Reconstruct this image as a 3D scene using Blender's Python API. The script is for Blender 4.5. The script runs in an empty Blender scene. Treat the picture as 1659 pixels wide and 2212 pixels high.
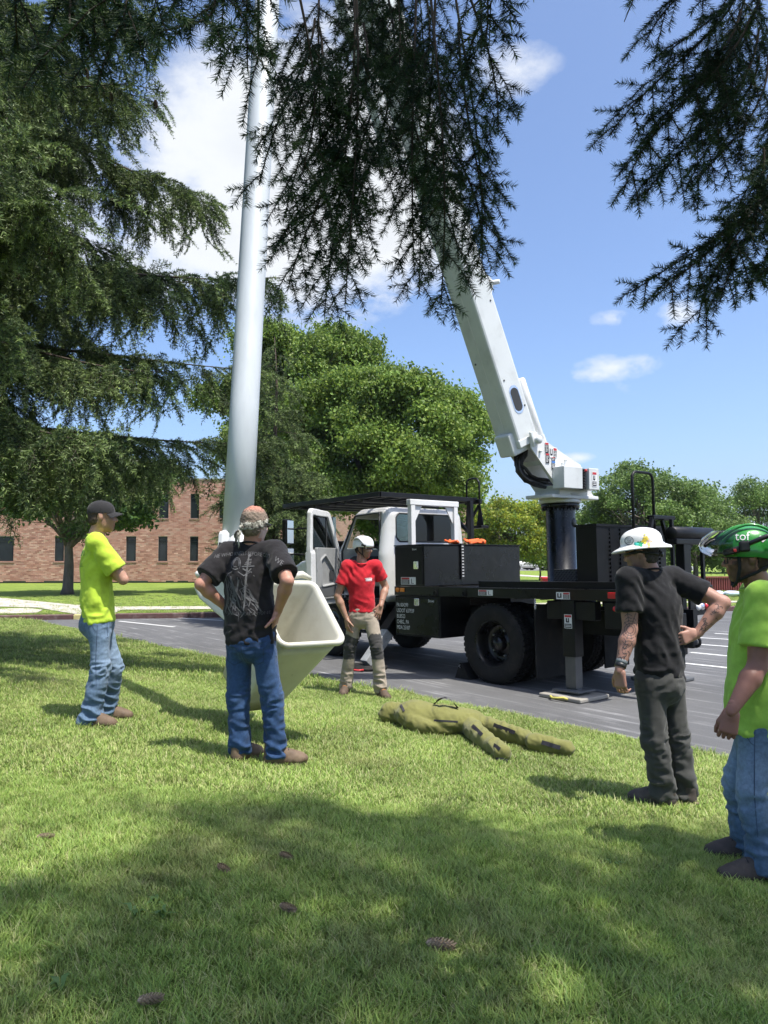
import bpy, bmesh, math, random
import numpy as np
from mathutils import Vector, Matrix, Euler
from mathutils.bvhtree import BVHTree
sc = bpy.context.scene
COL = sc.collection
rng = np.random.default_rng(7)
R = math.radians

# ------------------------------------------------------------------ camera
FPX = 1661.0                       # focal length in the units of a 1659 x 2212 picture
TILT = math.atan(89 / FPX)
CAMZ = 1.72                        # eye height above the asphalt
cam = bpy.data.cameras.new('camera')
cam.sensor_fit = 'VERTICAL'; cam.sensor_height = 36; cam.lens = 18 / (1106 / FPX)
cam.clip_start = 0.05; cam.clip_end = 9000
camo = bpy.data.objects.new('camera', cam); COL.objects.link(camo)
camo.location = (0, 0, CAMZ); camo.rotation_euler = (R(90) + TILT, 0, 0)
sc.camera = camo

# ------------------------------------------------------------------ sky, sun, exposure
SUN_EL = 68.0
SHADOW = Vector((-1.0, 0.75, 0)).normalized()       # the way shadows fall on the ground
SUN_AZ = math.atan2(-SHADOW.x, -SHADOW.y)
world = bpy.data.worlds.new('World'); sc.world = world; world.use_nodes = True
def build_world():
    nt = world.node_tree; N = nt.nodes; L = nt.links; N.clear()
    out = N.new('ShaderNodeOutputWorld'); bg = N.new('ShaderNodeBackground')
    sky = N.new('ShaderNodeTexSky'); sky.sky_type = 'NISHITA'; sky.sun_disc = False
    sky.sun_elevation = R(SUN_EL); sky.sun_rotation = SUN_AZ
    sky.altitude = 0; sky.air_density = .8; sky.dust_density = 2.5; sky.ozone_density = 6.0
    bg.inputs['Strength'].default_value = 0.145
    tc = N.new('ShaderNodeTexCoord')
    def vm(op, a, b=None):
        n = N.new('ShaderNodeVectorMath'); n.operation = op
        for k, v in enumerate((a, b)):
            if v is None: continue
            if hasattr(v, 'links'): L.new(v, n.inputs[k])
            else: n.inputs[k].default_value = v
        return n
    def mt(op, a, b=None, c=None, clamp=False):
        n = N.new('ShaderNodeMath'); n.operation = op; n.use_clamp = clamp
        for k, v in enumerate((a, b, c)):
            if v is None: continue
            if hasattr(v, 'links'): L.new(v, n.inputs[k])
            else: n.inputs[k].default_value = v
        return n.outputs[0]
    dirv = vm('NORMALIZE', tc.outputs['Generated']).outputs[0]
    # cumulus: a flat cloud deck seen in perspective (direction / height), thresholded noise, plus a few denser cells
    def noise(scale, detail, rough, off):
        n = N.new('ShaderNodeTexNoise'); n.noise_dimensions = '3D'
        n.inputs['Scale'].default_value = scale; n.inputs['Detail'].default_value = detail; n.inputs['Roughness'].default_value = rough
        v = vm('ADD', dirv, off).outputs[0]; v2 = vm('MULTIPLY', v, (1, 1, 1.7)).outputs[0]
        L.new(v2, n.inputs['Vector']); return n.outputs['Fac']
    n1 = noise(9, 8, .62, (0, 0, 0)); n2 = noise(22, 6, .65, (3.1, .4, 1)); n3 = noise(3.0, 3, .5, (1.7, 9, 2))
    cells = CLOUDS
    tot = None
    for (d, w, h, amp) in cells:
        d = Vector(d).normalized(); side = d.cross(Vector((0, 0, 1))).normalized(); up = side.cross(d)
        a = vm('DOT_PRODUCT', dirv, tuple(side / w)).outputs['Value']
        b = vm('DOT_PRODUCT', dirv, tuple(up / h)).outputs['Value']
        f = vm('DOT_PRODUCT', dirv, tuple(d)).outputs['Value']
        r2 = mt('ADD', mt('MULTIPLY', a, a), mt('MULTIPLY', b, b))
        g = mt('MULTIPLY', mt('SUBTRACT', 1.0, mt('SQRT', r2), clamp=True), amp)
        g = mt('MULTIPLY', g, mt('GREATER_THAN', f, 0.0))
        tot = g if tot is None else mt('MAXIMUM', tot, g)
    # scattered fair weather cloud over the rest of the sky
    base = mt('MULTIPLY', mt('SUBTRACT', n3, .60, clamp=True), 3.0)
    dens = mt('MAXIMUM', tot, base)
    nn = mt('ADD', mt('MULTIPLY', mt('SUBTRACT', n1, .5), 1.9), mt('MULTIPLY', mt('SUBTRACT', n2, .5), .9))
    m = mt('ADD', mt('MULTIPLY', dens, 1.55), mt('MULTIPLY', nn, mt('MULTIPLY', dens, 3.0, clamp=True)))
    mask = mt('MULTIPLY', mt('SUBTRACT', m, .2, clamp=True), 1.05, clamp=True)
    mask = mt('MULTIPLY', mask, mt('SUBTRACT', 2.0, mask)) ; mask = mt('MULTIPLY', mask, .96)
    core = mt('MULTIPLY', mt('SUBTRACT', m, .75, clamp=True), .6, clamp=True)
    ramp = N.new('ShaderNodeMix'); ramp.data_type = 'RGBA'
    ramp.inputs[6].default_value = (3.9, 4.0, 4.1, 1); ramp.inputs[7].default_value = (3.0, 3.15, 3.35, 1)
    L.new(core, ramp.inputs[0])
    mix = N.new('ShaderNodeMix'); mix.data_type = 'RGBA'
    L.new(mask, mix.inputs[0]); L.new(sky.outputs[0], mix.inputs[6]); L.new(ramp.outputs[2], mix.inputs[7])
    L.new(mix.outputs[2], bg.inputs['Color']); L.new(bg.outputs[0], out.inputs['Surface'])

def ray(px, py):
    xr = (px - 829.5) / FPX; yr = (1106 - py) / FPX
    return Vector((xr, math.cos(TILT) - math.sin(TILT) * yr, math.sin(TILT) + math.cos(TILT) * yr))
def Pd(px, py, Y):                  # the point of the place seen there, Y metres out
    r = ray(px, py); r = r * (Y / r.y); r.z += CAMZ; return r
def G(px, py, z=0.0):               # the same on a level plane
    r = ray(px, py); r = r * ((z - CAMZ) / r.z); r.z += CAMZ; return r
def cdir(px, py): return tuple(ray(px, py))
CLOUDS = [(cdir(660, 390), .22, .2, 1.3), (cdir(800, 470), .14, .13, 1.2), (cdir(480, 500), .16, .1, .95), (cdir(620, 200), .1, .08, .6),
          (cdir(1115, 150), .075, .042, .36), (cdir(1330, 792), .075, .025, .5), (cdir(1285, 808), .05, .018, .5),
          (cdir(1325, 688), .04, .016, .42), (cdir(1462, 676), .04, .022, .45), (cdir(1250, 988), .03, .012, .5),
          (cdir(420, 350), .12, .08, .7), (cdir(300, 600), .16, .08, .5), (cdir(120, 420), .14, .1, .55), (cdir(560, 590), .1, .05, .5)]
build_world()
world.cycles.sampling_method = 'MANUAL'; world.cycles.sample_map_resolution = 512
sun = bpy.data.lights.new('sun', 'SUN'); sun.energy = 3.9; sun.angle = R(0.55); sun.color = (1.0, .955, .88)
suno = bpy.data.objects.new('sun', sun); COL.objects.link(suno)
sd = Vector((SHADOW.x * math.cos(R(SUN_EL)), SHADOW.y * math.cos(R(SUN_EL)), -math.sin(R(SUN_EL))))
suno.rotation_euler = sd.to_track_quat('-Z', 'Y').to_euler(); suno.location = (10, -3, 30)
sc.view_settings.view_transform = 'Standard'; sc.view_settings.look = 'None'
sc.view_settings.exposure = 0.88; sc.view_settings.gamma = 1.0; sc.view_settings.use_curve_mapping = False
sc.render.engine = 'CYCLES'
sc.cycles.use_denoising = True
sc.cycles.max_bounces = 8; sc.cycles.diffuse_bounces = 3; sc.cycles.glossy_bounces = 3
sc.cycles.transmission_bounces = 6; sc.cycles.transparent_max_bounces = 12
sc.cycles.use_adaptive_sampling = True; sc.cycles.adaptive_threshold = 0.015
sc.cycles.caustics_reflective = False; sc.cycles.caustics_refractive = False

# ------------------------------------------------------------------ helpers
def tag(o, label=None, cat=None, group=None, kind=None):
    for k, v in (('label', label), ('category', cat), ('group', group), ('kind', kind)):
        if v: o[k] = v
    return o
def empty(name, loc=(0, 0, 0), rot=(0, 0, 0)):
    o = bpy.data.objects.new(name, None); COL.objects.link(o); o.empty_display_size = .1
    o.location = loc; o.rotation_euler = rot; return o
def link(name, me, m=None, parent=None, loc=None, rot=None, smooth=None):
    o = bpy.data.objects.new(name, me); COL.objects.link(o)
    if m is not None:
        if len(me.materials): me.materials.clear()
        for q in (m if isinstance(m, (list, tuple)) else [m]): me.materials.append(q)
    if parent is not None: o.parent = parent
    if loc is not None: o.location = loc
    if rot is not None: o.rotation_euler = rot
    if smooth is not None:
        me.polygons.foreach_set('use_smooth', [smooth] * len(me.polygons))
    return o
def npmesh(name, v, f, smooth=False, mi=None):
    """mesh from numpy arrays: v (n,3), f (m,k) with one k"""
    v = np.asarray(v, 'f'); f = np.asarray(f, np.int32)
    me = bpy.data.meshes.new(name); n, k = f.shape
    me.vertices.add(len(v)); me.vertices.foreach_set('co', v.ravel())
    me.loops.add(n * k); me.loops.foreach_set('vertex_index', f.ravel())
    me.polygons.add(n); me.polygons.foreach_set('loop_start', np.arange(0, n * k, k, dtype=np.int32))
    me.polygons.foreach_set('loop_total', np.full(n, k, np.int32))
    me.polygons.foreach_set('use_smooth', np.full(n, smooth))
    if mi is not None: me.polygons.foreach_set('material_index', np.asarray(mi, np.int32))
    me.update(calc_edges=True); return me
def vcol(me, c, name='Col'):
    c = np.asarray(c, 'f')
    if c.shape[1] == 3: c = np.hstack([c, np.ones((len(c), 1), 'f')])
    a = me.color_attributes.new(name, 'FLOAT_COLOR', 'POINT'); a.data.foreach_set('color', np.ascontiguousarray(c).ravel())

class MB:
    """collects primitives into one mesh"""
    def __init__(s): s.v = []; s.f = []; s.m = []; s.sm = []
    def add(s, v, f, mi=0, smooth=False):
        o = len(s.v); s.v += [tuple(x) for x in v]; s.f += [tuple(o + i for i in q) for q in f]
        s.m += [mi] * len(f); s.sm += [smooth] * len(f); return s
    def box(s, lo, hi, mi=0, bev=0.0):
        lo = Vector(lo); hi = Vector(hi)
        c = (lo + hi) / 2; d = hi - lo
        if bev <= 0:
            v = [(x, y, z) for x in (lo.x, hi.x) for y in (lo.y, hi.y) for z in (lo.z, hi.z)]
            return s.add(v, [(0, 1, 3, 2), (4, 6, 7, 5), (0, 4, 5, 1), (2, 3, 7, 6), (0, 2, 6, 4), (1, 5, 7, 3)], mi)
        bv = bevbox(tuple(round(abs(q), 4) for q in d), bev)
        return s.add([Vector(p) + c for p in bv[0]], bv[1], mi)
    def obox(s, c, ax, ay, az, d, mi=0, bev=0.0):
        """box centred at c with axes and full sizes d"""
        c = Vector(c); ax = Vector(ax).normalized(); ay = Vector(ay).normalized(); az = Vector(az).normalized()
        if bev > 0:
            bv = bevbox(tuple(round(q, 4) for q in d), bev)
        else:
            x, y, z = (q / 2 for q in d)
            bv = ([(a * x, b * y, e * z) for a in (-1, 1) for b in (-1, 1) for e in (-1, 1)],
                  [(0, 1, 3, 2), (4, 6, 7, 5), (0, 4, 5, 1), (2, 3, 7, 6), (0, 2, 6, 4), (1, 5, 7, 3)])
        return s.add([c + ax * p[0] + ay * p[1] + az * p[2] for p in bv[0]], bv[1], mi)
    def beam(s, a, b, w, h, up=(0, 0, 1), mi=0, bev=0.0):
        a = Vector(a); b = Vector(b); d = b - a; x = d.normalized(); y = Vector(up).cross(x)
        if y.length < 1e-4: y = Vector((1, 0, 0)).cross(x)
        y.normalize(); z = x.cross(y)
        return s.obox((a + b) / 2, x, y, z, (d.length, w, h), mi, bev)
    def tube(s, pts, r, n=8, mi=0, cap=True, smooth=True):
        pts = [Vector(p) for p in pts]; k = len(pts)
        rs = r if isinstance(r, (list, tuple)) else [r] * k
        vv = []; ff = []; pu = None
        for i, p in enumerate(pts):
            t = (pts[min(i + 1, k - 1)] - pts[max(i - 1, 0)]).normalized()
            if pu is None:
                pu = t.orthogonal().normalized()
            pu = (pu - t * pu.dot(t)).normalized(); w = t.cross(pu)
            for j in range(n):
                a = 2 * math.pi * j / n; vv.append(p + (pu * math.cos(a) + w * math.sin(a)) * rs[i])
        for i in range(k - 1):
            for j in range(n):
                ff.append((i * n + j, i * n + (j + 1) % n, (i + 1) * n + (j + 1) % n, (i + 1) * n + j))
        s.add(vv, ff, mi, smooth)
        if cap:
            o = len(s.v) - len(vv)
            s.f += [tuple(o + j for j in range(n))[::-1], tuple(o + (k - 1) * n + j for j in range(n))]
            s.m += [mi, mi]; s.sm += [False, False]
        return s
    def lathe(s, prof, c=(0, 0, 0), ax=(0, 0, 1), n=24, mi=0, smooth=True, close=False):
        ax = Vector(ax).normalized(); u = ax.orthogonal().normalized(); w = ax.cross(u); c = Vector(c)
        vv = [c + ax * h + (u * math.cos(2 * math.pi * j / n) + w * math.sin(2 * math.pi * j / n)) * r for (r, h) in prof for j in range(n)]
        k = len(prof); ff = [(i * n + j, i * n + (j + 1) % n, ((i + 1) % k) * n + (j + 1) % n, ((i + 1) % k) * n + j) for i in range(k if close else k - 1) for j in range(n)]
        return s.add(vv, ff, mi, smooth)
    def prism(s, poly, d, mi=0):
        """poly: 3-D outline; d: extrusion vector"""
        d = Vector(d); n = len(poly); p = [Vector(q) for q in poly]
        return s.add(p + [q + d for q in p], [tuple(range(n))[::-1], tuple(range(n, 2 * n))] + [(i, (i + 1) % n, n + (i + 1) % n, n + i) for i in range(n)], mi)
    def mesh(s, name='m'):
        me = bpy.data.meshes.new(name); me.from_pydata(s.v, [], s.f)
        me.polygons.foreach_set('material_index', s.m); me.polygons.foreach_set('use_smooth', s.sm)
        bm = bmesh.new(); bm.from_mesh(me); bmesh.ops.recalc_face_normals(bm, faces=bm.faces); bm.to_mesh(me); bm.free()
        me.update(); return me
    def build(s, name, m, parent=None, loc=None, rot=None):
        return link(name, s.mesh(name), m, parent, loc, rot)
_bev = {}
def bevbox(d, b):
    k = (d, b)
    if k not in _bev:
        bm = bmesh.new(); bmesh.ops.create_cube(bm, size=1)
        for v in bm.verts: v.co = (v.co.x * d[0], v.co.y * d[1], v.co.z * d[2])
        bmesh.ops.bevel(bm, geom=list(bm.edges), offset=min(b, min(d) * .45), segments=2, profile=.5, affect='EDGES')
        bm.verts.index_update()
        _bev[k] = ([tuple(v.co) for v in bm.verts], [tuple(v.index for v in f.verts) for f in bm.faces]); bm.free()
    return _bev[k]
def one(fn, name, m, parent=None, **kw):
    b = MB(); fn(b); return b.build(name, m, parent, **kw)

# ------------------------------------------------------------------ materials
def rgb(h):
    h = h.lstrip('#'); c = [int(h[i:i + 2], 16) / 255 for i in (0, 2, 4)]
    return tuple(((x / 12.92) if x <= .04045 else ((x + .055) / 1.055) ** 2.4) for x in c)
def mat(name, col=(.5, .5, .5), rough=.6, metal=0.0, var=.12, vscale=6.0, bump=0.0, bscale=60.0, attr=None, spec=.5, coat=0.0,
        sss=0.0, trans=0.0, alpha=1.0, dirt=None, dirt_amt=.0, dirt_scale=3.0, emit=None, rvar=.1, translucent=0.0, stretch=(1, 1, 1), sheen=0.0, world_pos=False):
    m = bpy.data.materials.new(name); m.use_nodes = True; nt = m.node_tree; N = nt.nodes; L = nt.links
    p = N['Principled BSDF']; out = N['Material Output']
    tc = N.new('ShaderNodeTexCoord'); mp = N.new('ShaderNodeMapping'); mp.inputs['Scale'].default_value = stretch
    if world_pos: tc = N.new('ShaderNodeNewGeometry'); L.new(tc.outputs['Position'], mp.inputs['Vector'])
    else: L.new(tc.outputs['Object'], mp.inputs['Vector'])
    def noise(sc_, det=5, ro=.6):
        n = N.new('ShaderNodeTexNoise'); n.inputs['Scale'].default_value = sc_; n.inputs['Detail'].default_value = det; n.inputs['Roughness'].default_value = ro
        L.new(mp.outputs[0], n.inputs['Vector']); return n
    nz = noise(vscale)
    mr = N.new('ShaderNodeMapRange'); mr.inputs['From Min'].default_value = .3; mr.inputs['From Max'].default_value = .7
    mr.inputs['To Min'].default_value = 1 - var; mr.inputs['To Max'].default_value = 1 + var
    L.new(nz.outputs['Fac'], mr.inputs['Value'])
    mul = N.new('ShaderNodeMix'); mul.data_type = 'RGBA'; mul.blend_type = 'MULTIPLY'; mul.inputs[0].default_value = 1
    if attr:
        a = N.new('ShaderNodeAttribute'); a.attribute_name = attr; L.new(a.outputs['Color'], mul.inputs[6])
    else: mul.inputs[6].default_value = (*col, 1)
    L.new(mr.outputs[0], mul.inputs[7]); src = mul.outputs[2]
    if dirt:
        dz = noise(dirt_scale, 8, .7); dr = N.new('ShaderNodeMapRange')
        dr.inputs['From Min'].default_value = .5; dr.inputs['From Max'].default_value = .75; dr.inputs['To Max'].default_value = dirt_amt
        L.new(dz.outputs['Fac'], dr.inputs['Value']); mx = N.new('ShaderNodeMix'); mx.data_type = 'RGBA'
        L.new(dr.outputs[0], mx.inputs[0]); L.new(src, mx.inputs[6]); mx.inputs[7].default_value = (*dirt, 1); src = mx.outputs[2]
    L.new(src, p.inputs['Base Color'])
    rr = N.new('ShaderNodeMapRange'); rr.inputs['From Min'].default_value = .3; rr.inputs['From Max'].default_value = .7
    rr.inputs['To Min'].default_value = max(0, rough - rvar); rr.inputs['To Max'].default_value = min(1, rough + rvar)
    L.new(nz.outputs['Fac'], rr.inputs['Value']); L.new(rr.outputs[0], p.inputs['Roughness'])
    p.inputs['Metallic'].default_value = metal; p.inputs['Specular IOR Level'].default_value = spec
    p.inputs['Coat Weight'].default_value = coat; p.inputs['Coat Roughness'].default_value = .08
    if sss: p.inputs['Subsurface Weight'].default_value = sss; p.inputs['Subsurface Scale'].default_value = .012; p.inputs['Subsurface Radius'].default_value = (1, .35, .2)
    if sheen: p.inputs['Sheen Weight'].default_value = sheen
    p.inputs['Transmission Weight'].default_value = trans; p.inputs['Alpha'].default_value = alpha
    if emit: p.inputs['Emission Color'].default_value = (*emit[0], 1); p.inputs['Emission Strength'].default_value = emit[1]
    if bump:
        bz = noise(bscale, 4, .6); b = N.new('ShaderNodeBump'); b.inputs['Strength'].default_value = min(1, bump * 1.0); b.inputs['Distance'].default_value = .01 * bump
        L.new(bz.outputs['Fac'], b.inputs['Height']); L.new(b.outputs[0], p.inputs['Normal'])
    if translucent:
        tr = N.new('ShaderNodeBsdfTranslucent'); L.new(src, tr.inputs['Color'])
        ms = N.new('ShaderNodeMixShader'); ms.inputs[0].default_value = translucent
        L.new(p.outputs[0], ms.inputs[1]); L.new(tr.outputs[0], ms.inputs[2]); L.new(ms.outputs[0], out.inputs['Surface'])
    return m
def glass(name, col=(.9, .95, .95), rough=.02, alpha=.28):
    m = bpy.data.materials.new(name); m.use_nodes = True; nt = m.node_tree; N = nt.nodes; L = nt.links
    N.remove(N['Principled BSDF']); out = N['Material Output']
    g = N.new('ShaderNodeBsdfGlossy'); g.inputs['Roughness'].default_value = rough; g.inputs['Color'].default_value = (1, 1, 1, 1)
    t = N.new('ShaderNodeBsdfTransparent'); t.inputs['Color'].default_value = (*[c * (1 - alpha) for c in col], 1)
    fr = N.new('ShaderNodeFresnel'); fr.inputs['IOR'].default_value = 1.5
    ms = N.new('ShaderNodeMixShader'); L.new(fr.outputs[0], ms.inputs[0]); L.new(t.outputs[0], ms.inputs[1]); L.new(g.outputs[0], ms.inputs[2])
    L.new(ms.outputs[0], out.inputs['Surface']); return m

_gn = {}
def scatter(name, pts, rot, scl, src_me, parent=None, src_name='sprig'):
    """one object whose points carry copies of a small mesh (foliage and grass only)"""
    pm = bpy.data.meshes.new(name); n = len(pts)
    pm.vertices.add(n); pm.vertices.foreach_set('co', np.asarray(pts, 'f').ravel())
    a = pm.attributes.new('rot', 'FLOAT_VECTOR', 'POINT'); a.data.foreach_set('vector', np.asarray(rot, 'f').ravel())
    a = pm.attributes.new('scl', 'FLOAT', 'POINT'); a.data.foreach_set('value', np.asarray(scl, 'f'))
    o = bpy.data.objects.new(name, pm); COL.objects.link(o)
    if parent is not None: o.parent = parent
    for q in src_me.materials: pm.materials.append(q)
    so = bpy.data.objects.new(src_name, src_me)
    ng = bpy.data.node_groups.new(name + '_scatter', 'GeometryNodeTree')
    ng.interface.new_socket('Geometry', in_out='INPUT', socket_type='NodeSocketGeometry'); ng.interface.new_socket('Geometry', in_out='OUTPUT', socket_type='NodeSocketGeometry')
    N = ng.nodes; L = ng.links; gi = N.new('NodeGroupInput'); go = N.new('NodeGroupOutput')
    oi = N.new('GeometryNodeObjectInfo'); oi.inputs['Object'].default_value = so
    ip = N.new('GeometryNodeInstanceOnPoints')
    na = N.new('GeometryNodeInputNamedAttribute'); na.data_type = 'FLOAT_VECTOR'; na.inputs['Name'].default_value = 'rot'
    ns = N.new('GeometryNodeInputNamedAttribute'); ns.data_type = 'FLOAT'; ns.inputs['Name'].default_value = 'scl'
    L.new(gi.outputs[0], ip.inputs['Points']); L.new(oi.outputs['Geometry'], ip.inputs['Instance'])
    L.new(na.outputs['Attribute'], ip.inputs['Rotation']); L.new(ns.outputs['Attribute'], ip.inputs['Scale']); L.new(ip.outputs[0], go.inputs[0])
    o.modifiers.new('scatter', 'NODES').node_group = ng
    o['kind'] = 'stuff'; return o
def vnoise(p, seed=0):
    """value noise, p (n,3) -> (n,) in -1..1"""
    p = np.asarray(p, float); i = np.floor(p).astype(np.int64); f = p - i; f = f * f * (3 - 2 * f)
    def h(a, b, c):
        n = (a * 374761393 + b * 668265263 + c * 2147483647 + seed * 974634777) & 0xffffffff
        n = ((n ^ (n >> 13)) * 1274126177) & 0xffffffff
        return ((n ^ (n >> 16)) & 0xffff) / 32767.5 - 1
    r = 0
    for a in (0, 1):
        for b in (0, 1):
            for c in (0, 1):
                w = (f[:, 0] if a else 1 - f[:, 0]) * (f[:, 1] if b else 1 - f[:, 1]) * (f[:, 2] if c else 1 - f[:, 2])
                r = r + w * h(i[:, 0] + a, i[:, 1] + b, i[:, 2] + c)
    return r
# ------------------------------------------------------------------ ground
E0 = Vector((.06, 9.68)); ED = Vector((-.668, .745)).normalized(); EN = Vector((-ED.y, ED.x)); EN = EN if EN.y < 0 else -EN
def lawn_s(x, y): return (x - E0.x) * EN.x + (y - E0.y) * EN.y
def lawn_h(x, y):
    x = np.asarray(x, float); y = np.asarray(y, float)
    s = (x - E0.x) * EN.x + (y - E0.y) * EN.y
    k = .062 - .009 * np.clip(x, -4, 3)
    ss = np.where(s < 4, s, 4 + .5 * (np.minimum(s, 12) - 4)); ss = np.where(s < 0, 0, ss)
    far = np.clip((np.asarray(y) - 8) / 8, 0, 1)
    return k * ss * (1 - .45 * far) + .012 * vnoise(np.stack([np.ravel(x) * .9, np.ravel(y) * .9, np.zeros(np.size(x))], 1), 3).reshape(np.shape(x)) * np.clip(s, 0, 1)
def LH(x, y): return float(lawn_h(np.array([x]), np.array([y]))[0])

def asphalt_mat():
    m = bpy.data.materials.new('asphalt'); m.use_nodes = True; nt = m.node_tree; N = nt.nodes; L = nt.links; p = N['Principled BSDF']
    tc = N.new('ShaderNodeTexCoord'); mp = N.new('ShaderNodeMapping'); mp.inputs['Rotation'].default_value = (0, 0, -math.atan2(ED.y, ED.x) + .05)
    L.new(tc.outputs['Object'], mp.inputs['Vector'])
    def nz(s, d, r, st=(1, 1, 1)):
        q = N.new('ShaderNodeMapping'); q.inputs['Scale'].default_value = st; L.new(mp.outputs[0], q.inputs['Vector'])
        n = N.new('ShaderNodeTexNoise'); n.inputs['Scale'].default_value = s; n.inputs['Detail'].default_value = d; n.inputs['Roughness'].default_value = r
        L.new(q.outputs[0], n.inputs['Vector']); return n.outputs['Fac']
    def ramp(f, a, b, lo, hi):
        n = N.new('ShaderNodeMapRange'); n.inputs['From Min'].default_value = a; n.inputs['From Max'].default_value = b
        n.inputs['To Min'].default_value = lo; n.inputs['To Max'].default_value = hi; L.new(f, n.inputs['Value']); return n.outputs[0]
    big = ramp(nz(.5, 6, .6), .3, .7, .075, .115)
    streak = ramp(nz(9, 5, .6, (.05, 1, 1)), .54, .7, 0, .6)
    brk = ramp(nz(1.6, 4, .6), .38, .62, .1, 1)
    fine = ramp(nz(160, 3, .7), .35, .75, -.022, .04)
    mm = N.new('ShaderNodeMath'); mm.operation = 'MULTIPLY'; L.new(streak, mm.inputs[0]); L.new(brk, mm.inputs[1])
    blot = ramp(nz(2.2, 9, .72, (.35, 1, 1)), .56, .8, 0, .13)
    ad = N.new('ShaderNodeMath'); ad.operation = 'MULTIPLY_ADD'; L.new(mm.outputs[0], ad.inputs[0]); ad.inputs[1].default_value = .36; L.new(big, ad.inputs[2])
    a2 = N.new('ShaderNodeMath'); L.new(ad.outputs[0], a2.inputs[0]); L.new(fine, a2.inputs[1])
    a3 = N.new('ShaderNodeMath'); L.new(a2.outputs[0], a3.inputs[0]); L.new(blot, a3.inputs[1])
    cb = N.new('ShaderNodeCombineColor')
    for k, f in enumerate((1.0, 1.0, 1.0)):
        q = N.new('ShaderNodeMath'); q.operation = 'MULTIPLY'; q.inputs[1].default_value = f; L.new(a3.outputs[0], q.inputs[0]); L.new(q.outputs[0], cb.inputs[k])
    L.new(cb.outputs[0], p.inputs['Base Color']); p.inputs['Roughness'].default_value = .78
    b = N.new('ShaderNodeBump'); b.inputs['Strength'].default_value = .5; b.inputs['Distance'].default_value = .006; L.new(nz(220, 3, .7), b.inputs['Height']); L.new(b.outputs[0], p.inputs['Normal'])
    return m
def turf_mat(name, a, b, c, s=1.0):
    m = bpy.data.materials.new(name); m.use_nodes = True; nt = m.node_tree; N = nt.nodes; L = nt.links; p = N['Principled BSDF']
    tc = N.new('ShaderNodeTexCoord')
    def nz(sc_, d, r):
        n = N.new('ShaderNodeTexNoise'); n.inputs['Scale'].default_value = sc_; n.inputs['Detail'].default_value = d; n.inputs['Roughness'].default_value = r; L.new(tc.outputs['Object'], n.inputs['Vector']); return n.outputs['Fac']
    cr = N.new('ShaderNodeValToRGB'); e = cr.color_ramp.elements; e[0].position = .32; e[0].color = (*a, 1); e[1].position = .68; e[1].color = (*c, 1)
    q = cr.color_ramp.elements.new(.5); q.color = (*b, 1)
    mm = N.new('ShaderNodeMath'); mm.operation = 'MULTIPLY_ADD'; mm.inputs[1].default_value = .45; L.new(nz(40 * s, 4, .7), mm.inputs[0])
    m2 = N.new('ShaderNodeMath'); m2.operation = 'MULTIPLY'; m2.inputs[1].default_value = .55; L.new(nz(.7 * s, 7, .7), m2.inputs[0]); L.new(m2.outputs[0], mm.inputs[2])
    L.new(mm.outputs[0], cr.inputs[0]); L.new(cr.outputs[0], p.inputs['Base Color']); p.inputs['Roughness'].default_value = .9; p.inputs['Specular IOR Level'].default_value = .15
    bp = N.new('ShaderNodeBump'); bp.inputs['Strength'].default_value = .9; bp.inputs['Distance'].default_value = .03; L.new(nz(55 * s, 3, .75), bp.inputs['Height']); L.new(bp.outputs[0], p.inputs['Normal'])
    return m
M_ASPH = asphalt_mat()
M_SOIL = turf_mat('lawn_soil', (.07, .10, .022), (.11, .155, .032), (.17, .19, .06))
M_FARTURF = turf_mat('far_turf', (.12, .18, .03), (.18, .25, .045), (.26, .31, .075))
M_CONC = mat('concrete', (.46, .42, .37), .85, var=.18, vscale=3, bump=.3, bscale=90, dirt=(.2, .18, .15), dirt_amt=.5)
M_LINE = mat('road_paint', (.62, .62, .6), .7, var=.1, vscale=20, dirt=(.12, .12, .13), dirt_amt=.55, dirt_scale=9)

def sheet(name, pts, z, m, kind='structure'):
    me = bpy.data.meshes.new(name); me.from_pydata([(p[0], p[1], z if len(p) < 3 else p[2]) for p in pts], [], [tuple(range(len(pts)))])
    o = link(name, me, m); tag(o, kind=kind); return o
sheet('ground', [(-2500, -60), (2500, -60), (2500, 4200), (-2500, 4200)], -.09, M_FARTURF)
def CY(x): return 21.4 + .16 * x           # the far kerb of the car park
sheet('parking_lot', [(-60, -30), (60, -30), (60, CY(60)), (-60, CY(-60))], 0, M_ASPH)
tag(bpy.data.objects['parking_lot'], 'dark sealed asphalt parking lot with pale streaks', None)
def far_lawn():
    n = 40; xs = np.linspace(-60, 60, n)
    v = [(x, CY(x) + .26, .115) for x in xs] + [(x, 70, .13) for x in xs]
    me = bpy.data.meshes.new('lawn'); me.from_pydata(v, [], [(i, i + 1, n + i + 1, n + i) for i in range(n - 1)])
    tag(link('far_lawn', me, M_FARTURF), kind='structure')
far_lawn()

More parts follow.
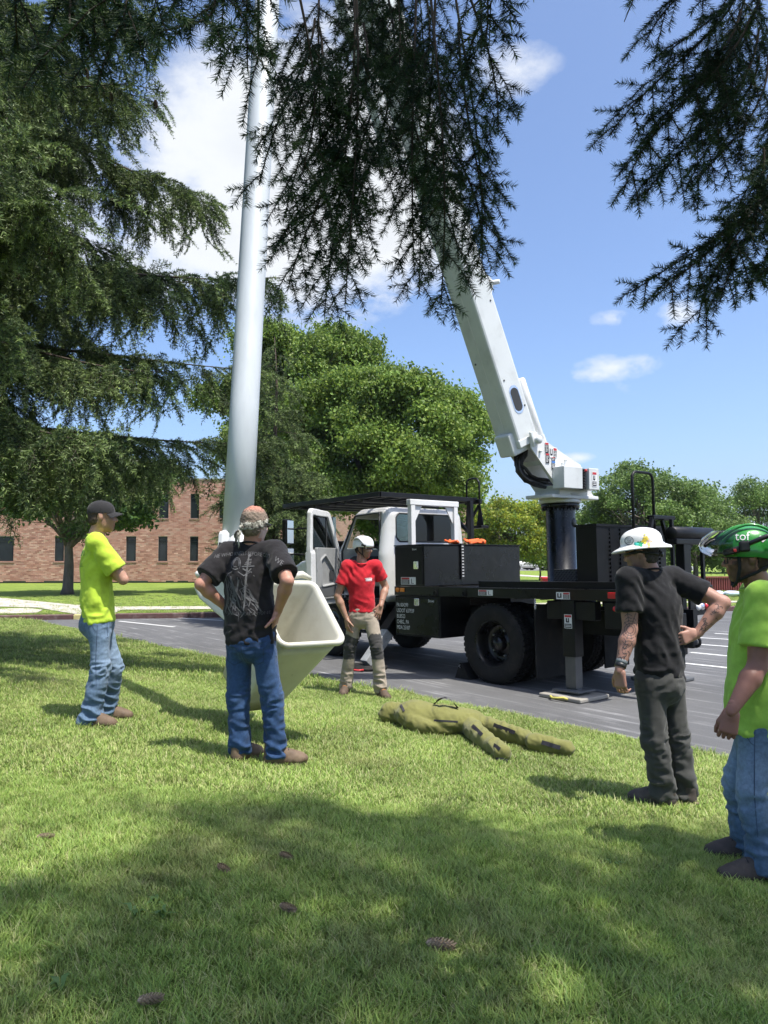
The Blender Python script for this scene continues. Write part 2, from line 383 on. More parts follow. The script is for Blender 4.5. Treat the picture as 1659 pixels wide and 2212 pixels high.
def near_lawn():
    nt_, ns = 150, 80
    t = np.linspace(-16, 15.5, nt_); s = np.concatenate([np.linspace(-.06, 1, 16), np.linspace(1.1, 18, ns - 16)])
    T, S = np.meshgrid(t, s, indexing='ij')
    wob = .035 * vnoise(np.stack([T.ravel() * 2.3, T.ravel() * 0, T.ravel() * 0], 1), 5).reshape(T.shape) * np.clip(1 - S, 0, 1)
    X = E0.x + ED.x * T + EN.x * (S + wob); Y = E0.y + ED.y * T + EN.y * (S + wob)
    Z = lawn_h(X, Y) + np.where(S < 0, -.03, .012)
    v = np.stack([X, Y, Z], -1).reshape(-1, 3); idx = np.arange(nt_ * ns).reshape(nt_, ns)
    f = np.stack([idx[:-1, :-1], idx[:-1, 1:], idx[1:, 1:], idx[1:, :-1]], -1).reshape(-1, 4)
    me = npmesh('lawn', v, f, True); tag(link('lawn', me, M_SOIL), kind='structure')
near_lawn()

# ------------------------------------------------------------------ kerb, pavement and paint
M_KERB = mat('kerb_paint', rgb('#5d4340'), .8, var=.2, vscale=7, bump=.4, bscale=50, dirt=(.35, .3, .27), dirt_amt=.45, dirt_scale=6)
M_KYEL = mat('kerb_yellow', (.52, .45, .2), .8, var=.2, vscale=9, bump=.4, bscale=50, dirt=(.4, .37, .3), dirt_amt=.7, dirt_scale=8)
def kerbs():
    xs = [-34]; 
    while xs[-1] < 36: xs.append(xs[-1] + 2.4)
    y0, y1 = G(161, 1337).x, G(246, 1337).x
    root = empty('kerb', (0, 0, 0)); tag(root, kind='structure')
    cuts = sorted([x for x in xs if not (y0 - .7 < x < y1 + .7)] + [y0, y1])
    for a, b in zip(cuts[:-1], cuts[1:]):
        yel = abs(a - y0) < 1e-3
        h = .125 + .006 * math.sin(a * 7)
        B = MB(); c = ((a + b) / 2, CY((a + b) / 2) + .13, h / 2 - .02); d = Vector((1, .16, 0)).normalized()
        B.obox(c, d, Vector((-d.y, d.x, 0)), (0, 0, 1), ((b - a) * math.hypot(1, .16) - .012, .24, h + .04), 0, .018)
        o = B.build('kerb_stone', M_KYEL if yel else M_KERB, root)
kerbs()
def px_sheet(name, pts, z, m, label=None, kind='structure'):
    o = sheet(name, [tuple(G(x, y, z))[:2] for x, y in pts], z, m, kind)
    if label: tag(o, label)
    return o
px_sheet('sidewalk', [(-260, 1289), (0, 1291), (75, 1298), (160, 1306), (250, 1310), (520, 1309), (900, 1305), (1659, 1297), (2200, 1290), (2200, 1293), (1659, 1300.5), (900, 1309.5), (520, 1314.5), (262, 1317), (247, 1324), (161, 1326), (80, 1312), (0, 1310), (-260, 1308)], .134, M_CONC, 'pale concrete path across the far lawn')
px_sheet('pavement_slab', [(-40, 1316), (60, 1313), (92, 1317), (80, 1323), (20, 1325), (-40, 1325)], .138, M_CONC)
lot_lines = [((257, 1342), (377, 1354.5)), ((386, 1335), (480, 1340.5)), ((520, 1338), (640, 1352)),
             ((1544, 1368.5), (1600, 1372)), ((1508, 1377.5), (1600, 1383)), ((1484, 1390), (1600, 1399)), ((1492, 1409.5), (1600, 1420)), ((1450, 1430), (1640, 1450))]
for k, (a, b) in enumerate(lot_lines):
    A, B_ = G(*a), G(*b); d = (B_ - A); d.z = 0; 
    if k > 2: B_ = B_ + d * 1.2
    w = Vector((-d.y, d.x, 0)).normalized() * .05
    tag(sheet('parking_line', [A - w, B_ - w, B_ + w, A + w], 0, M_LINE), kind='structure')
    o = bpy.data.objects[-1] if False else None
for o in [q for q in bpy.data.objects if q.name.startswith('parking_line')]:
    for v in o.data.vertices: v.co.z = .004

# ------------------------------------------------------------------ brick building
M_MORTAR = mat('mortar', (.43, .36, .31), .95, var=.12, vscale=3, bump=.2)
M_BRICK = mat('brick', attr='Col', rough=.9, var=.14, vscale=30, bump=.3, bscale=120)
M_WFRAME = mat('window_frame', (.018, .018, .02), .45, var=.1)
M_WPANE = mat('window_pane', (.02, .026, .03), .06, var=.2, vscale=.8, spec=.7)
M_SILL = mat('sill_brick', (.26, .16, .12), .9, var=.2, vscale=15)
M_BASE = mat('dark_base', (.03, .028, .028), .7, var=.2)
BRICKCOL = np.array([rgb('#b58879'), rgb('#bb9282'), rgb('#a97c6d'), rgb('#c29f8e'), rgb('#b08273'), rgb('#9f7263'), rgb('#b98e7d')])
def brick_building():
    Y0 = 42.0; ang = math.radians(3.0); c, s_ = math.cos(ang), math.sin(ang)
    root = empty('brick_building', (-4.2, Y0, .12), (0, 0, ang))
    tag(root, 'two-storey tan-red brick building with narrow dark windows behind the far lawn', 'building')
    def loc(px, py):
        # the wall plane through the root
        r = ray(px, py); n = Vector((-s_, c, 0)); t = (Vector((-4.2, Y0, 0)) - Vector((0, 0, 0))).dot(n) / r.dot(n)
        q = r * t; q.z += CAMZ; q -= Vector((-4.2, Y0, .12)); return (q.x * c + q.y * s_, q.z)
    def c1(x, y): return ((x * .4822) * .6636, (1500 + y * .4822) * .6636)
    H = loc(340, 1036)[1]; zb = loc(340, 1256.5)[1]        # roof line, top of the dark base band
    W0 = loc(-120, 1100)[0]
    wins = []
    zl0, zl1 = loc(*c1(1100, 680))[1], loc(*c1(1100, 512))[1]; zu0, zu1 = loc(*c1(1100, 388))[1], loc(*c1(1100, 222))[1]
    for x0, x1 in ((-130, 92), (367, 432), (632, 695), (850, 917), (1067, 1130), (1281, 1338), (1475, 1535), (1690, 1752), (1905, 1967)):
        wins.append((loc(*c1(x0, 600))[0], loc(*c1(x1, 600))[0], zl0, zl1))
    for x0, x1 in ((-60, 3), (155, 218), (367, 430), (632, 695), (855, 918), (1073, 1138), (1285, 1345), (1480, 1540), (1695, 1757), (1910, 1972)):
        wins.append((loc(*c1(x0, 300))[0], loc(*c1(x1, 300))[0], zu0, zu1))
    B = MB()
    # mortar backing cut round the openings, laid as a grid of boxes
    xs = sorted({W0, 0.0, *[w[0] for w in wins], *[w[1] for w in wins]}); zs = sorted({zb, H, *[w[2] for w in wins], *[w[3] for w in wins]})
    for a, b in zip(xs[:-1], xs[1:]):
        for z0, z1 in zip(zs[:-1], zs[1:]):
            mx, mz = (a + b) / 2, (z0 + z1) / 2
            if any(w[0] < mx < w[1] and w[2] < mz < w[3] for w in wins): continue
            B.box((a, .012, z0), (b, .3, z1))
    wall = B.build('wall', M_MORTAR, root)
    o = one(lambda b: b.box((W0, .3, -.1), (0, 14, H - .02)), 'core', M_BASE, root)
    one(lambda b: b.box((W0 - .05, -.05, H), (.06, 14.05, H + .07)), 'coping', mat('coping', (.3, .26, .23), .7), root)
    b_ = one(lambda b: b.box((W0, .02, -.1), (0, .3, zb)), 'base_band', M_BASE, root)
    for k in range(9):
        x = W0 + 1.0 + k * (-W0 / 9)
        one(lambda b: b.box((x, -.01, .12), (x + 1.2, .03, zb - .06), 0, .01), 'basement_window', M_WPANE, root)
    # bricks in running bond
    bw, bh, j = .213, .0745, .011
    rows = int((H - zb) / bh); out = []
    for r in range(rows):
        z0 = zb + r * bh; z1 = z0 + bh - j
        cut = sorted([(w[0], w[1]) for w in wins if w[2] < (z0 + z1) / 2 < w[3]])
        segs = []; a = W0
        for w0, w1 in cut:
            if w0 > a: segs.append((a, w0))
            a = max(a, w1)
        if a < 0: segs.append((a, 0.0))
        off = (r % 2) * bw / 2
        for a, b in segs:
            x = W0 + math.floor((a - W0) / bw) * bw - off
            while x < b:
                p0, p1 = max(x, a), min(x + bw - j, b)
                if p1 - p0 > .03: out.append((p0, p1, z0, z1))
                x += bw
    out = np.array(out); n = len(out); rg = np.random.default_rng(3)
    dep = rg.normal(0, .0025, n); ci = BRICKCOL[rg.integers(0, len(BRICKCOL), n)] * rg.normal(1, .09, (n, 1))
    # the 300 bricks that show largest, beside the pole, are single parts
    cx = (out[:, 0] + out[:, 1]) / 2; cz = (out[:, 2] + out[:, 3]) / 2
    tx, tz = loc(395, 1140); near = np.argsort(((cx - tx) / 1.6) ** 2 + (cz - tz) ** 2)[:300]
    mask = np.zeros(n, bool); mask[near] = True
    q = np.array([[0, 0, 0], [1, 0, 0], [1, 0, 1], [0, 0, 1], [0, 1, 0], [1, 1, 0], [1, 1, 1], [0, 1, 1]], float)
    fq = np.array([[0, 1, 2, 3], [1, 5, 6, 2], [4, 0, 3, 7], [3, 2, 6, 7], [4, 5, 1, 0]])
    def geo(sel):
        o = out[sel]; m = len(o); v = np.empty((m, 8, 3))
        v[:, :, 0] = o[:, [0]] + q[:, 0] * (o[:, [1]] - o[:, [0]]); v[:, :, 2] = o[:, [2]] + q[:, 2] * (o[:, [3]] - o[:, [2]])
        v[:, :, 1] = q[:, 1] * .05 - .004 + dep[sel][:, None] * (1 - q[:, 1])
        f = (fq[None] + (np.arange(m) * 8)[:, None, None]).reshape(-1, 4)
        return v.reshape(-1, 3), f, np.repeat(ci[sel], 8, 0)
    v, f, cc = geo(~mask); me = npmesh('brickwork', v, f); vcol(me, cc); o = link('brickwork', me, M_BRICK, root); o['kind'] = 'stuff'
    cache = {}
    for i in near:
        w = round(out[i, 1] - out[i, 0], 2); t = int(rg.integers(0, 7))
        if (w, t) not in cache:
            me = npmesh('brick', q * [w, .05, bh - j], fq); vcol(me, np.repeat(BRICKCOL[[t]] * rg.normal(1, .06), 8, 0)); me.materials.append(M_BRICK); cache[(w, t)] = me
        link('brick', cache[(w, t)], None, root, (out[i, 0], -.004 + dep[i], out[i, 2]))
    for (x0, x1, z0, z1) in wins:
        B = MB(); t = .045
        zt = z0 + (z1 - z0) * .80
        for lo, hi in (((x0, z0), (x0 + t, z1)), ((x1 - t, z0), (x1, z1)), ((x0 + t, z0), (x1 - t, z0 + t)), ((x0 + t, z1 - t), (x1 - t, z1)), ((x0 + t, zt), (x1 - t, zt + t * .8))):
            B.box((lo[0], .085, lo[1]), (hi[0], .15, hi[1]))
        if x1 - x0 > 1: B.box(((x0 + x1) / 2 - .03, .085, z0 + t), ((x0 + x1) / 2 + .03, .15, zt))
        w = B.build('window', M_WFRAME, root)
        one(lambda b: b.box((x0 + .02, .115, z0 + .02), (x1 - .02, .125, z1 - .02)), 'pane', M_WPANE, w)
        one(lambda b: b.box((x0 - .05, -.035, z0 - .085), (x1 + .05, .1, z0 - .006), 0, .008), 'sill', M_SILL, w)
brick_building()
M_FARBRICK = bpy.data.materials.new('far_brick')
def far_brick():
    m = M_FARBRICK; m.use_nodes = True; N = m.node_tree.nodes; L = m.node_tree.links; p = N['Principled BSDF']; p.inputs['Roughness'].default_value = .9
    tc = N.new('ShaderNodeTexCoord'); mp = N.new('ShaderNodeMapping'); mp.inputs['Rotation'].default_value = (R(90), 0, 0); L.new(tc.outputs['Object'], mp.inputs[0])
    b = N.new('ShaderNodeTexBrick'); b.inputs['Color1'].default_value = (*rgb('#a8796a'), 1); b.inputs['Color2'].default_value = (*rgb('#b9917c'), 1); b.inputs['Mortar'].default_value = (.42, .36, .31, 1)
    b.inputs['Scale'].default_value = 1; b.inputs['Brick Width'].default_value = .21; b.inputs['Row Height'].default_value = .075; b.inputs['Mortar Size'].default_value = .007
    L.new(mp.outputs[0], b.inputs['Vector']); L.new(b.outputs['Color'], p.inputs['Base Color'])
far_brick()
def annex():
    a = Pd(1098, 1089, 62); root = empty('brick_annex', (a.x, 62, .1)); tag(root, 'plain brick building whose flat roof shows behind the yellow-green tree', 'building')
    one(lambda b: b.box((-16, 0, 0), (0, 10, a.z - .3)), 'wall', M_FARBRICK, root)
    one(lambda b: b.box((-16.1, -.08, a.z - .3), (.08, 10, a.z - .1)), 'parapet', mat('parapet', rgb('#a67f70'), .8), root)
    for k in range(5):
        x = -2.2 - k * 2.9
        w = one(lambda b: [b.box((x - .6, -.03, 1.0), (x - .54, .1, 2.6)), b.box((x + .54, -.03, 1.0), (x + .6, .1, 2.6)), b.box((x - .54, -.03, 2.54), (x + .54, .1, 2.6)), b.box((x - .54, -.03, 1.0), (x + .54, .1, 1.06))], 'window', M_WFRAME, root)
        one(lambda b: b.box((x - .54, .0, 1.06), (x + .54, .02, 2.54)), 'pane', M_WPANE, w)
annex()
def garden_wall():
    a, b = Pd(585, 1180, 33), Pd(668, 1180, 33)
    root = empty('brick_wall', (a.x, 33, .1)); tag(root, 'low brick wall with flat coping behind the open truck door', 'wall')
    L_ = b.x - a.x; h = a.z + .15
    one(lambda q: q.box((-1.5, 0, 0), (L_, .3, h)), 'brickwork', M_FARBRICK, root)
    one(lambda q: q.box((-1.55, -.05, h), (L_ + .05, .35, h + .09), 0, .01), 'coping', M_CONC, root)
garden_wall()
# ------------------------------------------------------------------ trees
M_BARK = mat('spruce_bark', (.075, .055, .042), .95, var=.35, vscale=14, bump=1.0, bscale=40, stretch=(1, 1, .3))
M_BARKG = mat('grey_bark', (.11, .095, .08), .95, var=.35, vscale=12, bump=1.0, bscale=30, stretch=(1, 1, .3))
M_TWIG = mat('twig', (.05, .035, .024), .9, var=.25, vscale=20)
M_NEEDLE = mat('spruce_needle', attr='Col', rough=.55, var=.4, vscale=2.2, translucent=.22, spec=.35, world_pos=True)
def leaf_mat(name, col, tr=.38): return mat(name, attr='Col', rough=.5, var=.4, vscale=.8, translucent=tr, spec=.35, world_pos=True)
def eul(x, z=None):
    """(n,3) directions -> XYZ eulers with local x along them and local z kept upward"""
    x = x / np.maximum(np.linalg.norm(x, axis=1, keepdims=True), 1e-9); u = np.tile((0, 0, 1.0), (len(x), 1)) if z is None else z
    y = np.cross(u, x); l = np.linalg.norm(y, axis=1, keepdims=True); y = np.where(l < 1e-3, np.array((0, 1.0, 0)), y / np.maximum(l, 1e-9)); w = np.cross(x, y)
    return np.stack([np.arctan2(y[:, 2], w[:, 2]), -np.arcsin(np.clip(x[:, 2], -1, 1)), np.arctan2(x[:, 1], x[:, 0])], 1)
def needles(base, dirs, lens, side_rot, dens, nl, nw, rg, tip_col, old_col, new=None):
    """needles round straight shoots; returns quad verts, faces, colours"""
    n = np.maximum((lens * dens).astype(int), 3); idx = np.repeat(np.arange(len(base)), n); t = rg.random(len(idx)) * .97 + .03
    d = dirs[idx]; p = base[idx] + d * (lens[idx] * t)[:, None]
    a = rg.random(len(idx)) * 2 * np.pi; u = np.cross(d, rg.normal(size=(len(idx), 3))); u /= np.maximum(np.linalg.norm(u, axis=1, keepdims=True), 1e-9)
    fl = np.array((0, 0, 1.0)); u = u - fl * (u @ fl)[:, None] * .35
    nd = u * (.82 + .1 * rg.random((len(idx), 1))) + d * (.42 + .5 * (t[:, None] > .9)); nd /= np.linalg.norm(nd, axis=1, keepdims=True)
    L = nl * (.75 + .45 * rg.random(len(idx))) * np.where(t > .93, .8, 1); w = np.cross(nd, rg.normal(size=(len(idx), 3))); w /= np.maximum(np.linalg.norm(w, axis=1, keepdims=True), 1e-9)
    q = p + nd * L[:, None]; hw = nw / 2
    v = np.stack([p - w * hw, p + w * hw, q + w * hw * .25, q - w * hw * .25], 1).reshape(-1, 3); f = np.arange(len(v)).reshape(-1, 4)
    nwv = rg.random(len(base)) if new is None else new
    c = old_col + (tip_col - old_col) * (np.clip(t * .6 + .6 * nwv[idx] - .25, 0, 1))[:, None]; c = c * (.8 + .4 * rg.random((len(c), 1)))
    return v, f, np.repeat(c, 4, 0)
OLD = np.array((.026, .056, .024)); TIP = np.array((.25, .33, .10))
def spray_mesh(name, seed, droop=.35, dens=190, nl=.021, nw=.0034, L=.26):
    rg = np.random.default_rng(seed); b, d, l = [], [], []; B = MB()
    ax = lambda t: np.array((t * L, 0, -droop * (t ** 2) * L))
    for i in range(6): a, c = ax(i / 6), ax((i + 1) / 6); b.append(a); d.append((c - a) / np.linalg.norm(c - a)); l.append(np.linalg.norm(c - a))
    for k in range(10):
        t = .12 + .08 * k; s = 1 if k % 2 else -1; q = ax(t); dd = np.array((.72, s * .62, -.25 - droop * t + rg.normal(0, .08))); dd /= np.linalg.norm(dd); ln = L * .44 * (1.05 - .6 * t) * rg.uniform(.8, 1.2); b.append(q); d.append(dd); l.append(ln)
    b, d, l = np.array(b), np.array(d), np.array(l); v, f, c = needles(b, d, l, None, dens, nl, nw, rg, TIP, OLD)
    # twigs
    tw = []; 
    for p, q, ln in zip(b, d, l):
        w = np.array((0, 0, .0016)); o = np.cross(q, (0, 0, 1)); o = o / (np.linalg.norm(o) + 1e-9) * .0018; e = p + q * ln; tw += [p - o, p + o, e + o * .5, e - o * .5, p - w, p + w, e + w * .5, e - w * .5]
    tw = np.array(tw); n0 = len(v); f2 = np.arange(len(tw)).reshape(-1, 4) + n0; v = np.concatenate([v, tw]); f = np.concatenate([f, f2]); c = np.concatenate([c, np.tile((.06, .04, .025), (len(tw), 1))])
    me = npmesh(name, v, f); vcol(me, c); me.materials.append(M_NEEDLE); return me
SPRAYS = [spray_mesh('spruce_spray', 1), spray_mesh('spruce_spray', 2, .8), spray_mesh('spruce_spray', 3, 1.3, L=.3)]
FULL = [spray_mesh('spruce_spray', 4, .15, 180, .03, .008, .30), spray_mesh('spruce_spray', 5, .6, 180, .03, .008, .30), spray_mesh('spruce_spray', 6, 1.1, 180, .03, .008, .34)]
def in_view(p, m=40):
    d = p - np.array((0, 0, CAMZ)); zc = d[:, 1] * math.cos(TILT) + d[:, 2] * math.sin(TILT); yc = -d[:, 1] * math.sin(TILT) + d[:, 2] * math.cos(TILT)
    ok = zc > .1; px = 829.5 + FPX * d[:, 0] / np.where(ok, zc, 1); py = 1106 - FPX * yc / np.where(ok, zc, 1)
    return ok & (px > -m) & (px < 1659 + m) & (py > -m) & (py < 2212 + m)
def conifer(name, label, base, H, R0, seed, sprays=None, zmin=1.6, rad=None, nlimb=70, spray=.26, dens=1.0, keep=None, az=None, trunk_r=.22, droop=.18, group=None, lo_droop=.0, zmax=None, whorl=0):
    rg = np.random.default_rng(seed); root = empty(name, base); tag(root, label, 'tree', group)
    one(lambda b: b.tube([(.05 * math.sin(k), .05 * math.cos(k * 1.3), H * k / 10) for k in range(11)], [trunk_r * (1.15 if k == 0 else 1 - k / 10.5) for k in range(11)], 12), 'trunk', M_BARK, root)
    P, D, S = [], [], []; lb = MB(); k = 0
    zs = zmin + (H * .97 - zmin) * np.sort(rg.random(nlimb)) ** 1.12
    if whorl: zs = zmin + np.round((zs - zmin) / whorl) * whorl + rg.normal(0, .07, nlimb)
    if zmax: zs = zs[zs < zmax]
    for z in zs:
        k += 1; a = k * 2.39996 + rg.normal(0, .25) if az is None else rg.uniform(*az)
        L = R0 * (1 - z / H) ** .8 * rg.uniform(.78, 1.1)
        if rad is not None: L *= rad(a)
        L = max(L, .3); dr = droop * rg.uniform(.5, 1.5); n = max(5, int(L / .3)); o = np.array((math.cos(a), math.sin(a), 0)); s = np.array((-o[1], o[0], 0))
        pts = []
        for i in range(n + 1):
            t = i / n; pts.append(o * L * t + np.array((0, 0, z + L * (.10 * t - dr * 2.4 * t * t + dr * 1.5 * t ** 3) - lo_droop * t)) + s * .12 * L * math.sin(t * 2 + k) * t)
        pts = np.array(pts)
        if keep is not None:
            m = keep(pts + np.array(base)); 
            if not m.any(): continue
            e = len(m) if m.all() else int(np.argmin(m)); pts = pts[:max(e, 2)]; n = len(pts) - 1
        lb.tube([tuple(p) for p in pts], [max(.004, .0105 * L ** .8 * (1 - .9 * i / n)) for i in range(n + 1)], 5)
        for i in range(int(L / .11)):
            t = rg.uniform(.25, 1.0); x = t * n; j = min(int(x), n - 1); p = pts[j] + (pts[j + 1] - pts[j]) * (x - j); dv = (pts[j + 1] - pts[j]); dv = dv / np.linalg.norm(dv) + s * rg.normal(0, .5) + np.array((0, 0, rg.normal(-.05, .3))); P.append(p); D.append(dv); S.append(spray / .26 * rg.uniform(.8, 1.3))
        # side branchlets hanging from the limb
        nb = int(L * 7.5 * dens)
        for j in range(nb):
            t = .1 + .9 * rg.random() ** .8; x = t * n; i = min(int(x), n - 1); p = pts[i] + (pts[i + 1] - pts[i]) * (x - i); sd = rg.choice((-1, 1)); ln = (.22 + .26 * L * (1 - t) ** .7) * rg.uniform(.5, 1.15)
            dd = o * .45 + s * sd * rg.uniform(.4, 1) + np.array((0, 0, -rg.uniform(-.05, .6))); dd /= np.linalg.norm(dd); m = max(1, int(ln / (spray * .42)))
            for q in range(m):
                u = (q + rg.random()) / m; pp = p + dd * ln * u + np.array((0, 0, -.32 * ln * u * u)); dv = dd * (1 - .55 * u) + np.array((0, 0, -.5 * u - .02)) + rg.normal(0, .3, 3); P.append(pp); D.append(dv); S.append(spray / .26 * rg.uniform(.7, 1.25))
    P, D, S = np.array(P), np.array(D), np.array(S)
    if keep is not None: m = keep(P + np.array(base)); P, D, S = P[m], D[m], S[m]
    lb.build('limbs', M_BARK, root)['kind'] = 'stuff'
    E_ = eul(D); E_[:, 0] += rg.normal(0, .5, len(E_)); t = rg.integers(0, 3, len(P))
    for i in range(3):
        m = t == i; scatter('foliage', P[m], E_[m], S[m], (sprays or SPRAYS)[i], root, 'spruce_spray')
    return root, P + np.array(base)

def clear_of_boom(p):
    # boughs stay clear of the boom's swing between the tree and the lawn
    return ~((p[:, 0] > -2.9) & (p[:, 1] < 8.6))
# great spruce on the left, its trunk outside the picture; a smaller one behind the pole
def rad_left(a): return 1.0
n1 = conifer('spruce_tree', 'tall dark spruce with drooping cone-hung branches beside the lawn', (-6.3, 9.6, .2), 17, 6.1, 5, FULL, zmin=3.2, nlimb=150, spray=.34, dens=1.2, trunk_r=.3, droop=.2, zmax=12.5, whorl=1.05, keep=clear_of_boom)
n2 = conifer('spruce_tree', 'small spruce with drooping branches behind the pale upper boom', (-2.75, 19.2, .0), 7.2, 1.9, 8, FULL, zmin=1.5, nlimb=70, spray=.36, dens=1.2, trunk_r=.14, droop=.25)
def kp(p): return ~in_view(p, 230)
def rad_over(a):
    a = a % (2 * math.pi); d = math.degrees(a)
    return np.interp(d, [0, 60, 90, 120, 150, 180, 220, 270, 360], [.8, .62, .6, .74, .98, 1.12, 1.05, .9, .8])
n3 = conifer('spruce_tree', 'spruce overhanging the near lawn with boughs of dark needles', (4.4, .1, .1), 17, 6.4, 13, zmin=2.9, nlimb=94, spray=.42, dens=.42, trunk_r=.3, droop=.12, rad=rad_over, keep=kp)
OVER = n3[0]

# boughs of the overhanging spruce that hang into the picture: modelled needle by needle
def hanging_boughs():
    rg = np.random.default_rng(77); base = np.array(OVER.location)
    C = [((560, -50), (570, 90), 1.75), ((640, -40), (648, 385), 1.9), ((680, 40), (560, 400), 2.0), ((800, -140), (795, 140), 2.2), ((850, -140), (862, 170), 2.2), ((760, -120), (745, 130), 2.2), ((900, -140), (915, 150), 2.2), ((690, -40), (693, 345), 2.1), ((725, -50), (745, 400), 2.0), ((765, -20), (700, 680), 2.1), ((770, 0), (745, 660), 2.0),
         ((785, 50), (590, 545), 2.1), ((765, 330), (590, 540), 2.1), ((835, -20), (722, 560), 2.2), ((900, -30), (895, 590), 2.1), ((930, -10), (952, 665), 2.0), ((940, 0), (905, 640), 2.1), ((962, -10), (1003, 600), 2.05), ((985, 0), (1040, 610), 2.2),
         ((1000, -50), (1076, 290), 1.9), ((990, 50), (1052, 495), 2.05), ((1030, -60), (1046, 115), 1.8), ((765, 150), (622, 625), 2.0), ((690, 60), (612, 480), 2.05), ((860, -50), (930, 420), 2.4), ((960, -60), (960, 380), 2.4), ((740, -60), (800, 330), 2.4), ((820, -60), (860, 300), 2.5), ((900, -60), (1010, 330), 2.3),
         ((670, -60), (690, 180), 2.4), ((930, -60), (1000, 200), 2.2), ((780, -60), (780, 250), 2.4), ((1000, 40), (1030, 400), 2.3), ((950, 250), (1030, 580), 2.2), ((890, 250), (990, 560), 2.2), ((800, 250), (760, 560), 2.2)]
    Rr = [((1560, -90), (1392, 95), 2.1), ((1580, -60), (1422, 130), 2.2), ((1600, -50), (1318, 292), 2.1), ((1600, 20), (1378, 345), 2.15), ((1620, 40), (1345, 420), 2.1), ((1640, 60), (1392, 425), 2.2), ((1640, 120), (1480, 415), 2.2), ((1660, 120), (1500, 400), 2.3), ((1660, 250), (1362, 632), 2.1), ((1650, 320), (1408, 650), 2.1),
          ((1660, 380), (1508, 695), 2.1), ((1640, 400), (1555, 655), 2.1), ((1690, 300), (1640, 600), 2.0), ((1690, 350), (1570, 590), 2.2), ((1620, -60), (1560, 330), 2.4), ((1650, -60), (1600, 420), 2.4), ((1700, -60), (1640, 420), 2.5), ((1580, -60), (1500, 250), 2.4), ((1690, 100), (1560, 520), 2.4), ((1720, 150), (1660, 560), 2.2), ((1640, -60), (1480, 300), 2.5), ((1700, 0), (1590, 300), 2.6), ((1720, 100), (1630, 480), 2.6), ((1660, -90), (1540, 180), 2.3), ((1450, -120), (1400, -20), 1.9)]
    T = [((80, -220), (40, 110), 1.15), ((180, -220), (150, 90), 1.2), ((260, -200), (215, 130), 1.25), ((330, -220), (270, 60), 1.2), ((430, -200), (400, 50), 1.3), ((20, -150), (-30, 200), 1.3), ((500, -180), (532, 40), 1.4), ((545, -150), (535, 150), 1.6)]
    B, D, L = [], [], []; tw = MB(); con = 0
    C = [q for i, q in enumerate(C) if q[2] < 2.25 or i % 3 == 0]; Rr = [q for i, q in enumerate(Rr) if q[2] < 2.35 or i % 2 == 0]
    C = [q for i, q in enumerate(C) if i % 9 != 8]
    for (a, b, dep) in C + Rr + T:
        A = np.array(Pd(*a, dep)); Z = np.array(Pd(*b, dep + rg.normal(0, .06))); n = 14; pts = []
        bow = rg.normal(0, .03, 3); hz = (Z - A) * (1, 1, 0)
        for i in range(n + 1):
            t = i / n; p = A + (Z - A) * t - hz * .35 * math.sin(math.pi * t) * (1 - t) + bow * math.sin(math.pi * t); pts.append(p)
        pts = np.array(pts); ln = np.linalg.norm(Z - A)
        tw.tube([tuple(p - base) for p in pts], [.0032 * (1 - .75 * i / n) + .0007 for i in range(n + 1)], 5, cap=False)
        for i in range(n):
            d = pts[i + 1] - pts[i]; l = np.linalg.norm(d)
            if i >= 3: B.append(pts[i]); D.append(d / l); L.append(l)
        m = max(5, int(ln / .05))
        for j in range(m):
            t = .12 + .86 * (j + rg.random() * .6) / m; x = t * n; i = min(int(x), n - 1); p = pts[i] + (pts[i + 1] - pts[i]) * (x - i); d = (pts[i + 1] - pts[i]); d /= np.linalg.norm(d)
            lat = np.array((1.0, rg.normal(0, .55), 0)) * (1 if j % 2 else -1); lat /= np.linalg.norm(lat)
            l2 = (.075 + .13 * (1 - t) ** .5) * rg.uniform(.6, 1.2); dd = d * .8 + lat * rg.uniform(.5, .95) + np.array((0, 0, -.2)); dd /= np.linalg.norm(dd)
            e = p + dd * l2 * .5; d3 = dd + np.array((0, 0, -.35)); d3 /= np.linalg.norm(d3)
            B += [p, e]; D += [dd, d3]; L += [l2 * .5, l2 * .55]; tw.tube([tuple(p - base), tuple(e - base), tuple(e + d3 * l2 * .5 - base)], [.0018, .0014, .0008], 4, cap=False)
            if l2 > .09 and rg.random() < .75:
                for s_ in (-1, 1):
                    d4 = dd * .6 + np.cross(dd, (0, 1, .3)) * s_ * .6 + np.array((0, 0, -.2)); d4 /= np.linalg.norm(d4); B.append(e); D.append(d4); L.append(l2 * .42)
    B, D, L = np.array(B), np.array(D), np.array(L)
    v, f, c = needles(B, D, L, None, 1600, .0185, .0019, rg, np.array((.06, .105, .032)), np.array((.012, .032, .016)))  # needles coloured darker than the crown's, painting in their backlit shade
    me = npmesh('needles', v - base, f); vcol(me, c); o = link('needles', me, M_NEEDLE, OVER); o['kind'] = 'stuff'
    q = tw.build('twigs', M_TWIG, OVER); q['kind'] = 'stuff'
    return len(f)
hanging_boughs()

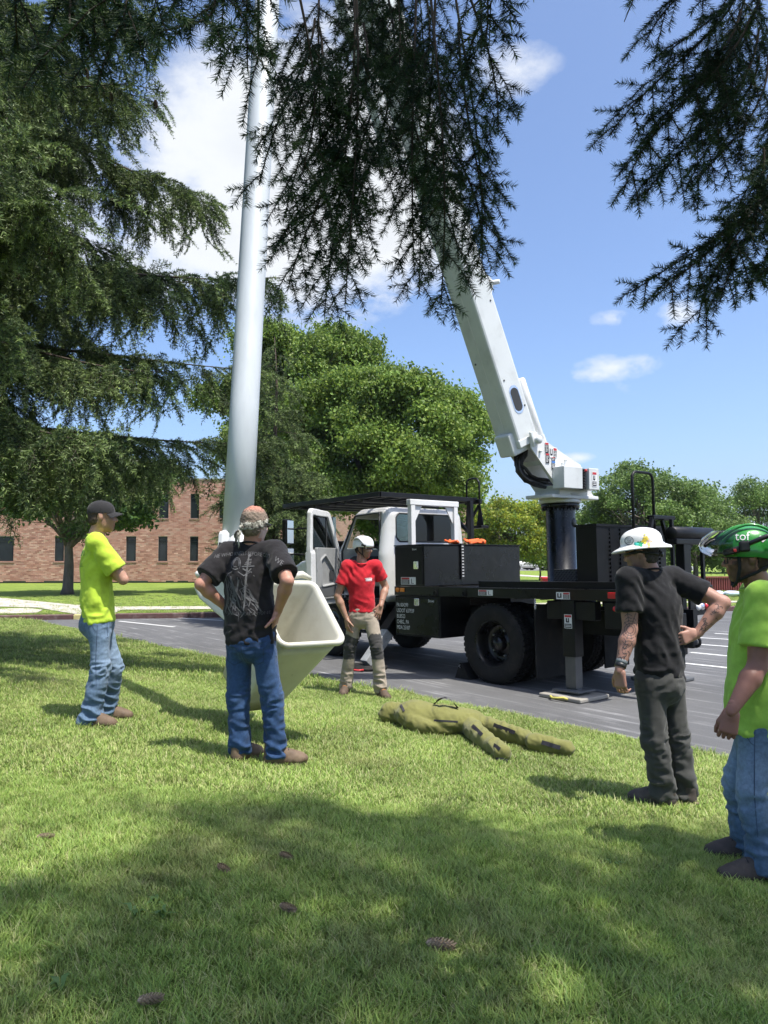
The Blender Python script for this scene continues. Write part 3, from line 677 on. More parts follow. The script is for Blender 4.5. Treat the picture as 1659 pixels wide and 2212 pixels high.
# cones: one mesh of overlapping scales, used in the tree and on the grass
def cone_mesh(name, n=90, L=.105, r=.021):
    B = MB(); B.lathe([(.002, 0), (r * .55, .008), (r * .62, L * .4), (r * .4, L * .8), (.001, L)], (0, 0, 0), (1, 0, 0), 10)
    for k in range(n):
        t = (k + .5) / n; a = k * 2.39996; rr = r * (math.sin(math.pi * min(1, .12 + t * .85)) ** .6) * .82 + .002; x = t * L * .94 + .003
        c, s = math.cos(a), math.sin(a); rad = Vector((0, c, s)); tan = Vector((0, -s, c)); p = Vector((x, 0, 0)) + rad * rr * .6; tip = Vector((x + .011, 0, 0)) + rad * (rr * 1.0 + .004); w = .0068 * (1 - .3 * t)
        B.add([p - tan * w * .6, p + tan * w * .6, tip + tan * w - Vector((.003, 0, 0)), tip + Vector((.001, 0, 0)), tip - tan * w - Vector((.003, 0, 0)), p + rad * .003 + tan * 0], [(0, 1, 2, 3, 4), (0, 4, 3, 5), (1, 5, 3, 2)])
    me = B.mesh(name); return me
M_CONE = mat('cone_scale', (.34, .26, .175), .8, var=.35, vscale=60); M_CONED = mat('cone_dark', (.11, .07, .045), .8, var=.3, vscale=60)
CONE = cone_mesh('cone'); CONE.materials.append(M_CONE); CONEB = cone_mesh('cone_hanging', 60); CONEB.materials.append(M_CONED)
def tree_cones():
    T = n1[0]; base = Vector(T.location); Q = n1[1]; d = Q - np.array((0, 0, CAMZ)); zc = d[:, 1] * math.cos(TILT) + d[:, 2] * math.sin(TILT); px_ = 829.5 + FPX * d[:, 0] / zc; py_ = 1106 - FPX * (-d[:, 1] * math.sin(TILT) + d[:, 2] * math.cos(TILT)) / zc
    for px, py in ((105, 548), (137, 556), (232, 180), (240, 195), (360, 212), (484, 238), (478, 60), (352, 212), (170, 135), (60, 590)):
        m = np.hypot(px_ - px, py_ - py) + 14 * (zc - zc.min()); i = int(np.argmin(m)); p = Vector(Q[i]) - base + Vector((0, -.03, -.04)); o = link('cone', CONEB, None, T, p, (0, R(80), px)); o.scale = (1.2,) * 3
tree_cones()

# ------------------------------------------------------------------ broad-leaved trees
def leaf_clump(name, seed, n, size, spread, cols, mtl):
    rg = np.random.default_rng(seed); p = rg.normal(0, spread, (n, 3)) * (1, 1, .7); d = rg.normal(size=(n, 3)) + (0, 0, -.2); d /= np.linalg.norm(d, axis=1, keepdims=True)
    nrm = rg.normal(size=(n, 3)) * .8 + (0, 0, .9); s = np.cross(d, nrm); s /= np.maximum(np.linalg.norm(s, axis=1, keepdims=True), 1e-6); L = size * rg.uniform(.65, 1.25, (n, 1)); W = L * .36
    up = np.cross(s, d) * L * .12
    v = np.stack([p, p + d * L * .5 + s * W + up, p + d * L, p + d * L * .5 - s * W + up], 1).reshape(-1, 3); f = np.arange(4 * n).reshape(-1, 4)
    c = np.array(cols)[rg.integers(0, len(cols), n)] * rg.uniform(.75, 1.25, (n, 1)); me = npmesh(name, v, f); vcol(me, np.repeat(c, 4, 0)); me.materials.append(mtl); return me
M_LEAF = leaf_mat('leaf', None); M_LEAFY = leaf_mat('leaf_yellow', None, .45)
def broadleaf(name, label, base, trunk_h, crown_c, crown_r, lobes, clump, seed, trunk_r=.2, per=60, lobe_r=(.22, .42), scale=1.0, sparse=.0, bias=0.3, group=None, branches=26):
    rg = np.random.default_rng(seed); root = empty(name, base); tag(root, label, 'tree', group); c = np.array(crown_c); r = np.array(crown_r)
    one(lambda b: b.tube([(0, 0, -.05), (.02, 0, .25), (.04, .02, trunk_h * .5), (.0, 0, trunk_h), tuple(c * (1, 1, .9))], [trunk_r * 1.45, trunk_r * 1.05, trunk_r * .9, trunk_r * .75, trunk_r * .25], 10), 'trunk', M_BARKG, root)
    # lobes: uneven outline, packed towards the outside
    d = rg.normal(size=(lobes, 3)); d /= np.linalg.norm(d, axis=1, keepdims=True); d[:, 2] = d[:, 2] * .95 + bias * .25; rad = rg.uniform(.45, .98, (lobes, 1)) ** .6
    lc = c + d * r * rad * (1 - .12 * vnoise(d * 2.5, seed))[:, None]; lr = rg.uniform(*lobe_r, lobes) * r.mean()
    lb = MB()
    for k in range(min(branches, lobes)):
        a = np.array((0, 0, trunk_h * rg.uniform(.75, 1.0))) if k % 3 else c * (1, 1, rg.uniform(.8, 1)); m = (a + lc[k]) / 2 + rg.normal(0, .12, 3) * r.mean() * .3 + np.array((0, 0, .08 * r[2])); lb.tube([tuple(a), tuple(m), tuple(lc[k])], [trunk_r * .42, trunk_r * .25, trunk_r * .07], 6)
        for q in range(3):
            e = lc[k] + rg.normal(0, .6, 3) * lr[k]; lb.tube([tuple(m), tuple((m + e) / 2 + rg.normal(0, .05, 3)), tuple(e)], [trunk_r * .12, trunk_r * .08, trunk_r * .03], 4, cap=False)
    lb.build('limbs', M_BARKG, root)['kind'] = 'stuff'
    n = (per * (lr / lr.mean()) ** 2).astype(int) + 1; idx = np.repeat(np.arange(lobes), n); q = rg.normal(size=(len(idx), 3)); q /= np.linalg.norm(q, axis=1, keepdims=True); q[:, 2] = np.where(q[:, 2] < -.35, -q[:, 2] * .6, q[:, 2])
    p = lc[idx] + q * (lr[idx] * rg.uniform(.55, 1.05, len(idx)) ** .7)[:, None] * (1 + .22 * vnoise(q * 3 + lc[idx] * 3, seed + 1))[:, None] * (1, 1, .75)
    if sparse: p = p[vnoise(p * 1.1, seed + 2) > -1 + 2 * sparse]
    e = rg.uniform(-3.14, 3.14, (len(p), 3)) * (.25, .25, 1); scatter('crown', p, e, rg.uniform(.75, 1.3, len(p)) * scale, clump, root, 'leaf_clump'); return root
GREEN = [(.15, .24, .045), (.2, .29, .055), (.11, .185, .04), (.26, .34, .065)]
CL_OAK = leaf_clump('leaf_clump', 1, 32, .105, .18, GREEN, M_LEAF)
CL_MID = leaf_clump('leaf_clump', 2, 20, .11, .16, [(.17, .26, .075), (.21, .30, .085), (.14, .22, .065)], M_LEAF)
CL_YEL = leaf_clump('leaf_clump', 3, 16, .13, .15, [(.30, .34, .04), (.36, .37, .05), (.22, .28, .045), (.15, .22, .05)], M_LEAFY)
CL_DARK = leaf_clump('leaf_clump', 4, 14, .14, .15, [(.05, .10, .03), (.075, .135, .035), (.10, .17, .045)], M_LEAF)
def at(px, d): return (px - 829.5) / FPX * d
zt = lambda py, d: CAMZ + (1195 - py) / FPX * d
def trees():
    d = 28.0; x = at(835, d)
    broadleaf('oak_tree', 'broad bright green oak behind the truck cab', (x, d, .1), 2.4, (0, 0, 5.0), (3.7, 3.4, 3.3), 80, CL_OAK, 41, .32, 85, (.14, .32), 1.15, .16)
    broadleaf('oak_tree', 'taller green oak just beyond the pale upper boom', (at(655, 31), 31, .1), 2.4, (0, 0, 6.9), (3.4, 2.8, 4.6), 70, CL_OAK, 42, .26, 85, (.15, .33), 1.15, .16)
    d = 30.2; broadleaf('young_tree', 'dark-trunked shade tree standing before the brick building', (at(148, d), d, .12), 2.2, (.4, 0, 4.0), (3.9, 2.6, 1.9), 44, CL_DARK, 43, .2, 62, (.2, .34), 1.1, .1)
    d = 41; broadleaf('locust_tree', 'yellow-green locust tree beyond the toolbox', (at(1108, d), d, .1), 1.3, (0, 0, 2.55), (2.15, 1.9, 1.75), 36, CL_YEL, 44, .09, 44, (.24, .4), 1.1, .08)
    broadleaf('locust_tree', 'smaller dull green locust tree beside the black mast', (at(1165, 45), 45, .1), .9, (0, 0, 1.75), (1.0, 1.0, 1.1), 14, CL_MID, 45, .06, 40, (.3, .45), 1.0, .1)
    d = 38; broadleaf('maple_tree', 'airy green tree rising behind the slotted crate', (at(1395, d), d, .1), 1.6, (-.1, 0, 3.3), (3.2, 2.4, 2.9), 56, CL_MID, 46, .13, 46, (.16, .34), 1.1, .28)
    broadleaf('maple_tree', 'green tree beyond the boom rest above the red fence', (at(1500, 40), 40, .1), 1.5, (0, 0, 2.5), (3.0, 2.4, 2.2), 46, CL_MID, 47, .14, 46, (.18, .36), 1.1, .2)
    broadleaf('maple_tree', 'green tree past the red fence behind the green helmet', (at(1640, 46), 46, .1), 1.6, (0, 0, 3.0), (2.9, 2.4, 2.6), 42, CL_MID, 48, .14, 45, (.18, .36), 1.1, .25)
    for k, (px, d, h, r) in enumerate(((1300, 66, 2.6, 2.6), (1010, 70, 3.6, 3.0), (1560, 62, 3.0, 2.8))):
        broadleaf('distant_tree', ('rounded tree far off behind the sign', 'rounded tree far off beside the brick annex', 'rounded tree far off behind the red fence')[k], (at(px, d), d, .1), 1.0, (0, 0, h * .6), (r, r, h * .6), 16, CL_DARK, 60 + k, .1, 30, (.28, .45), 1.7)
trees()
# ------------------------------------------------------------------ smooth solids from distance fields
class Field:
    def __init__(s, lo, hi, h):
        s.lo = np.array(lo, float); s.h = h
        s.n = np.ceil((np.array(hi) - s.lo) / h).astype(int) + 1
        s.f = np.full(s.n, 1.0, 'f')
    def block(s, lo, hi):
        a = np.clip(np.floor((np.array(lo) - s.lo) / s.h).astype(int), 0, s.n); b = np.clip(np.ceil((np.array(hi) - s.lo) / s.h).astype(int) + 1, 0, s.n)
        if (b <= a).any(): return None
        sl = tuple(slice(p, q) for p, q in zip(a, b))
        g = np.meshgrid(*[s.lo[i] + s.h * np.arange(a[i], b[i]) for i in range(3)], indexing='ij', sparse=True)
        return sl, g
    def union(s, sl, d, k):
        a = s.f[sl]; d = d.astype('f')
        if k <= 0: s.f[sl] = np.minimum(a, d); return
        h = np.clip(.5 + .5 * (a - d) / k, 0, 1); s.f[sl] = a * (1 - h) + d * h - k * h * (1 - h)
    def cone(s, a, b, ra, rb, k=.02, flat=None, q=1.0, clip=None, hollow=None):
        """tapered capsule; flat: direction squeezed by q (<1 = thinner)"""
        a = np.array(a, float); b = np.array(b, float); m = max(ra, rb) + k + 3 * s.h
        bl = s.block(np.minimum(a, b) - m, np.maximum(a, b) + m)
        if bl is None: return
        sl, (X, Y, Z) = bl; ba = b - a; L2 = max(ba @ ba, 1e-9)
        px, py, pz = X - a[0], Y - a[1], Z - a[2]
        t = np.clip((px * ba[0] + py * ba[1] + pz * ba[2]) / L2, 0, 1)
        dx, dy, dz = px - t * ba[0], py - t * ba[1], pz - t * ba[2]
        d2 = dx * dx + dy * dy + dz * dz
        if flat is not None:
            w = np.array(flat, float); w /= np.linalg.norm(w); e = dx * w[0] + dy * w[1] + dz * w[2]
            d2 = d2 + e * e * (1 / q ** 2 - 1)
        d = np.sqrt(np.maximum(d2, 0)) - (ra + (rb - ra) * t)
        if clip is not None:            # list of (point, outward normal)
            for (c, n) in clip:
                n = np.array(n, float); n /= np.linalg.norm(n)
                d = np.maximum(d, (X - c[0]) * n[0] + (Y - c[1]) * n[1] + (Z - c[2]) * n[2])
        s.union(sl, d, k)
    def ell(s, c, r, k=.02, M=None):
        """ellipsoid with radii r along the columns of M"""
        c = np.array(c, float); r = np.array(r, float); m = r.max() + k + 3 * s.h
        bl = s.block(c - m, c + m)
        if bl is None: return
        sl, (X, Y, Z) = bl; M = np.eye(3) if M is None else np.array(M)
        p = (X - c[0], Y - c[1], Z - c[2]); q2 = 0; q4 = 0
        for i in range(3):
            e = (p[0] * M[0, i] + p[1] * M[1, i] + p[2] * M[2, i]); q2 = q2 + (e / r[i]) ** 2; q4 = q4 + (e / r[i] ** 2) ** 2
        k0 = np.sqrt(q2); k1 = np.sqrt(q4) + 1e-9; s.union(sl, np.where(k0 < 1e-3, -r.min(), k0 * (k0 - 1) / k1), k)
    def grid(s): return np.meshgrid(*[s.lo[i] + s.h * np.arange(s.n[i]) for i in range(3)], indexing='ij', sparse=True)
    def cut(s, c, n):
        X, Y, Z = s.grid(); n = np.array(n, float); n /= np.linalg.norm(n)
        s.f = np.maximum(s.f, ((X - c[0]) * n[0] + (Y - c[1]) * n[1] + (Z - c[2]) * n[2]).astype('f'))
    def mesh(s, smooth=2):
        f = s.f; ins = f < 0
        c = sum(ins[a:a + s.n[0] - 1, b:b + s.n[1] - 1, e:e + s.n[2] - 1].astype(np.int8) for a in (0, 1) for b in (0, 1) for e in (0, 1))
        act = (c > 0) & (c < 8); idx = np.argwhere(act); nv = len(idx)
        ids = np.full(act.shape, -1, np.int64); ids[act] = np.arange(nv)
        acc = np.zeros((nv, 3)); cnt = np.zeros(nv)
        cs = [(a, b, e) for a in (0, 1) for b in (0, 1) for e in (0, 1)]
        val = {o: f[idx[:, 0] + o[0], idx[:, 1] + o[1], idx[:, 2] + o[2]].astype(float) for o in cs}
        for o in cs:
            for ax in range(3):
                if o[ax]: continue
                p = list(o); p[ax] = 1; p = tuple(p); v0, v1 = val[o], val[p]; m = (v0 < 0) != (v1 < 0)
                t = np.where(m, v0 / np.where(m, v0 - v1, 1), 0); pos = np.tile(np.array(o, float), (nv, 1)); pos[:, ax] = t
                acc[m] += pos[m]; cnt[m] += 1
        V = s.lo + s.h * (idx + acc / np.maximum(cnt, 1)[:, None]); F = []
        for ax in range(3):
            o1, o2 = [(1, 2), (2, 0), (0, 1)][ax]
            a = [slice(None)] * 3; b = [slice(None)] * 3; a[ax] = slice(0, -1); b[ax] = slice(1, None)
            ch = ins[tuple(a)] != ins[tuple(b)]; e = np.argwhere(ch)
            e = e[(e[:, o1] > 0) & (e[:, o2] > 0) & (e[:, o1] < s.n[o1] - 1) & (e[:, o2] < s.n[o2] - 1)]
            flip = ins[tuple(a)][tuple(e.T)]
            q = []
            for d1, d2 in ((0, 0), (-1, 0), (-1, -1), (0, -1)):
                w = e.copy(); w[:, o1] += d1; w[:, o2] += d2; q.append(ids[tuple(w.T)])
            q = np.stack(q, 1); q[~flip] = q[~flip][:, ::-1]; F.append(q)
        F = np.concatenate(F)
        F = F[(F >= 0).all(1)]
        for _ in range(smooth): V = lap(V, F, .5)
        return V, F
def lap(V, F, a=.5):
    A = np.zeros_like(V); n = np.zeros(len(V))
    for i in range(4):
        j = (i + 1) % 4
        for p, q in ((i, j), (j, i)):
            for c in range(3): A[:, c] += np.bincount(F[:, p], V[F[:, q], c], len(V))
            n += np.bincount(F[:, p], minlength=len(V))
    return V + a * (A / np.maximum(n, 1)[:, None] - V)
def vnormals(V, F):
    n = np.cross(V[F[:, 2]] - V[F[:, 0]], V[F[:, 3]] - V[F[:, 1]]); out = np.zeros_like(V)
    for i in range(4):
        for c in range(3): out[:, c] += np.bincount(F[:, i], n[:, c], len(V))
    return out / np.maximum(np.linalg.norm(out, axis=1, keepdims=True), 1e-12)
def sd_box(X, Y, Z, lo, hi, r=0.0):
    c = [(a + b) / 2 for a, b in zip(lo, hi)]; e = [(b - a) / 2 - r for a, b in zip(lo, hi)]
    q = [np.abs(P - c[i]) - e[i] for i, P in enumerate((X, Y, Z))]
    return np.sqrt(np.maximum(q[0], 0) ** 2 + np.maximum(q[1], 0) ** 2 + np.maximum(q[2], 0) ** 2) + np.minimum(np.maximum(q[0], np.maximum(q[1], q[2])), 0) - r
def sd_poly(A, B, pts):
    """signed distance to a polygon in the A-B plane"""
    d = None; s = np.ones(np.broadcast(A, B).shape); n = len(pts)
    for i in range(n):
        x1, y1 = pts[i]; x2, y2 = pts[i - 1]; ex, ey = x2 - x1, y2 - y1; wx, wy = A - x1, B - y1
        t = np.clip((wx * ex + wy * ey) / (ex * ex + ey * ey), 0, 1); q = (wx - ex * t) ** 2 + (wy - ey * t) ** 2
        d = q if d is None else np.minimum(d, q)
        c1 = B >= y1; c2 = B < y2; c3 = ex * wy > ey * wx
        fl = (c1 & c2 & c3) | (~c1 & ~c2 & ~c3); s = np.where(fl, -s, s)
    return s * np.sqrt(d)
def fmesh(name, fld, m, parent=None, smooth=2):
    V, F = fld.mesh(smooth); return link(name, npmesh(name, V, F, True), m, parent)

# ------------------------------------------------------------------ lettering
_txt = {}
def text_mesh(s, size=1.0, align='LEFT', ext=0.0):
    k = (s, size, align)
    cu = bpy.data.curves.new('lettering', 'FONT'); cu.body = s; cu.size = size; cu.align_x = align; cu.extrude = ext; cu.resolution_u = 3
    o = bpy.data.objects.new('lettering', cu); COL.objects.link(o)
    bpy.context.view_layer.update(); dg = bpy.context.evaluated_depsgraph_get()
    me = bpy.data.meshes.new_from_object(o.evaluated_get(dg)); bpy.data.objects.remove(o); bpy.data.curves.remove(cu)
    return me
def lettering(s, size, p, xa, ya, m, parent, name='lettering', align='LEFT', sx=1.0, shear=0.0):
    me = text_mesh(s, size, align); n = len(me.vertices); co = np.empty(n * 3); me.vertices.foreach_get('co', co); co = co.reshape(-1, 3)
    xa = np.array(xa, float); ya = np.array(ya, float); w = np.array(p) + (co[:, :1] * sx + co[:, 1:2] * shear) * xa + co[:, 1:2] * ya
    me.vertices.foreach_set('co', w.ravel()); me.update()
    return link(name, me, m, parent)

# ------------------------------------------------------------------ bucket truck
M_WHITE = mat('white_paint', (.68, .68, .665), .32, var=.05, vscale=2, coat=.35, dirt=(.5, .48, .42), dirt_amt=.28, dirt_scale=2.2)
M_BOOM = mat('boom_paint', (.62, .64, .63), .38, var=.06, vscale=1.5, coat=.2, dirt=(.36, .36, .33), dirt_amt=.38, dirt_scale=4)
M_FGLASS = mat('boom_fibreglass', (.50, .53, .545), .42, var=.06, vscale=3, bump=.12, bscale=40, dirt=(.5, .55, .55), dirt_amt=.25, stretch=(3, 3, .3))
M_BLACK = mat('black_paint', (.0045, .0046, .0052), .45, var=.25, vscale=3, spec=.3, dirt=(.02, .019, .019), dirt_amt=.4, dirt_scale=5)
M_GLOSSBLK = mat('gloss_black', (.0045, .0046, .0052), .3, var=.2, vscale=2, spec=.35, coat=.12, dirt=(.03, .03, .031), dirt_amt=.4, dirt_scale=7, bump=.05, bscale=3)
M_RUBBER = mat('tyre_rubber', (.011, .0105, .0105), .75, var=.25, vscale=5, bump=.15, spec=.3, dirt=(.05, .043, .036), dirt_amt=.6, dirt_scale=6)
M_RIM = mat('rim_black', (.007, .007, .0075), .3, var=.2, spec=.5, dirt=(.04, .035, .03), dirt_amt=.45)
M_STEEL = mat('bare_steel', (.36, .36, .37), .4, metal=.8, var=.2, vscale=8)
M_CHROME = mat('chrome', (.7, .7, .72), .18, metal=1, var=.1)
M_DARKINT = mat('dark_interior', (.03, .032, .034), .7, var=.2)
M_GREYTRIM = mat('grey_trim', (.27, .275, .27), .65, var=.1, vscale=8, bump=.1)
M_GREYTRIM2 = mat('dark_trim', (.09, .095, .1), .7, var=.15)
M_AMBER = mat('amber_lens', (.75, .22, .015), .25, var=.05, coat=.4)
M_REDLENS = mat('red_lens', (.5, .012, .018), .25, var=.05, coat=.4)
M_GLASS = glass('window_glass', (.72, .86, .84), .02, .3)
M_MIRROR = mat('mirror_glass', (.75, .78, .8), .03, metal=1, var=.02, rvar=.0)
M_STICK = mat('sticker_white', (.78, .78, .77), .5, var=.05)
M_STRED = mat('sticker_red', (.5, .03, .035), .5, var=.05)
M_STBLK = mat('sticker_black', (.02, .02, .022), .5, var=.05)
M_STBLU = mat('sticker_blue', (.05, .15, .4), .5, var=.05)
M_LETTER = mat('white_lettering', (.8, .8, .8), .6, var=.12, vscale=60)
M_CREAM = mat('cream_fibreglass', (.66, .645, .55), .36, var=.06, vscale=4, coat=.15, dirt=(.42, .36, .24), dirt_amt=.42, dirt_scale=5, translucent=.1)
M_DIAM = bpy.data.materials.new('diamond_plate')
def diamond():
    m = M_DIAM; m.use_nodes = True; N = m.node_tree.nodes; L = m.node_tree.links; p = N['Principled BSDF']
    p.inputs['Base Color'].default_value = (.02, .02, .021, 1); p.inputs['Roughness'].default_value = .38
    tc = N.new('ShaderNodeTexCoord'); b = N.new('ShaderNodeBump'); b.inputs['Strength'].default_value = 1; b.inputs['Distance'].default_value = .006
    tot = None
    for s in (1, -1):
        mp = N.new('ShaderNodeMapping'); mp.inputs['Scale'].default_value = (20, 20, 20); L.new(tc.outputs['Object'], mp.inputs[0])
        sp = N.new('ShaderNodeSeparateXYZ'); L.new(mp.outputs[0], sp.inputs[0])
        a = N.new('ShaderNodeMath'); a.operation = 'ADD'; L.new(sp.outputs[0], a.inputs[0]); L.new(sp.outputs[1], a.inputs[1])
        c = N.new('ShaderNodeMath'); c.operation = 'MULTIPLY_ADD'; c.inputs[1].default_value = s; L.new(sp.outputs[2], c.inputs[0]); L.new(a.outputs[0], c.inputs[2])
        w = N.new('ShaderNodeMath'); w.operation = 'SINE'; q = N.new('ShaderNodeMath'); q.operation = 'MULTIPLY'; q.inputs[1].default_value = 3.14; L.new(c.outputs[0], q.inputs[0]); L.new(q.outputs[0], w.inputs[0])
        pw = N.new('ShaderNodeMath'); pw.operation = 'POWER'; pw.inputs[1].default_value = 6; ab = N.new('ShaderNodeMath'); ab.operation = 'ABSOLUTE'; L.new(w.outputs[0], ab.inputs[0]); L.new(ab.outputs[0], pw.inputs[0])
        if tot is None: tot = pw.outputs[0]
        else:
            mx = N.new('ShaderNodeMath'); mx.operation = 'MAXIMUM'; L.new(tot, mx.inputs[0]); L.new(pw.outputs[0], mx.inputs[1]); tot = mx.outputs[0]
    L.new(tot, b.inputs['Height']); L.new(b.outputs[0], p.inputs['Normal'])
diamond()

TR = empty('bucket_truck', (1.49, 10.1, 0), (0, .0227, R(129.7)))
tag(TR, 'white-cab bucket truck with black flatbed, raised white boom and cream bucket', 'truck')
bpy.context.view_layer.update(); TM = TR.matrix_world.copy(); TI = TM.inverted()
def tp(name, m, fn, parent=None): return one(fn, name, m, parent or TR)

def sticker(parent, p, xa, ya, w, h, kind='danger'):
    """printed warning label: white plate with printed blocks, p = centre"""
    p = Vector(p); xa = Vector(xa); ya = Vector(ya); n = xa.cross(ya)
    B = MB()
    def rect(x0, x1, y0, y1, mi, k): B.add([p + xa * (w * a) + ya * (h * b) + n * (.0015 * k + .002) for a, b in ((x0, y0), (x1, y0), (x1, y1), (x0, y1))], [(0, 1, 2, 3)], mi)
    rect(-.5, .5, -.5, .5, 0, 0)
    if kind == 'danger':
        rect(-.46, .08, .2, .44, 1, 1); rect(-.46, .08, -.44, .17, 2, 1)
        for k in range(4): rect(-.42, .02, .1 - k * .14, .05 - k * .14, 0, 2)
        rect(.2, .24, -.36, .3, 2, 1); rect(.24, .38, -.36, -.3, 2, 1)
    elif kind == 'pinch':
        rect(.02, .46, .2, .42, 1, 1); rect(.02, .46, -.44, .16, 2, 1)
        for k in range(4): rect(.06, .42, .08 - k * .14, .03 - k * .14, 0, 2)
        rect(-.42, -.32, -.3, .34, 2, 1); rect(-.2, -.1, -.3, .34, 2, 1); rect(-.32, -.2, -.3, -.14, 2, 1)
    elif kind == 'tall':
        rect(-.44, .44, .3, .46, 1, 1); rect(-.44, .44, -.46, -.16, 2, 1); rect(-.3, -.12, -.08, .24, 2, 1); rect(.0, .14, -.08, .24, 2, 1); rect(-.12, .0, -.08, .02, 2, 1)
        for k in range(2): rect(-.36, .36, -.24 - k * .1, -.28 - k * .1, 0, 2)
    elif kind == 'text':
        rect(-.46, .46, .3, .46, 1, 1); rect(-.46, .46, -.47, .27, 2, 1)
        for k in range(6): rect(-.38, .3 - .1 * (k % 3), .2 - k * .1, .165 - k * .1, 0, 2)
    elif kind == 'blue':
        rect(-.46, .46, .22, .46, 3, 1); rect(-.46, .46, -.47, .18, 2, 1)
        for k in range(5): rect(-.38, .3 - .1 * (k % 2), .1 - k * .1, .065 - k * .1, 0, 2)
    return B.build('warning_label', [M_STICK, M_STRED, M_STBLK, M_STBLU], parent)

def truck_bed():
    tp('chassis', M_BLACK, lambda b: [b.box((-1.95, y - .05, .68), (5.15, y + .05, .98)) for y in (-.66, -1.46)] + [b.box((x, -1.41, .74), (x + .12, -.71, .92)) for x in (-1.7, -.6, .8, 2.2, 3.2)] + [b.box((-.2, -1.7, .44), (.3, -.42, .64), 0, .05)])
    deck = tp('deck', M_GLOSSBLK, lambda b: b.box((-1.83, -2.09, 1.225), (2.06, -.03, 1.258)))
    rail = tp('side_rail', M_GLOSSBLK, lambda b: [b.box((-1.85, -.055, 1.135), (2.06, .0, 1.267), 0, .006), b.box((-1.85, -.11, 1.135), (2.06, -.055, 1.15))])
    tp('side_rail', M_GLOSSBLK, lambda b: b.box((-1.85, -2.12, 1.135), (2.06, -2.065, 1.267), 0, .006))
    tp('rear_rail', M_GLOSSBLK, lambda b: b.box((-1.87, -2.07, 1.135), (-1.79, -.05, 1.264), 0, .006))
    tp('raised_sill', M_BLACK, lambda b: b.box((-1.82, -.2, 1.26), (.44, -.13, 1.35), 0, .005))
    for x in np.linspace(-1.5, 1.9, 9): tp('cross_member', M_BLACK, lambda b: b.box((x - .03, -2.06, 1.12), (x + .03, -.115, 1.222)))
    for u, r in ((1.98, 0),): 
        tp('marker_light', M_AMBER, lambda b: b.lathe([(0, .03), (.028, .028), (.036, .012), (.036, 0)], (u, 0, 1.215), (0, 1, 0), 16))
    tp('marker_light', M_AMBER, lambda b: b.box((1.82, 0, 1.185), (1.92, .018, 1.245), 0, .008))
    tp('marker_light', M_REDLENS, lambda b: b.box((-1.83, 0, 1.165), (-1.7, .016, 1.235), 0, .01))
    tp('marker_light', M_REDLENS, lambda b: b.lathe([(0, .02), (.03, .018), (.034, 0)], (-1.78, -.02, 1.05), (0, 1, 0), 14))
    tp('bumper_plate', M_BLACK, lambda b: b.box((-1.86, -.4, .82), (-1.62, -.03, 1.12), 0, .01))
    for u in (1.15, .58):
        tp('tie_down', M_BLACK, lambda b: [b.obox((u, .006, 1.19), (1, 0, 0), (0, 1, 0), (0, 0, 1), (.085, .012, .1), 0, .005), b.tube([(u + .028 * math.cos(t), .02, 1.18 + .035 * math.sin(t)) for t in np.linspace(0, 2 * math.pi, 13)], .006, 6, cap=False)])
    sticker(TR, (.19, .001, 1.2), (-1, 0, 0), (0, 0, 1), .26, .075, 'danger'); sticker(TR, (-1.07, .001, 1.185), (-1, 0, 0), (0, 0, 1), .2, .085, 'pinch')
    ch = MB()
    for k in range(5): ch.tube([(-.65 + (.012 * math.cos(t) if k % 2 else 0), .012 + (0 if k % 2 else .012 * math.cos(t)), 1.12 - k * .024 + .017 * math.sin(t)) for t in np.linspace(0, 2 * math.pi, 9)], .0045, 5, cap=False)
    ch.build('chain', M_CHROME, TR)
    # lower side boxes
    for v0, v1, s in ((-.62, -.006, 1), (-2.11, -1.5, -1)):
        bx = tp('side_toolbox', M_BLACK, lambda b: b.box((1.07, v0, .54), (2.05, v1, 1.13), 0, .008))
        y = v1 if s > 0 else v0
        d = one(lambda b: b.box((1.1, min(y, y + s * .014), .57), (2.03, max(y, y + s * .014), 1.1), 0, .006), 'toolbox_door', M_GLOSSBLK, bx)
        one(lambda b: [b.box((1.5, min(y, y + s * .028), .985), (1.6, max(y, y + s * .028), 1.1), 0, .012), b.box((1.525, min(y, y + s * .034), 1.01), (1.575, max(y, y + s * .034), 1.06), 0, .006)], 'latch', M_CHROME, d)
    for k, t in enumerate(('PA 004399', 'USDOT 637939', 'BU8523', 'CHBG., PA', 'MDA 25187')):
        lettering(t, .082, (2.0, .0105, .965 - k * .0835), (-1, 0, 0), (0, 0, 1), M_LETTER, TR, sx=.72)
    lettering('Brown', .06, (1.30, .0105, 1.045), (-1, 0, 0), (0, 0, 1), M_LETTER, TR, sx=.75); lettering('Brown', .045, (1.62, .0155, 1.80), (-1, 0, 0), (0, 0, 1), M_LETTER, TR, sx=.75)
    # cross-bed toolbox
    ub = tp('cross_toolbox', M_GLOSSBLK, lambda b: b.box((1.385, -2.12, 1.27), (2.045, -.004, 1.87), 0, .01))
    one(lambda b: b.box((1.37, -2.135, 1.872), (2.06, .005, 1.886), 0, .004), 'toolbox_lid', M_BLACK, ub)
    d = one(lambda b: b.box((1.41, -.004, 1.3), (2.02, .012, 1.85), 0, .006), 'toolbox_door', M_BLACK, ub)
    one(lambda b: [b.box((1.49, .012, 1.52), (1.59, .03, 1.64), 0, .014), b.box((1.51, .03, 1.55), (1.57, .038, 1.61), 0, .006)], 'latch', M_CHROME, d)
    sticker(ub, (1.72, .0135, 1.35), (-1, 0, 0), (0, 0, 1), .33, .11, 'danger')
    # mud flaps and tail lamps
    for v in (-.6, -2.05): tp('mud_flap', M_RUBBER, lambda b: b.box((-.62, v, .14), (-.6, v + .58, 1.06), 0, .004))
    tl = tp('tail_light_panel', M_BLACK, lambda b: b.box((-1.9, -2.05, .9), (-1.86, -1.45, 1.12), 0, .01))
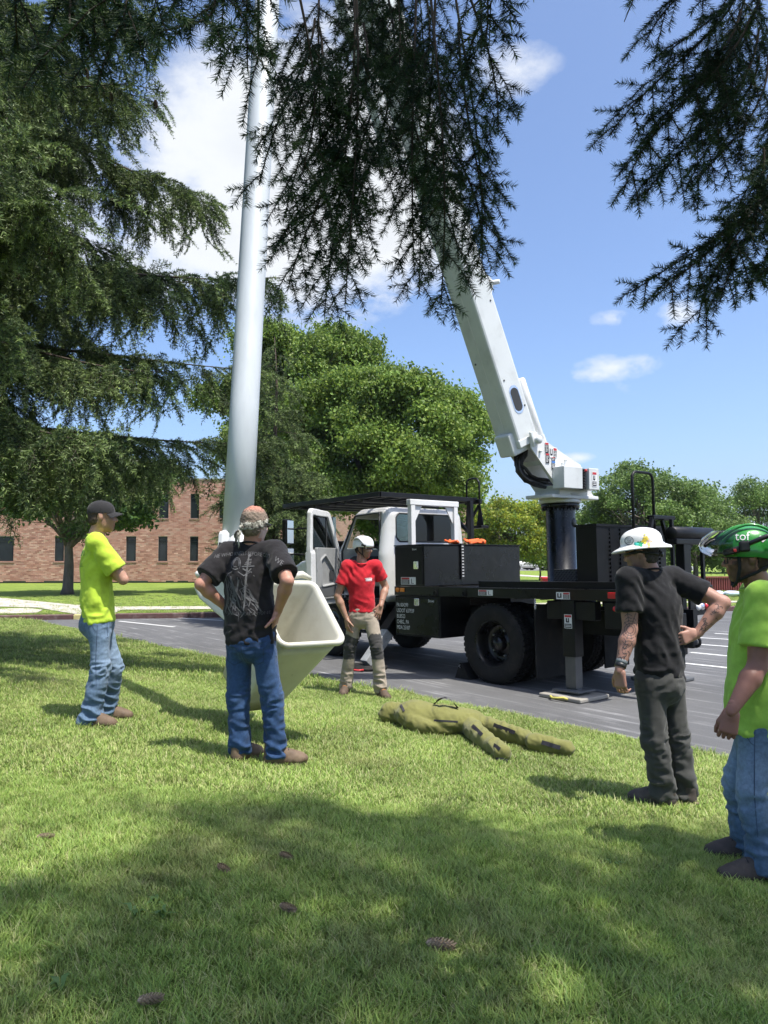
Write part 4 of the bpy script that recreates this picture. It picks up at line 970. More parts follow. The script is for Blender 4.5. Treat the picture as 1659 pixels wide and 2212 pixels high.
    for k, (v, m) in enumerate(((-1.62, M_STICK), (-1.72, M_CHROME), (-1.83, M_REDLENS))): one(lambda b: b.lathe([(0, .03), (.035, .028), (.045, .01), (.045, 0)], (-1.9, v, 1.005), (-1, 0, 0), 16), 'tail_light', m, tl)
    tp('pintle_hitch', M_BLACK, lambda b: [b.box((-2.15, -1.14, .55), (-1.9, -1.02, .65), 0, .02), b.box((-1.95, -1.25, .45), (-1.86, -.9, .95), 0, .01), b.tube([(-2.15 + .05 * math.cos(t), -1.08, .63 + .06 * math.sin(t)) for t in np.linspace(0, 5.2, 10)], .018, 8)])
    # plate box, slotted crate, grab rails and boom rest
    tp('diamond_plate_box', M_DIAM, lambda b: b.box((-.91, -.98, 1.26), (-.56, -.49, 1.5), 0, .006))
    cr = MB(); u0, u1, v0, v1, z0, z1 = -1.32, -1.02, -1.92, -.36, 1.262, 2.02
    cr.box((u0 + .02, v0 + .02, z0), (u1, v1 - .02, z0 + .03));
    cr.box((u0, v0, z0), (u1, v0 + .02, z1)); cr.box((u0, v1 - .02, z0), (u1, v1, z1))
    cols = [(-.62, .055), (-.84, .055), (-1.06, .055), (-1.28, .055), (-1.5, .055), (-1.76, .055)]; a = v1 - .02
    for c, w in cols:
        cr.box((u0, c + w / 2, z0), (u0 + .02, a, z1)); a = c - w / 2
        zz = z0
        for k in range(15): cr.box((u0 + .002, c - w / 2, zz), (u0 + .018, c + w / 2, zz + .022)); zz += .0525
    cr.box((u0, v0 + .02, z0), (u0 + .02, a, z1))
    for c in np.arange(v0 + .12, v1, .26): cr.box((u1 - .02, c - .07, z0 + .03), (u1, c + .07, z1))
    c_ = cr.build('slotted_crate', M_BLACK, TR); one(lambda b: [b.box((u0 - .012, v0 - .012, z1), (u0 + .03, v1 + .012, z1 + .03)), b.box((u1 - .03, v0 - .012, z1), (u1 + .012, v1 + .012, z1 + .03)), b.box((u0 + .03, v0 - .012, z1), (u1 - .03, v0 + .03, z1 + .03)), b.box((u0 + .03, v1 - .03, z1), (u1 - .03, v1 + .012, z1 + .03))], 'crate_rim', M_BLACK, c_)
    def loop(b, u, va, vb, z0, z1, r=.019):
        q = .09; p = [(u, va, z0), (u, va, z1 - q)] + [(u, va - q + q * math.cos(t), z1 - q + q * math.sin(t)) for t in (.5, 1.05)] + [(u, va - q, z1), (u, vb + q, z1)] + [(u, vb + q - q * math.sin(t), z1 - q + q * math.cos(t)) for t in (.5, 1.05)] + [(u, vb, z1 - q), (u, vb, z0)]
        b.tube(p, r, 8)
    tp('grab_rail', M_BLACK, lambda b: loop(b, -1.5, -.89, -1.36, 1.26, 2.71))
    tp('boom_rest', M_BLACK, lambda b: [b.lathe([(0, 0), (.07, 0), (.085, .015), (.085, .95), (.07, .965), (0, .965)], (-1.8, -2.19, 1.93), (0, 1, 0), 18), b.box((-1.87, -2.19, 1.79), (-1.73, -1.24, 1.86), 0, .01), b.box((-1.86, -1.58, 1.26), (-1.74, -1.42, 1.8), 0, .008),
        b.prism([(-1.76, -1.58, 1.79), (-1.76, -1.8, 1.79), (-1.76, -1.58, 1.58)], (-.02, 0, 0))])
    tp('stake_post', M_BLACK, lambda b: b.box((-1.82, -2.0, 1.26), (-1.78, -1.95, 1.79)))
    tp('stake_post', M_BLACK, lambda b: b.box((-1.82, -1.27, 1.26), (-1.78, -1.23, 2.1)))
    tp('step_bracket', M_BLACK, lambda b: [b.beam((-1.7, -.92, 1.95), (-1.7, -.98, 2.12), .05, .05, bev=.006), b.box((-1.74, -1.46, 2.1), (-1.64, -.96, 2.15), 0, .008), b.beam((-1.7, -1.2, 2.1), (-1.7, -1.32, 1.8), .04, .04, bev=.004)])
truck_bed()

def wheel(u, v, z=.525, out=1, dual=False, r=.525, label=None):
    """one wheel: tyre with lugs, dished rim, hub and nuts; out = +1 outer face towards +v"""
    w = .27; s = out
    prof = [(r * .56, -.115), (r * .62, -.132), (r * .8, -.14), (r * .93, -.132), (r * .985, -.112), (r, -.09), (r, .09), (r * .985, .112), (r * .93, .132), (r * .8, .14), (r * .62, .132), (r * .56, .115)]
    W = empty('wheel', (u, v, z)); W.parent = TR
    t = MB(); t.lathe(prof, (0, 0, 0), (0, 1, 0), 56, close=True)
    for k in range(44):
        a = 2 * math.pi * k / 44; c, q = math.cos(a), math.sin(a)
        for y, o in ((-.078, .0), (.078, .07), (0, .035)):
            a2 = a + o; c, q = math.cos(a2), math.sin(a2)
            t.obox((r * 1.0 * c, y, r * 1.0 * q), (c, 0, q), (0, 1, 0), (-q, 0, c), (.022, .062, .05))
    t.build('tyre', M_RUBBER, W)
    rim = MB(); R0 = r * .57
    if dual: rp = [(R0, .12), (R0 * 1.03, .13), (R0 * .98, .11), (R0 * .9, .05), (R0 * .84, -.06), (R0 * .78, -.085), (R0 * .45, -.075), (R0 * .4, -.05), (.0, -.05)]
    else: rp = [(R0, .12), (R0 * 1.03, .13), (R0 * .98, .11), (R0 * .92, .06), (R0 * .7, .08), (R0 * .45, .085), (R0 * .4, .1), (.0, .1)]
    rim.lathe([(a, b * s) for a, b in rp], (0, 0, 0), (0, 1, 0), 48); rim.lathe([(R0 * 1.0, -.125 * s), (R0 * .9, -.1 * s), (R0 * .85, 0), (R0 * .92, .06 * s)], (0, 0, 0), (0, 1, 0), 40)
    for k in range(5):
        a = 2 * math.pi * k / 5
    ro = rim.build('rim', M_RIM, W)
    hub = MB(); hy = (-.05 if dual else .1) * s
    hub.lathe([(R0 * .36, hy), (R0 * .34, hy + .06 * s), (R0 * .28, hy + .1 * s), (0, hy + .105 * s)], (0, 0, 0), (0, 1, 0), 24); hub.build('hub', M_RIM, W)
    for k in range(10):
        a = 2 * math.pi * k / 10; c, q = math.cos(a) * R0 * .58, math.sin(a) * R0 * .58; y0 = (-.078 if dual else .083) * s
        one(lambda b: b.lathe([(.016, y0), (.016, y0 + .022 * s), (.009, y0 + .03 * s), (0, y0 + .03 * s)], (c, 0, q), (0, 1, 0), 6, smooth=False), 'wheel_nut', M_STEEL if k % 2 else M_RIM, W)
    return W
wheel(.13, -.16, dual=True); wheel(.13, -.49, dual=True); wheel(.13, -1.63, out=-1, dual=True); wheel(.13, -1.96, out=-1, dual=True)
wheel(3.78, -.17, .61); wheel(3.78, -1.86, .61, out=-1)

def outriggers():
    for v, s in ((-.085, 1), (-2.03, -1)):
        o = tp('outrigger', M_BLACK, lambda b: [b.box((-1.22, v - .08, .46), (-1.04, v + .08, 1.134), 0, .006), b.box((-1.5, v - .06, .9), (-.8, v + .06, 1.12), 0, .01)])
        one(lambda b: b.box((-1.205, v - .066, .09), (-1.055, v + .066, .6), 0, .005), 'outrigger_leg', mat('outrigger_steel', (.1, .1, .1), .5, metal=.3, dirt=(.2, .18, .15), dirt_amt=.4), o)
        one(lambda b: [b.box((-1.31, v - .17, .052), (-.93, v + .17, .075), 0, .006), b.box((-1.2, v - .05, .075), (-1.06, v + .05, .14))], 'outrigger_foot', M_GREYTRIM2, o)
        if s > 0: sticker(o, (-1.13, v + .081, .88), (-1, 0, 0), (0, 0, 1), .11, .165, 'tall')
    a = Vector((2.24, -.42, 1.0)); b_ = Vector((2.27, .40, .12))
    for s in (1, -1):
        m = lambda p: Vector((p.x, p.y if s > 0 else -2.12 - p.y, p.z)); A, B_ = m(a), m(b_)
        o = tp('stabiliser', M_BLACK, lambda b: b.beam(A, A + (B_ - A) * .5, .2, .2, bev=.01))
        one(lambda b: b.beam(A + (B_ - A) * .3, B_, .15, .16, bev=.008), 'stabiliser_leg', mat('stabiliser_steel', (.3, .31, .31), .5, var=.2, dirt=(.08, .08, .08), dirt_amt=.6, dirt_scale=8), o)
        one(lambda b: b.lathe([(0, .03), (.17, .03), (.19, .02), (.19, 0), (0, 0)], (B_.x, B_.y, .055), (0, 0, 1), 20), 'stabiliser_foot', M_GREYTRIM2, o)
    tp('cab_step', M_BLACK, lambda b: [b.box((2.62, -.22, .52), (3.4, .0, .55), 0, .008), b.box((2.62, -.26, .8), (3.4, -.06, .83), 0, .008), b.box((2.6, -.4, .4), (2.63, -.04, .98)), b.box((3.4, -.4, .4), (3.43, -.04, .98))])
    tp('fuel_tank', M_STEEL, lambda b: b.lathe([(0, 0), (.26, 0), (.28, .02), (.28, .78), (.26, .8), (0, .8)], (2.6, -1.78, .7), (1, 0, 0), 22))
outriggers()

def cab():
    h = .016; F_ = Field((2.28, -2.06, .9), (3.75, .06, 2.62), h); X, Y, Z = F_.grid()
    def shell(o):
        # body leaning in a little towards the roof, windscreen sloped
        inset = np.clip(Z - 1.75, 0, 1) * .13
        d = sd_box(X, np.sign(Y + 1.0) * np.maximum(np.abs(Y + 1.0) + inset, 0) - 1.0, Z, (2.38 + o, -1.93 + o, .99 + o), (3.66 - o, -.07 - o, 2.52 - o), .14)
        n = np.array([.86, 0, .51]); n /= np.linalg.norm(n)
        return np.maximum(d, (X - 3.57) * n[0] + (Z - 1.83) * n[2] + o)
    d = np.maximum(shell(0.0), -shell(.05))
    op = np.maximum(sd_poly(X, Z, [(2.53, 1.06), (3.48, 1.06), (3.5, 1.82), (3.17, 2.39), (2.56, 2.41)]) - .02, -(Y + .42))
    d = np.maximum(d, -op)
    rw = sd_box(X, Y, Z, (2.2, -1.66, 1.97), (2.6, -.34, 2.40), .07); d = np.maximum(d, -rw)
    sw = np.maximum(sd_poly(X, Z, [(2.62, 1.85), (3.4, 1.85), (3.12, 2.34), (2.64, 2.36)]) - .03, Y + 1.6); d = np.maximum(d, -sw)
    ws = np.maximum(np.abs(Y + 1.0) - .8, np.maximum(1.88 - Z, Z - 2.36)); ws = np.maximum(ws, 3.02 - X); d = np.maximum(d, -ws)
    F_.f = d.astype('f')
    c = fmesh('cab', F_, M_WHITE, TR, 2)
    # glass
    one(lambda b: b.box((2.395, -1.66, 1.97), (2.405, -.34, 2.40)), 'rear_window', M_GLASS, c)
    def rubber(b):
        p = [(-.4, 1.96), (-1.6, 1.96), (-1.67, 2.03), (-1.67, 2.34), (-1.6, 2.41), (-.4, 2.41), (-.33, 2.34), (-.33, 2.03), (-.4, 1.96)]
        b.tube([(2.385, y, z) for y, z in p], .014, 6)
    one(rubber, 'window_seal', M_DARKINT, c)
    one(lambda b: b.add([(3.545, -1.82, 1.86), (3.545, -.2, 1.86), (3.245, -.26, 2.37), (3.245, -1.76, 2.37)], [(0, 1, 2, 3)]), 'windscreen', M_GLASS, c)
    one(lambda b: b.add([(2.6, -1.86, 1.84), (3.42, -1.86, 1.84), (3.12, -1.82, 2.35), (2.62, -1.82, 2.37)], [(0, 1, 2, 3)]), 'side_window', M_GLASS, c)
    def door_seal(b): b.tube([(2.52, -.1, 1.05), (3.49, -.1, 1.05), (3.51, -.1, 1.83), (3.18, -.13, 2.4), (2.55, -.13, 2.42), (2.52, -.1, 1.05)], .016, 6)
    one(door_seal, 'door_seal', M_DARKINT, c)
    for v in (-.5, -1.45):
        s_ = one(lambda b: [b.box((2.52, v - .25, 1.25), (3.0, v + .25, 1.48), 0, .05), b.box((2.46, v - .24, 1.46), (2.6, v + .24, 2.02), 0, .05), b.box((2.48, v - .14, 2.03), (2.57, v + .14, 2.22), 0, .04)], 'seat', M_GREYTRIM, c)
    one(lambda b: b.box((3.2, -1.85, 1.02), (3.5, -.2, 1.75), 0, .08), 'dashboard', M_DARKINT, c)
    one(lambda b: [b.tube([(3.12 + .09 * math.cos(t), -.5 + .21 * math.sin(t), 1.72 + .18 * math.cos(t)) for t in np.linspace(0, 2 * math.pi, 19)], .014, 6, cap=False), b.tube([(3.12, -.5, 1.72), (3.35, -.5, 1.55)], .02, 6)], 'steering_wheel', M_DARKINT, c)
    one(lambda b: b.box((2.45, -1.88, .96), (3.6, -.12, 1.03)), 'cab_floor', M_DARKINT, c)
    for v in (-1.86, -.5): one(lambda b: b.box((2.45, v, .9), (2.7, v + .36, .98)), 'cab_mount', M_BLACK, c)
    # hood and front fenders
    F2 = Field((3.45, -2.0, .55), (5.5, -.02, 1.98), .024); X, Y, Z = F2.grid()
    top = 1.86 - .13 * (X - 3.6) - .06 * np.clip(X - 4.9, 0, 1) * 4
    d = sd_box(X, Y, Z, (3.56, -1.78, .72), (5.3, -.22, 1.9), .12); d = np.maximum(d, Z - top)
    for yc in (-.2, -1.83):
        q = np.sqrt((X - 3.85) ** 2 + (Z - .62) ** 2) - .72; q = np.maximum(q, np.abs(Y - yc) - .17); d = np.minimum(d, np.maximum(q, .6 - Z) - .01)
        d = np.maximum(d, -np.maximum(np.sqrt((X - 3.78) ** 2 + (Z - .6) ** 2) - .60, np.abs(Y - yc) - .4))
    F2.f = d.astype('f'); hd = fmesh('hood', F2, M_WHITE, TR, 2)
    one(lambda b: b.box((5.29, -1.5, .95), (5.33, -.5, 1.5), 0, .02), 'grille', M_CHROME, hd); one(lambda b: b.box((5.25, -1.95, .5), (5.45, -.05, .8), 0, .03), 'bumper', M_CHROME, hd)
cab()

def cab_door():
    ang = R(62); hx, hy = 3.55, -.03
    D = empty('door', (hx, hy, 0), (0, 0, math.pi - ang)); D.parent = TR
    # local x runs from the hinge to the free edge, y < 0 is the inner face, seen from the lawn
    out = [(0, 1.0), (1.0, 1.0), (1.01, 1.85), (.98, 2.42), (.93, 2.47), (.40, 2.45), (.34, 2.42), (.0, 1.86)]
    F_ = Field((-.06, -.1, .9), (1.1, .12, 2.56), .0115); X, Y, Z = F_.grid()
    o = sd_poly(X, Z, out) - .025; win = sd_poly(X, Z, [(.10, 1.86), (.93, 1.86), (.92, 2.37), (.41, 2.36)]) - .015
    d = np.maximum(o, np.abs(Y) - np.where(Z < 1.8, .055, .04)); d = np.maximum(d, -win)
    F_.f = d.astype('f'); do = fmesh('door_shell', F_, M_WHITE, D, 2)
    s = -1 if False else 1
    yi = .058          # inner face side
    F3 = Field((0, .03, 1.0), (1.0, .14, 1.92), .011); X, Y, Z = F3.grid()
    d = np.maximum(sd_poly(X, Z, [(.06, 1.08), (.86, 1.08), (.88, 1.86), (.12, 1.86)]) - .02, np.abs(Y - .06) - .025)
    rec = sd_poly(X, Z, [(.26, 1.33), (.72, 1.30), (.74, 1.66), (.62, 1.72), (.34, 1.5)]) - .02; d = np.maximum(d, -np.maximum(rec, .065 - Y))
    arm = np.sqrt(np.maximum(np.abs(rec - .015), 0) ** 2 + (Y - .09) ** 2) - .016; d = np.minimum(d, arm)
    F3.f = d.astype('f'); ip = fmesh('inner_panel', F3, M_GREYTRIM, D, 2)
    one(lambda b: b.box((.24, .0585, 1.1), (.84, .09, 1.27), 0, .01), 'map_pocket', M_GREYTRIM2, ip)
    one(lambda b: b.tube([(.16, .09, 1.5), (.15, .12, 1.55), (.15, .125, 1.66), (.16, .09, 1.72)], .014, 6), 'pull_handle', M_DARKINT, ip)
    one(lambda b: b.box((.3, .078, 1.36), (.45, .082, 1.52)), 'speaker', M_DARKINT, ip)
    one(lambda b: b.box((.05, -.006, 1.84), (.95, .006, 2.4)), 'window', M_GLASS, do)
    one(lambda b: [b.beam((.42, 0, 1.85), (.42, 0, 2.38), .03, .03), b.tube([(.42, .0, 2.37), (.45, .0, 2.375), (.91, .0, 2.375), (.925, 0, 1.86), (.12, 0, 1.86)], .012, 6)], 'window_frame', M_DARKINT, do)
    one(lambda b: b.box((1.005, -.03, 1.5), (1.02, .04, 1.6)), 'door_lock', M_DARKINT, do)
    mr = MB(); my = -.62
    for z0, z1 in ((1.95, 2.36), (1.66, 1.90)): mr.box((.46, my - .05, z0), (.69, my + .05, z1), 0, .03)
    mr.tube([(.2, -.05, 2.25), (.45, my, 2.2)], .014, 6); mr.tube([(.2, -.05, 1.75), (.5, my, 1.8)], .014, 6)
    q = mr.build('side_mirror', M_BLACK, D)
    for z0, z1 in ((1.97, 2.34), (1.68, 1.88)): one(lambda b: b.box((.475, my + .05, z0), (.675, my + .054, z1)), 'mirror_glass', M_MIRROR, q)
cab_door()

def racks():
    o = tp('cab_guard', M_WHITE, lambda b: [b.box((2.06, -.46, 1.89), (2.15, -.37, 2.6), 0, .01), b.box((2.06, -1.40, 1.89), (2.15, -1.31, 2.6), 0, .01), b.box((2.055, -1.42, 2.52), (2.155, -.35, 2.612), 0, .01)])
    for v, s in ((-.46, -1), (-1.31, 1)): one(lambda b: b.prism([(2.09, v, 2.52), (2.09, v + s * .17, 2.52), (2.09, v, 2.24)], (.02, 0, 0)), 'gusset', M_WHITE, o)
    r = MB(); u0, u1, v0, v1, z = 2.32, 5.1, -2.12, .04, 2.69
    for a, b in (((u0, v0, z), (u1, v0, z)), ((u0, v1, z), (u1, v1, z)), ((u0, v0, z), (u0, v1, z)), ((u1, v0, z), (u1, v1, z))): r.beam(a, b, .05, .075, bev=.005)
    ro = r.build('roof_rack', M_BLACK, TR)
    for k in range(7):
        v = v1 + (v0 - v1) * (k + .5) / 7; one(lambda b: b.box((u0 + .03, v - .02, z - .045), (u1 - .03, v + .02, z - .005)), 'rack_bar', M_BLACK, ro)
    for u in np.linspace(u0 + .5, u1 - .5, 5): one(lambda b: b.box((u - .03, v0 + .03, z - .085), (u + .03, v1 - .03, z - .046)), 'rack_bar', M_BLACK, ro)
    g = MB()
    for u in np.arange(u0 + .04, u1, .042): g.box((u, v0 + .03, z + .002), (u + .007, v1 - .03, z + .008))
    for v in np.arange(v0 + .04, v1, .042): g.box((u0 + .03, v, z + .008), (u1 - .03, v + .007, z + .014))
    mo = g.build('mesh_panel', M_BLACK, ro); mo['kind'] = 'stuff'
    for v in (-1.9,): one(lambda b: [b.box((2.22, v - .04, 1.26), (2.3, v + .04, 2.66), 0, .006), b.beam((2.27, v, 2.1), (2.9, v, 2.62), .05, .05)], 'rack_post', M_BLACK, ro)
    st = MB(); u = 2.34; vv = -2.1
    st.tube([(u + .19, vv, 2.62), (u + .19, vv, 2.98)] + [(u + .1 + .09 * math.cos(t), vv, 2.98 + .09 * math.sin(t)) for t in (.6, 1.2)] + [(u + .02, vv, 3.07), (u - .06, vv, 3.06), (u - .11, vv, 2.99), (u - .11, vv, 2.62)], .017, 7)
    st.prism([(u + .19, vv, 2.68), (u + .24, vv, 2.24), (u + .10, vv, 2.24)], (0, -.012, 0)); st.prism([(u - .11, vv, 2.68), (u - .03, vv, 2.24), (u - .19, vv, 2.24)], (0, -.012, 0))
    st.box((u - .2, vv - .12, 2.2), (u + .25, vv + .06, 2.245), 0, .008); st.box((u - .14, vv - .03, 2.62), (u + .22, vv + .03, 2.7), 0, .008)
    st.beam((u - .1, vv, 2.6), (u + .18, vv, 2.26), .04, .03); st.build('rack_step', M_BLACK, TR)
racks()
# ------------------------------------------------------------------ mast, turret, booms and bucket (laid out in the place, then hung on the truck)
def wb(name, m, fn, parent=None, smooth=None):
    b = MB(); fn(b); b.v = [tuple(TI @ Vector(p)) for p in b.v]; return b.build(name, m, parent or TR)
MC = TM @ Vector((-.245, -1.08, 0)); MC.z = 0
HD = Vector((-.82, -.57, 0)).normalized(); WD = Vector((.57, -.82, 0)).normalized()     # boom heading, and the side turned to the lawn
def bp(px, py, w=0.0):              # the point seen there on the boom's plane, w towards the lawn
    o = MC + WD * w; r = ray(px, py); t = (o - Vector((0, 0, 0))).dot(WD) / r.dot(WD); q = r * t; q.z += CAMZ; return q
def k4(x, y): return ((1400 + x * .42194) * .6636, (800 + y * .42194) * .6636)
def boom():
    tp('mast', M_GLOSSBLK, lambda b: b.lathe([(0, 1.26), (.23, 1.26), (.23, 1.29), (.2, 1.3), (.2, 2.36)], (-.245, -1.08, 0), (0, 0, 1), 40))
    dn = (TI.to_3x3() @ Vector((.12, -.99, 0))).normalized(); 
    side = Matrix.Rotation(R(48), 3, 'Z') @ dn
    tp('access_hole', M_STBLK, lambda b: b.lathe([(0, .012), (.058, .012), (.066, .006), (.066, -.03)], Vector((-.245, -1.08, 2.13)) + side * .196, side, 20))
    fl = tp('flange', M_GLOSSBLK, lambda b: b.lathe([(.2, 2.33), (.262, 2.335), (.262, 2.4), (.2, 2.4)], (-.245, -1.08, 0), (0, 0, 1), 40))
    for k in range(20):
        a = 2 * math.pi * k / 20; one(lambda b: b.lathe([(0, -.03), (.016, -.03), (.016, 0)], (-.245 + .238 * math.cos(a), -1.08 + .238 * math.sin(a), 2.335), (0, 0, 1), 6, smooth=False), 'bolt', M_BLACK, fl)
    tp('turntable', M_WHITE, lambda b: b.lathe([(0, 2.4), (.28, 2.4), (.285, 2.41), (.285, 2.475), (.27, 2.48), (.27, 2.5), (.3, 2.5), (.3, 2.52), (0, 2.52)], (-.245, -1.08, 0), (0, 0, 1), 40))
    hw = .225
    # near plate outline, traced on its own plane
    near = [bp(*k4(x, y), hw) for x, y in ((775, 1455), (815, 1445), (872, 1490), (1010, 1590), (1160, 1690), (1200, 1800), (1240, 1895), (1268, 1945), (830, 1945), (1000, 1885), (950, 1790), (785, 1565))]
    pl = [near[i] for i in (0, 1, 2, 3, 4, 5, 6, 7)]
    base_z = near[7].z
    front = [bp(*k4(x, y), hw) for x, y in ((1000, 1945), (1000, 1885), (785, 1565))]
    poly = pl + front
    tu = wb('turret', M_WHITE, lambda b: [b.prism(poly, -WD * .022), b.prism([p - WD * (2 * hw - .022) for p in poly], -WD * .022)])
    # base skirt and the web between the plates
    c = MC.copy(); c.z = base_z + .015
    wb('turret_base', M_WHITE, lambda b: b.obox(c + HD * .02 + Vector((0, 0, -.02)), HD, WD, (0, 0, 1), (.92, .5, .05), 0, .012), None)
    f0, f1, f2 = [p - WD * .022 for p in front]; e = -WD * (2 * hw - .044)
    def web(b):
        for a_, b2 in ((f0, f1), (f1, f1.lerp(f2, .12)), (f1.lerp(f2, .62), f1.lerp(f2, .72))):
            q = [a_, b2, b2 + e, a_ + e]; b.prism(q, (HD * -.02))
        for s0, s1 in ((0, .07), (.93, 1)):
            b.prism([f1.lerp(f2, .1) + e * s0, f1.lerp(f2, .68) + e * s0, f1.lerp(f2, .68) + e * s1, f1.lerp(f2, .1) + e * s1], HD * -.02)
    one_ = wb('turret_web', M_BOOM, web, tu)
    bk = [p - WD * .022 for p in (pl[2], pl[4])]
    wb('turret_back', M_BOOM, lambda b: b.prism([bk[0], bk[1], bk[1] + e, bk[0] + e], HD * .02), tu)
    # hose bundle
    h0 = bp(*k4(720, 1600), -.02); h1 = bp(*k4(690, 1720), .05); h2 = bp(*k4(760, 1800), .06); h3 = bp(*k4(870, 1840), .02); h4 = bp(*k4(930, 1845), -.05)
    for k in range(7):
        o = Vector((math.cos(k * .9), math.sin(k * .9), math.cos(k * 2.1))) * .045 * (1 if k else 0)
        wb('hose', M_STBLK if k % 3 else M_RUBBER, lambda b: b.tube([p + o * (1 + .3 * math.sin(i * 2 + k)) for i, p in enumerate((h0 - HD * .02 + Vector((0, 0, .2)), h0, h0.lerp(h1, .5) + HD * .04, h1, h1.lerp(h2, .5) + HD * .03, h2, h2.lerp(h3, .5), h3, h4))], .034 if k < 3 else .022, 8))
    # control box on the near side
    a, b_ = bp(*k4(1000, 1705), hw + .02), bp(*k4(1250, 1890), hw + .02)
    cc = bp(*k4(1125, 1797), hw + .10)
    L_ = (bp(*k4(1178, 1797), hw + .19) - bp(*k4(1000, 1797), hw + .19)).length; H_ = abs(a.z - b_.z)
    xr = -HD
    box = wb('control_box', M_BOOM, lambda b: [b.obox(cc + xr * (-.16), xr, WD, (0, 0, 1), (.36, .2, H_), 0, .008), b.obox(cc + xr * .25, xr, WD, (0, 0, 1), (.2, .2, H_), 0, .008), b.obox(cc + xr * .08 - WD * .09, xr, WD, (0, 0, 1), (.16, .02, H_), 0)])
    fr = cc + xr * .085 + WD * .02
    wb('control_lever_bank', M_STBLK, lambda b: [b.obox(fr - WD * .02, xr, WD, (0, 0, 1), (.14, .1, H_ * .96), 0, .01)] + [b.tube([fr + Vector((0, 0, z)) , fr + WD * .07 + Vector((0, 0, z + .01))], .012, 6) for z in np.linspace(-H_ * .38, H_ * .38, 7)], box)
    wb('lever_knob', M_STRED, lambda b: b.lathe([(0, -.02), (.018, -.012), (.02, 0), (.014, .014), (0, .018)], fr + WD * .08 + Vector((0, 0, H_ * .36)), WD, 10), box)
    lx = xr
    def lab(p, w, h, kind):
        o = sticker(None, (0, 0, 0), (1, 0, 0), (0, 0, 1), w, h, kind); o.parent = tu
        # printed face turned to WD
        Mx = Matrix((( -HD.x * -1, 0, 0, 0),) * 4)
        q = Matrix.Identity(4); q.col[0] = (*(-HD), 0); q.col[1] = (*(-WD), 0); q.col[2] = (0, 0, 1, 0); q.col[3] = (*p, 1); o.data.transform(TI @ q)
    ox = .004
    for (x, y, w, h, kd) in ((900, 1560, .07, .15, 'text'), (905, 1640, .07, .14, 'text'), (950, 1595, .14, .14, 'pinch'), (950, 1645, .07, .05, 'text'), (951, 1692, .075, .12, 'blue')):
        lab(bp(*k4(x, y), hw + ox), w, h, kd)
    lab(cc + xr * .25 + WD * .103, .09, .2, 'tall')
    # lower boom
    A = bp(*k4(688, 1545)); B_ = bp(*k4(330, 430)); ax = (B_ - A).normalized(); up = WD.cross(ax).normalized()
    if up.z < 0: up = -up
    EL = None; t = 0
    while t < 14:
        t += .05; q = A + ax * t; r = camo.rotation_euler
        d = q - Vector((0, 0, CAMZ)); px = 829.5 + FPX * d.x / (d.y * math.cos(TILT) + d.z * math.sin(TILT))
        if px < 612: break
    EL = A + ax * t
    S = .40; H2 = .36
    def boxboom(b, p, q, w, h, bev=.02): b.beam(p, q, w, h, up=up, bev=bev)
    lb = MB(); lb.obox((A + EL) / 2, ax, WD, up, ((EL - A).length, S, H2), 0, .03)
    lb.v = [tuple(TI @ Vector(p)) for p in lb.v]; lbo = lb.build('lower_boom', M_BOOM, TR)
    wb('boom_base_shoe', M_BOOM, lambda b: [b.obox(A + ax * .06, ax, WD, up, (.1, S + .012, H2 + .012), 0, .01), b.obox(A + ax * .08 - up * .04, ax, WD, up, (.3, S * .7, H2 + .1), 0, .03)], lbo)
    wb('boom_seam', M_WHITE, lambda b: b.obox((A + EL) / 2 - up * (H2 / 2), ax, WD, up, ((EL - A).length, .012, .006)), lbo)
    for t_, w_, f_ in ((1.2, -.12, 0), (2.3, .1, 0), (3.1, -.1, 0), (4.2, .05, 0), (.5, .12, 1), (.9, -.1, 1), (1.9, .1, 1), (2.8, -.08, 1), (3.9, .1, 1)):
        q = A + ax * t_ + (WD * w_ - up * (H2 / 2) if f_ == 0 else up * w_ + WD * (S / 2)); nn = -up if f_ == 0 else WD
        wb('bolt', M_GREYTRIM2, lambda b: b.lathe([(0, .008), (.012, .007), (.014, 0)], q, nn, 8), lbo)
    # oval port
    po = bp(*k4(667, 1185), S / 2 + .004)
    ov = [(po + ax * (.085 * math.copysign(1, math.cos(t_)) * (abs(math.cos(t_)) > 1e-6)) + (ax * math.cos(t_) + up * math.sin(t_)) * .07) for t_ in np.linspace(0, 2 * math.pi, 24, endpoint=False)]
    wb('port_ring', M_CHROME, lambda b: b.prism([p + (p - po) * .22 for p in ov], -WD * .03), lbo); wb('port_glass', M_DARKINT, lambda b: b.prism([p + WD * .004 for p in ov], -WD * .02), lbo)
    # lift cylinder along the back of the boom
    c0 = bp(*k4(845, 1490), .02); c1 = bp(*k4(690, 1035), .02); cu = (c1 - c0).normalized()
    wb('lift_cylinder', M_WHITE, lambda b: [b.lathe([(0, 0), (.065, 0), (.07, .01), (.07, (c1 - c0).length), (.055, (c1 - c0).length + .015), (0, (c1 - c0).length + .02)], c0, cu, 20), b.obox(c1 - cu * .06 - WD * .0 + up * .06, cu, WD, up, (.1, .05, .05), 0, .008), b.obox(c0 - cu * .05, cu, WD, up, (.2, .12, .12), 0, .02)], lbo)
    for (x, y, s_) in ((810, 1500, .055),): 
        p = bp(*k4(x, y), hw)
        wb('pivot_pin', M_BOOM, lambda b: [b.lathe([(0, .1), (s_ * .6, .1), (s_, .08), (s_, -.02)], p, WD, 18), b.obox(p + ax * .01 - HD * -.06 + WD * .02, up, WD, ax, (.05, .04, .2), 0, .01)], tu)
    for (x, y) in ((1016, 1680), (845, 1585), (1040, 1655), (985, 1785)): wb('bolt', M_BOOM, lambda b: b.lathe([(0, .03), (.018, .03), (.02, 0)], bp(*k4(x, y), hw), WD, 8), tu)
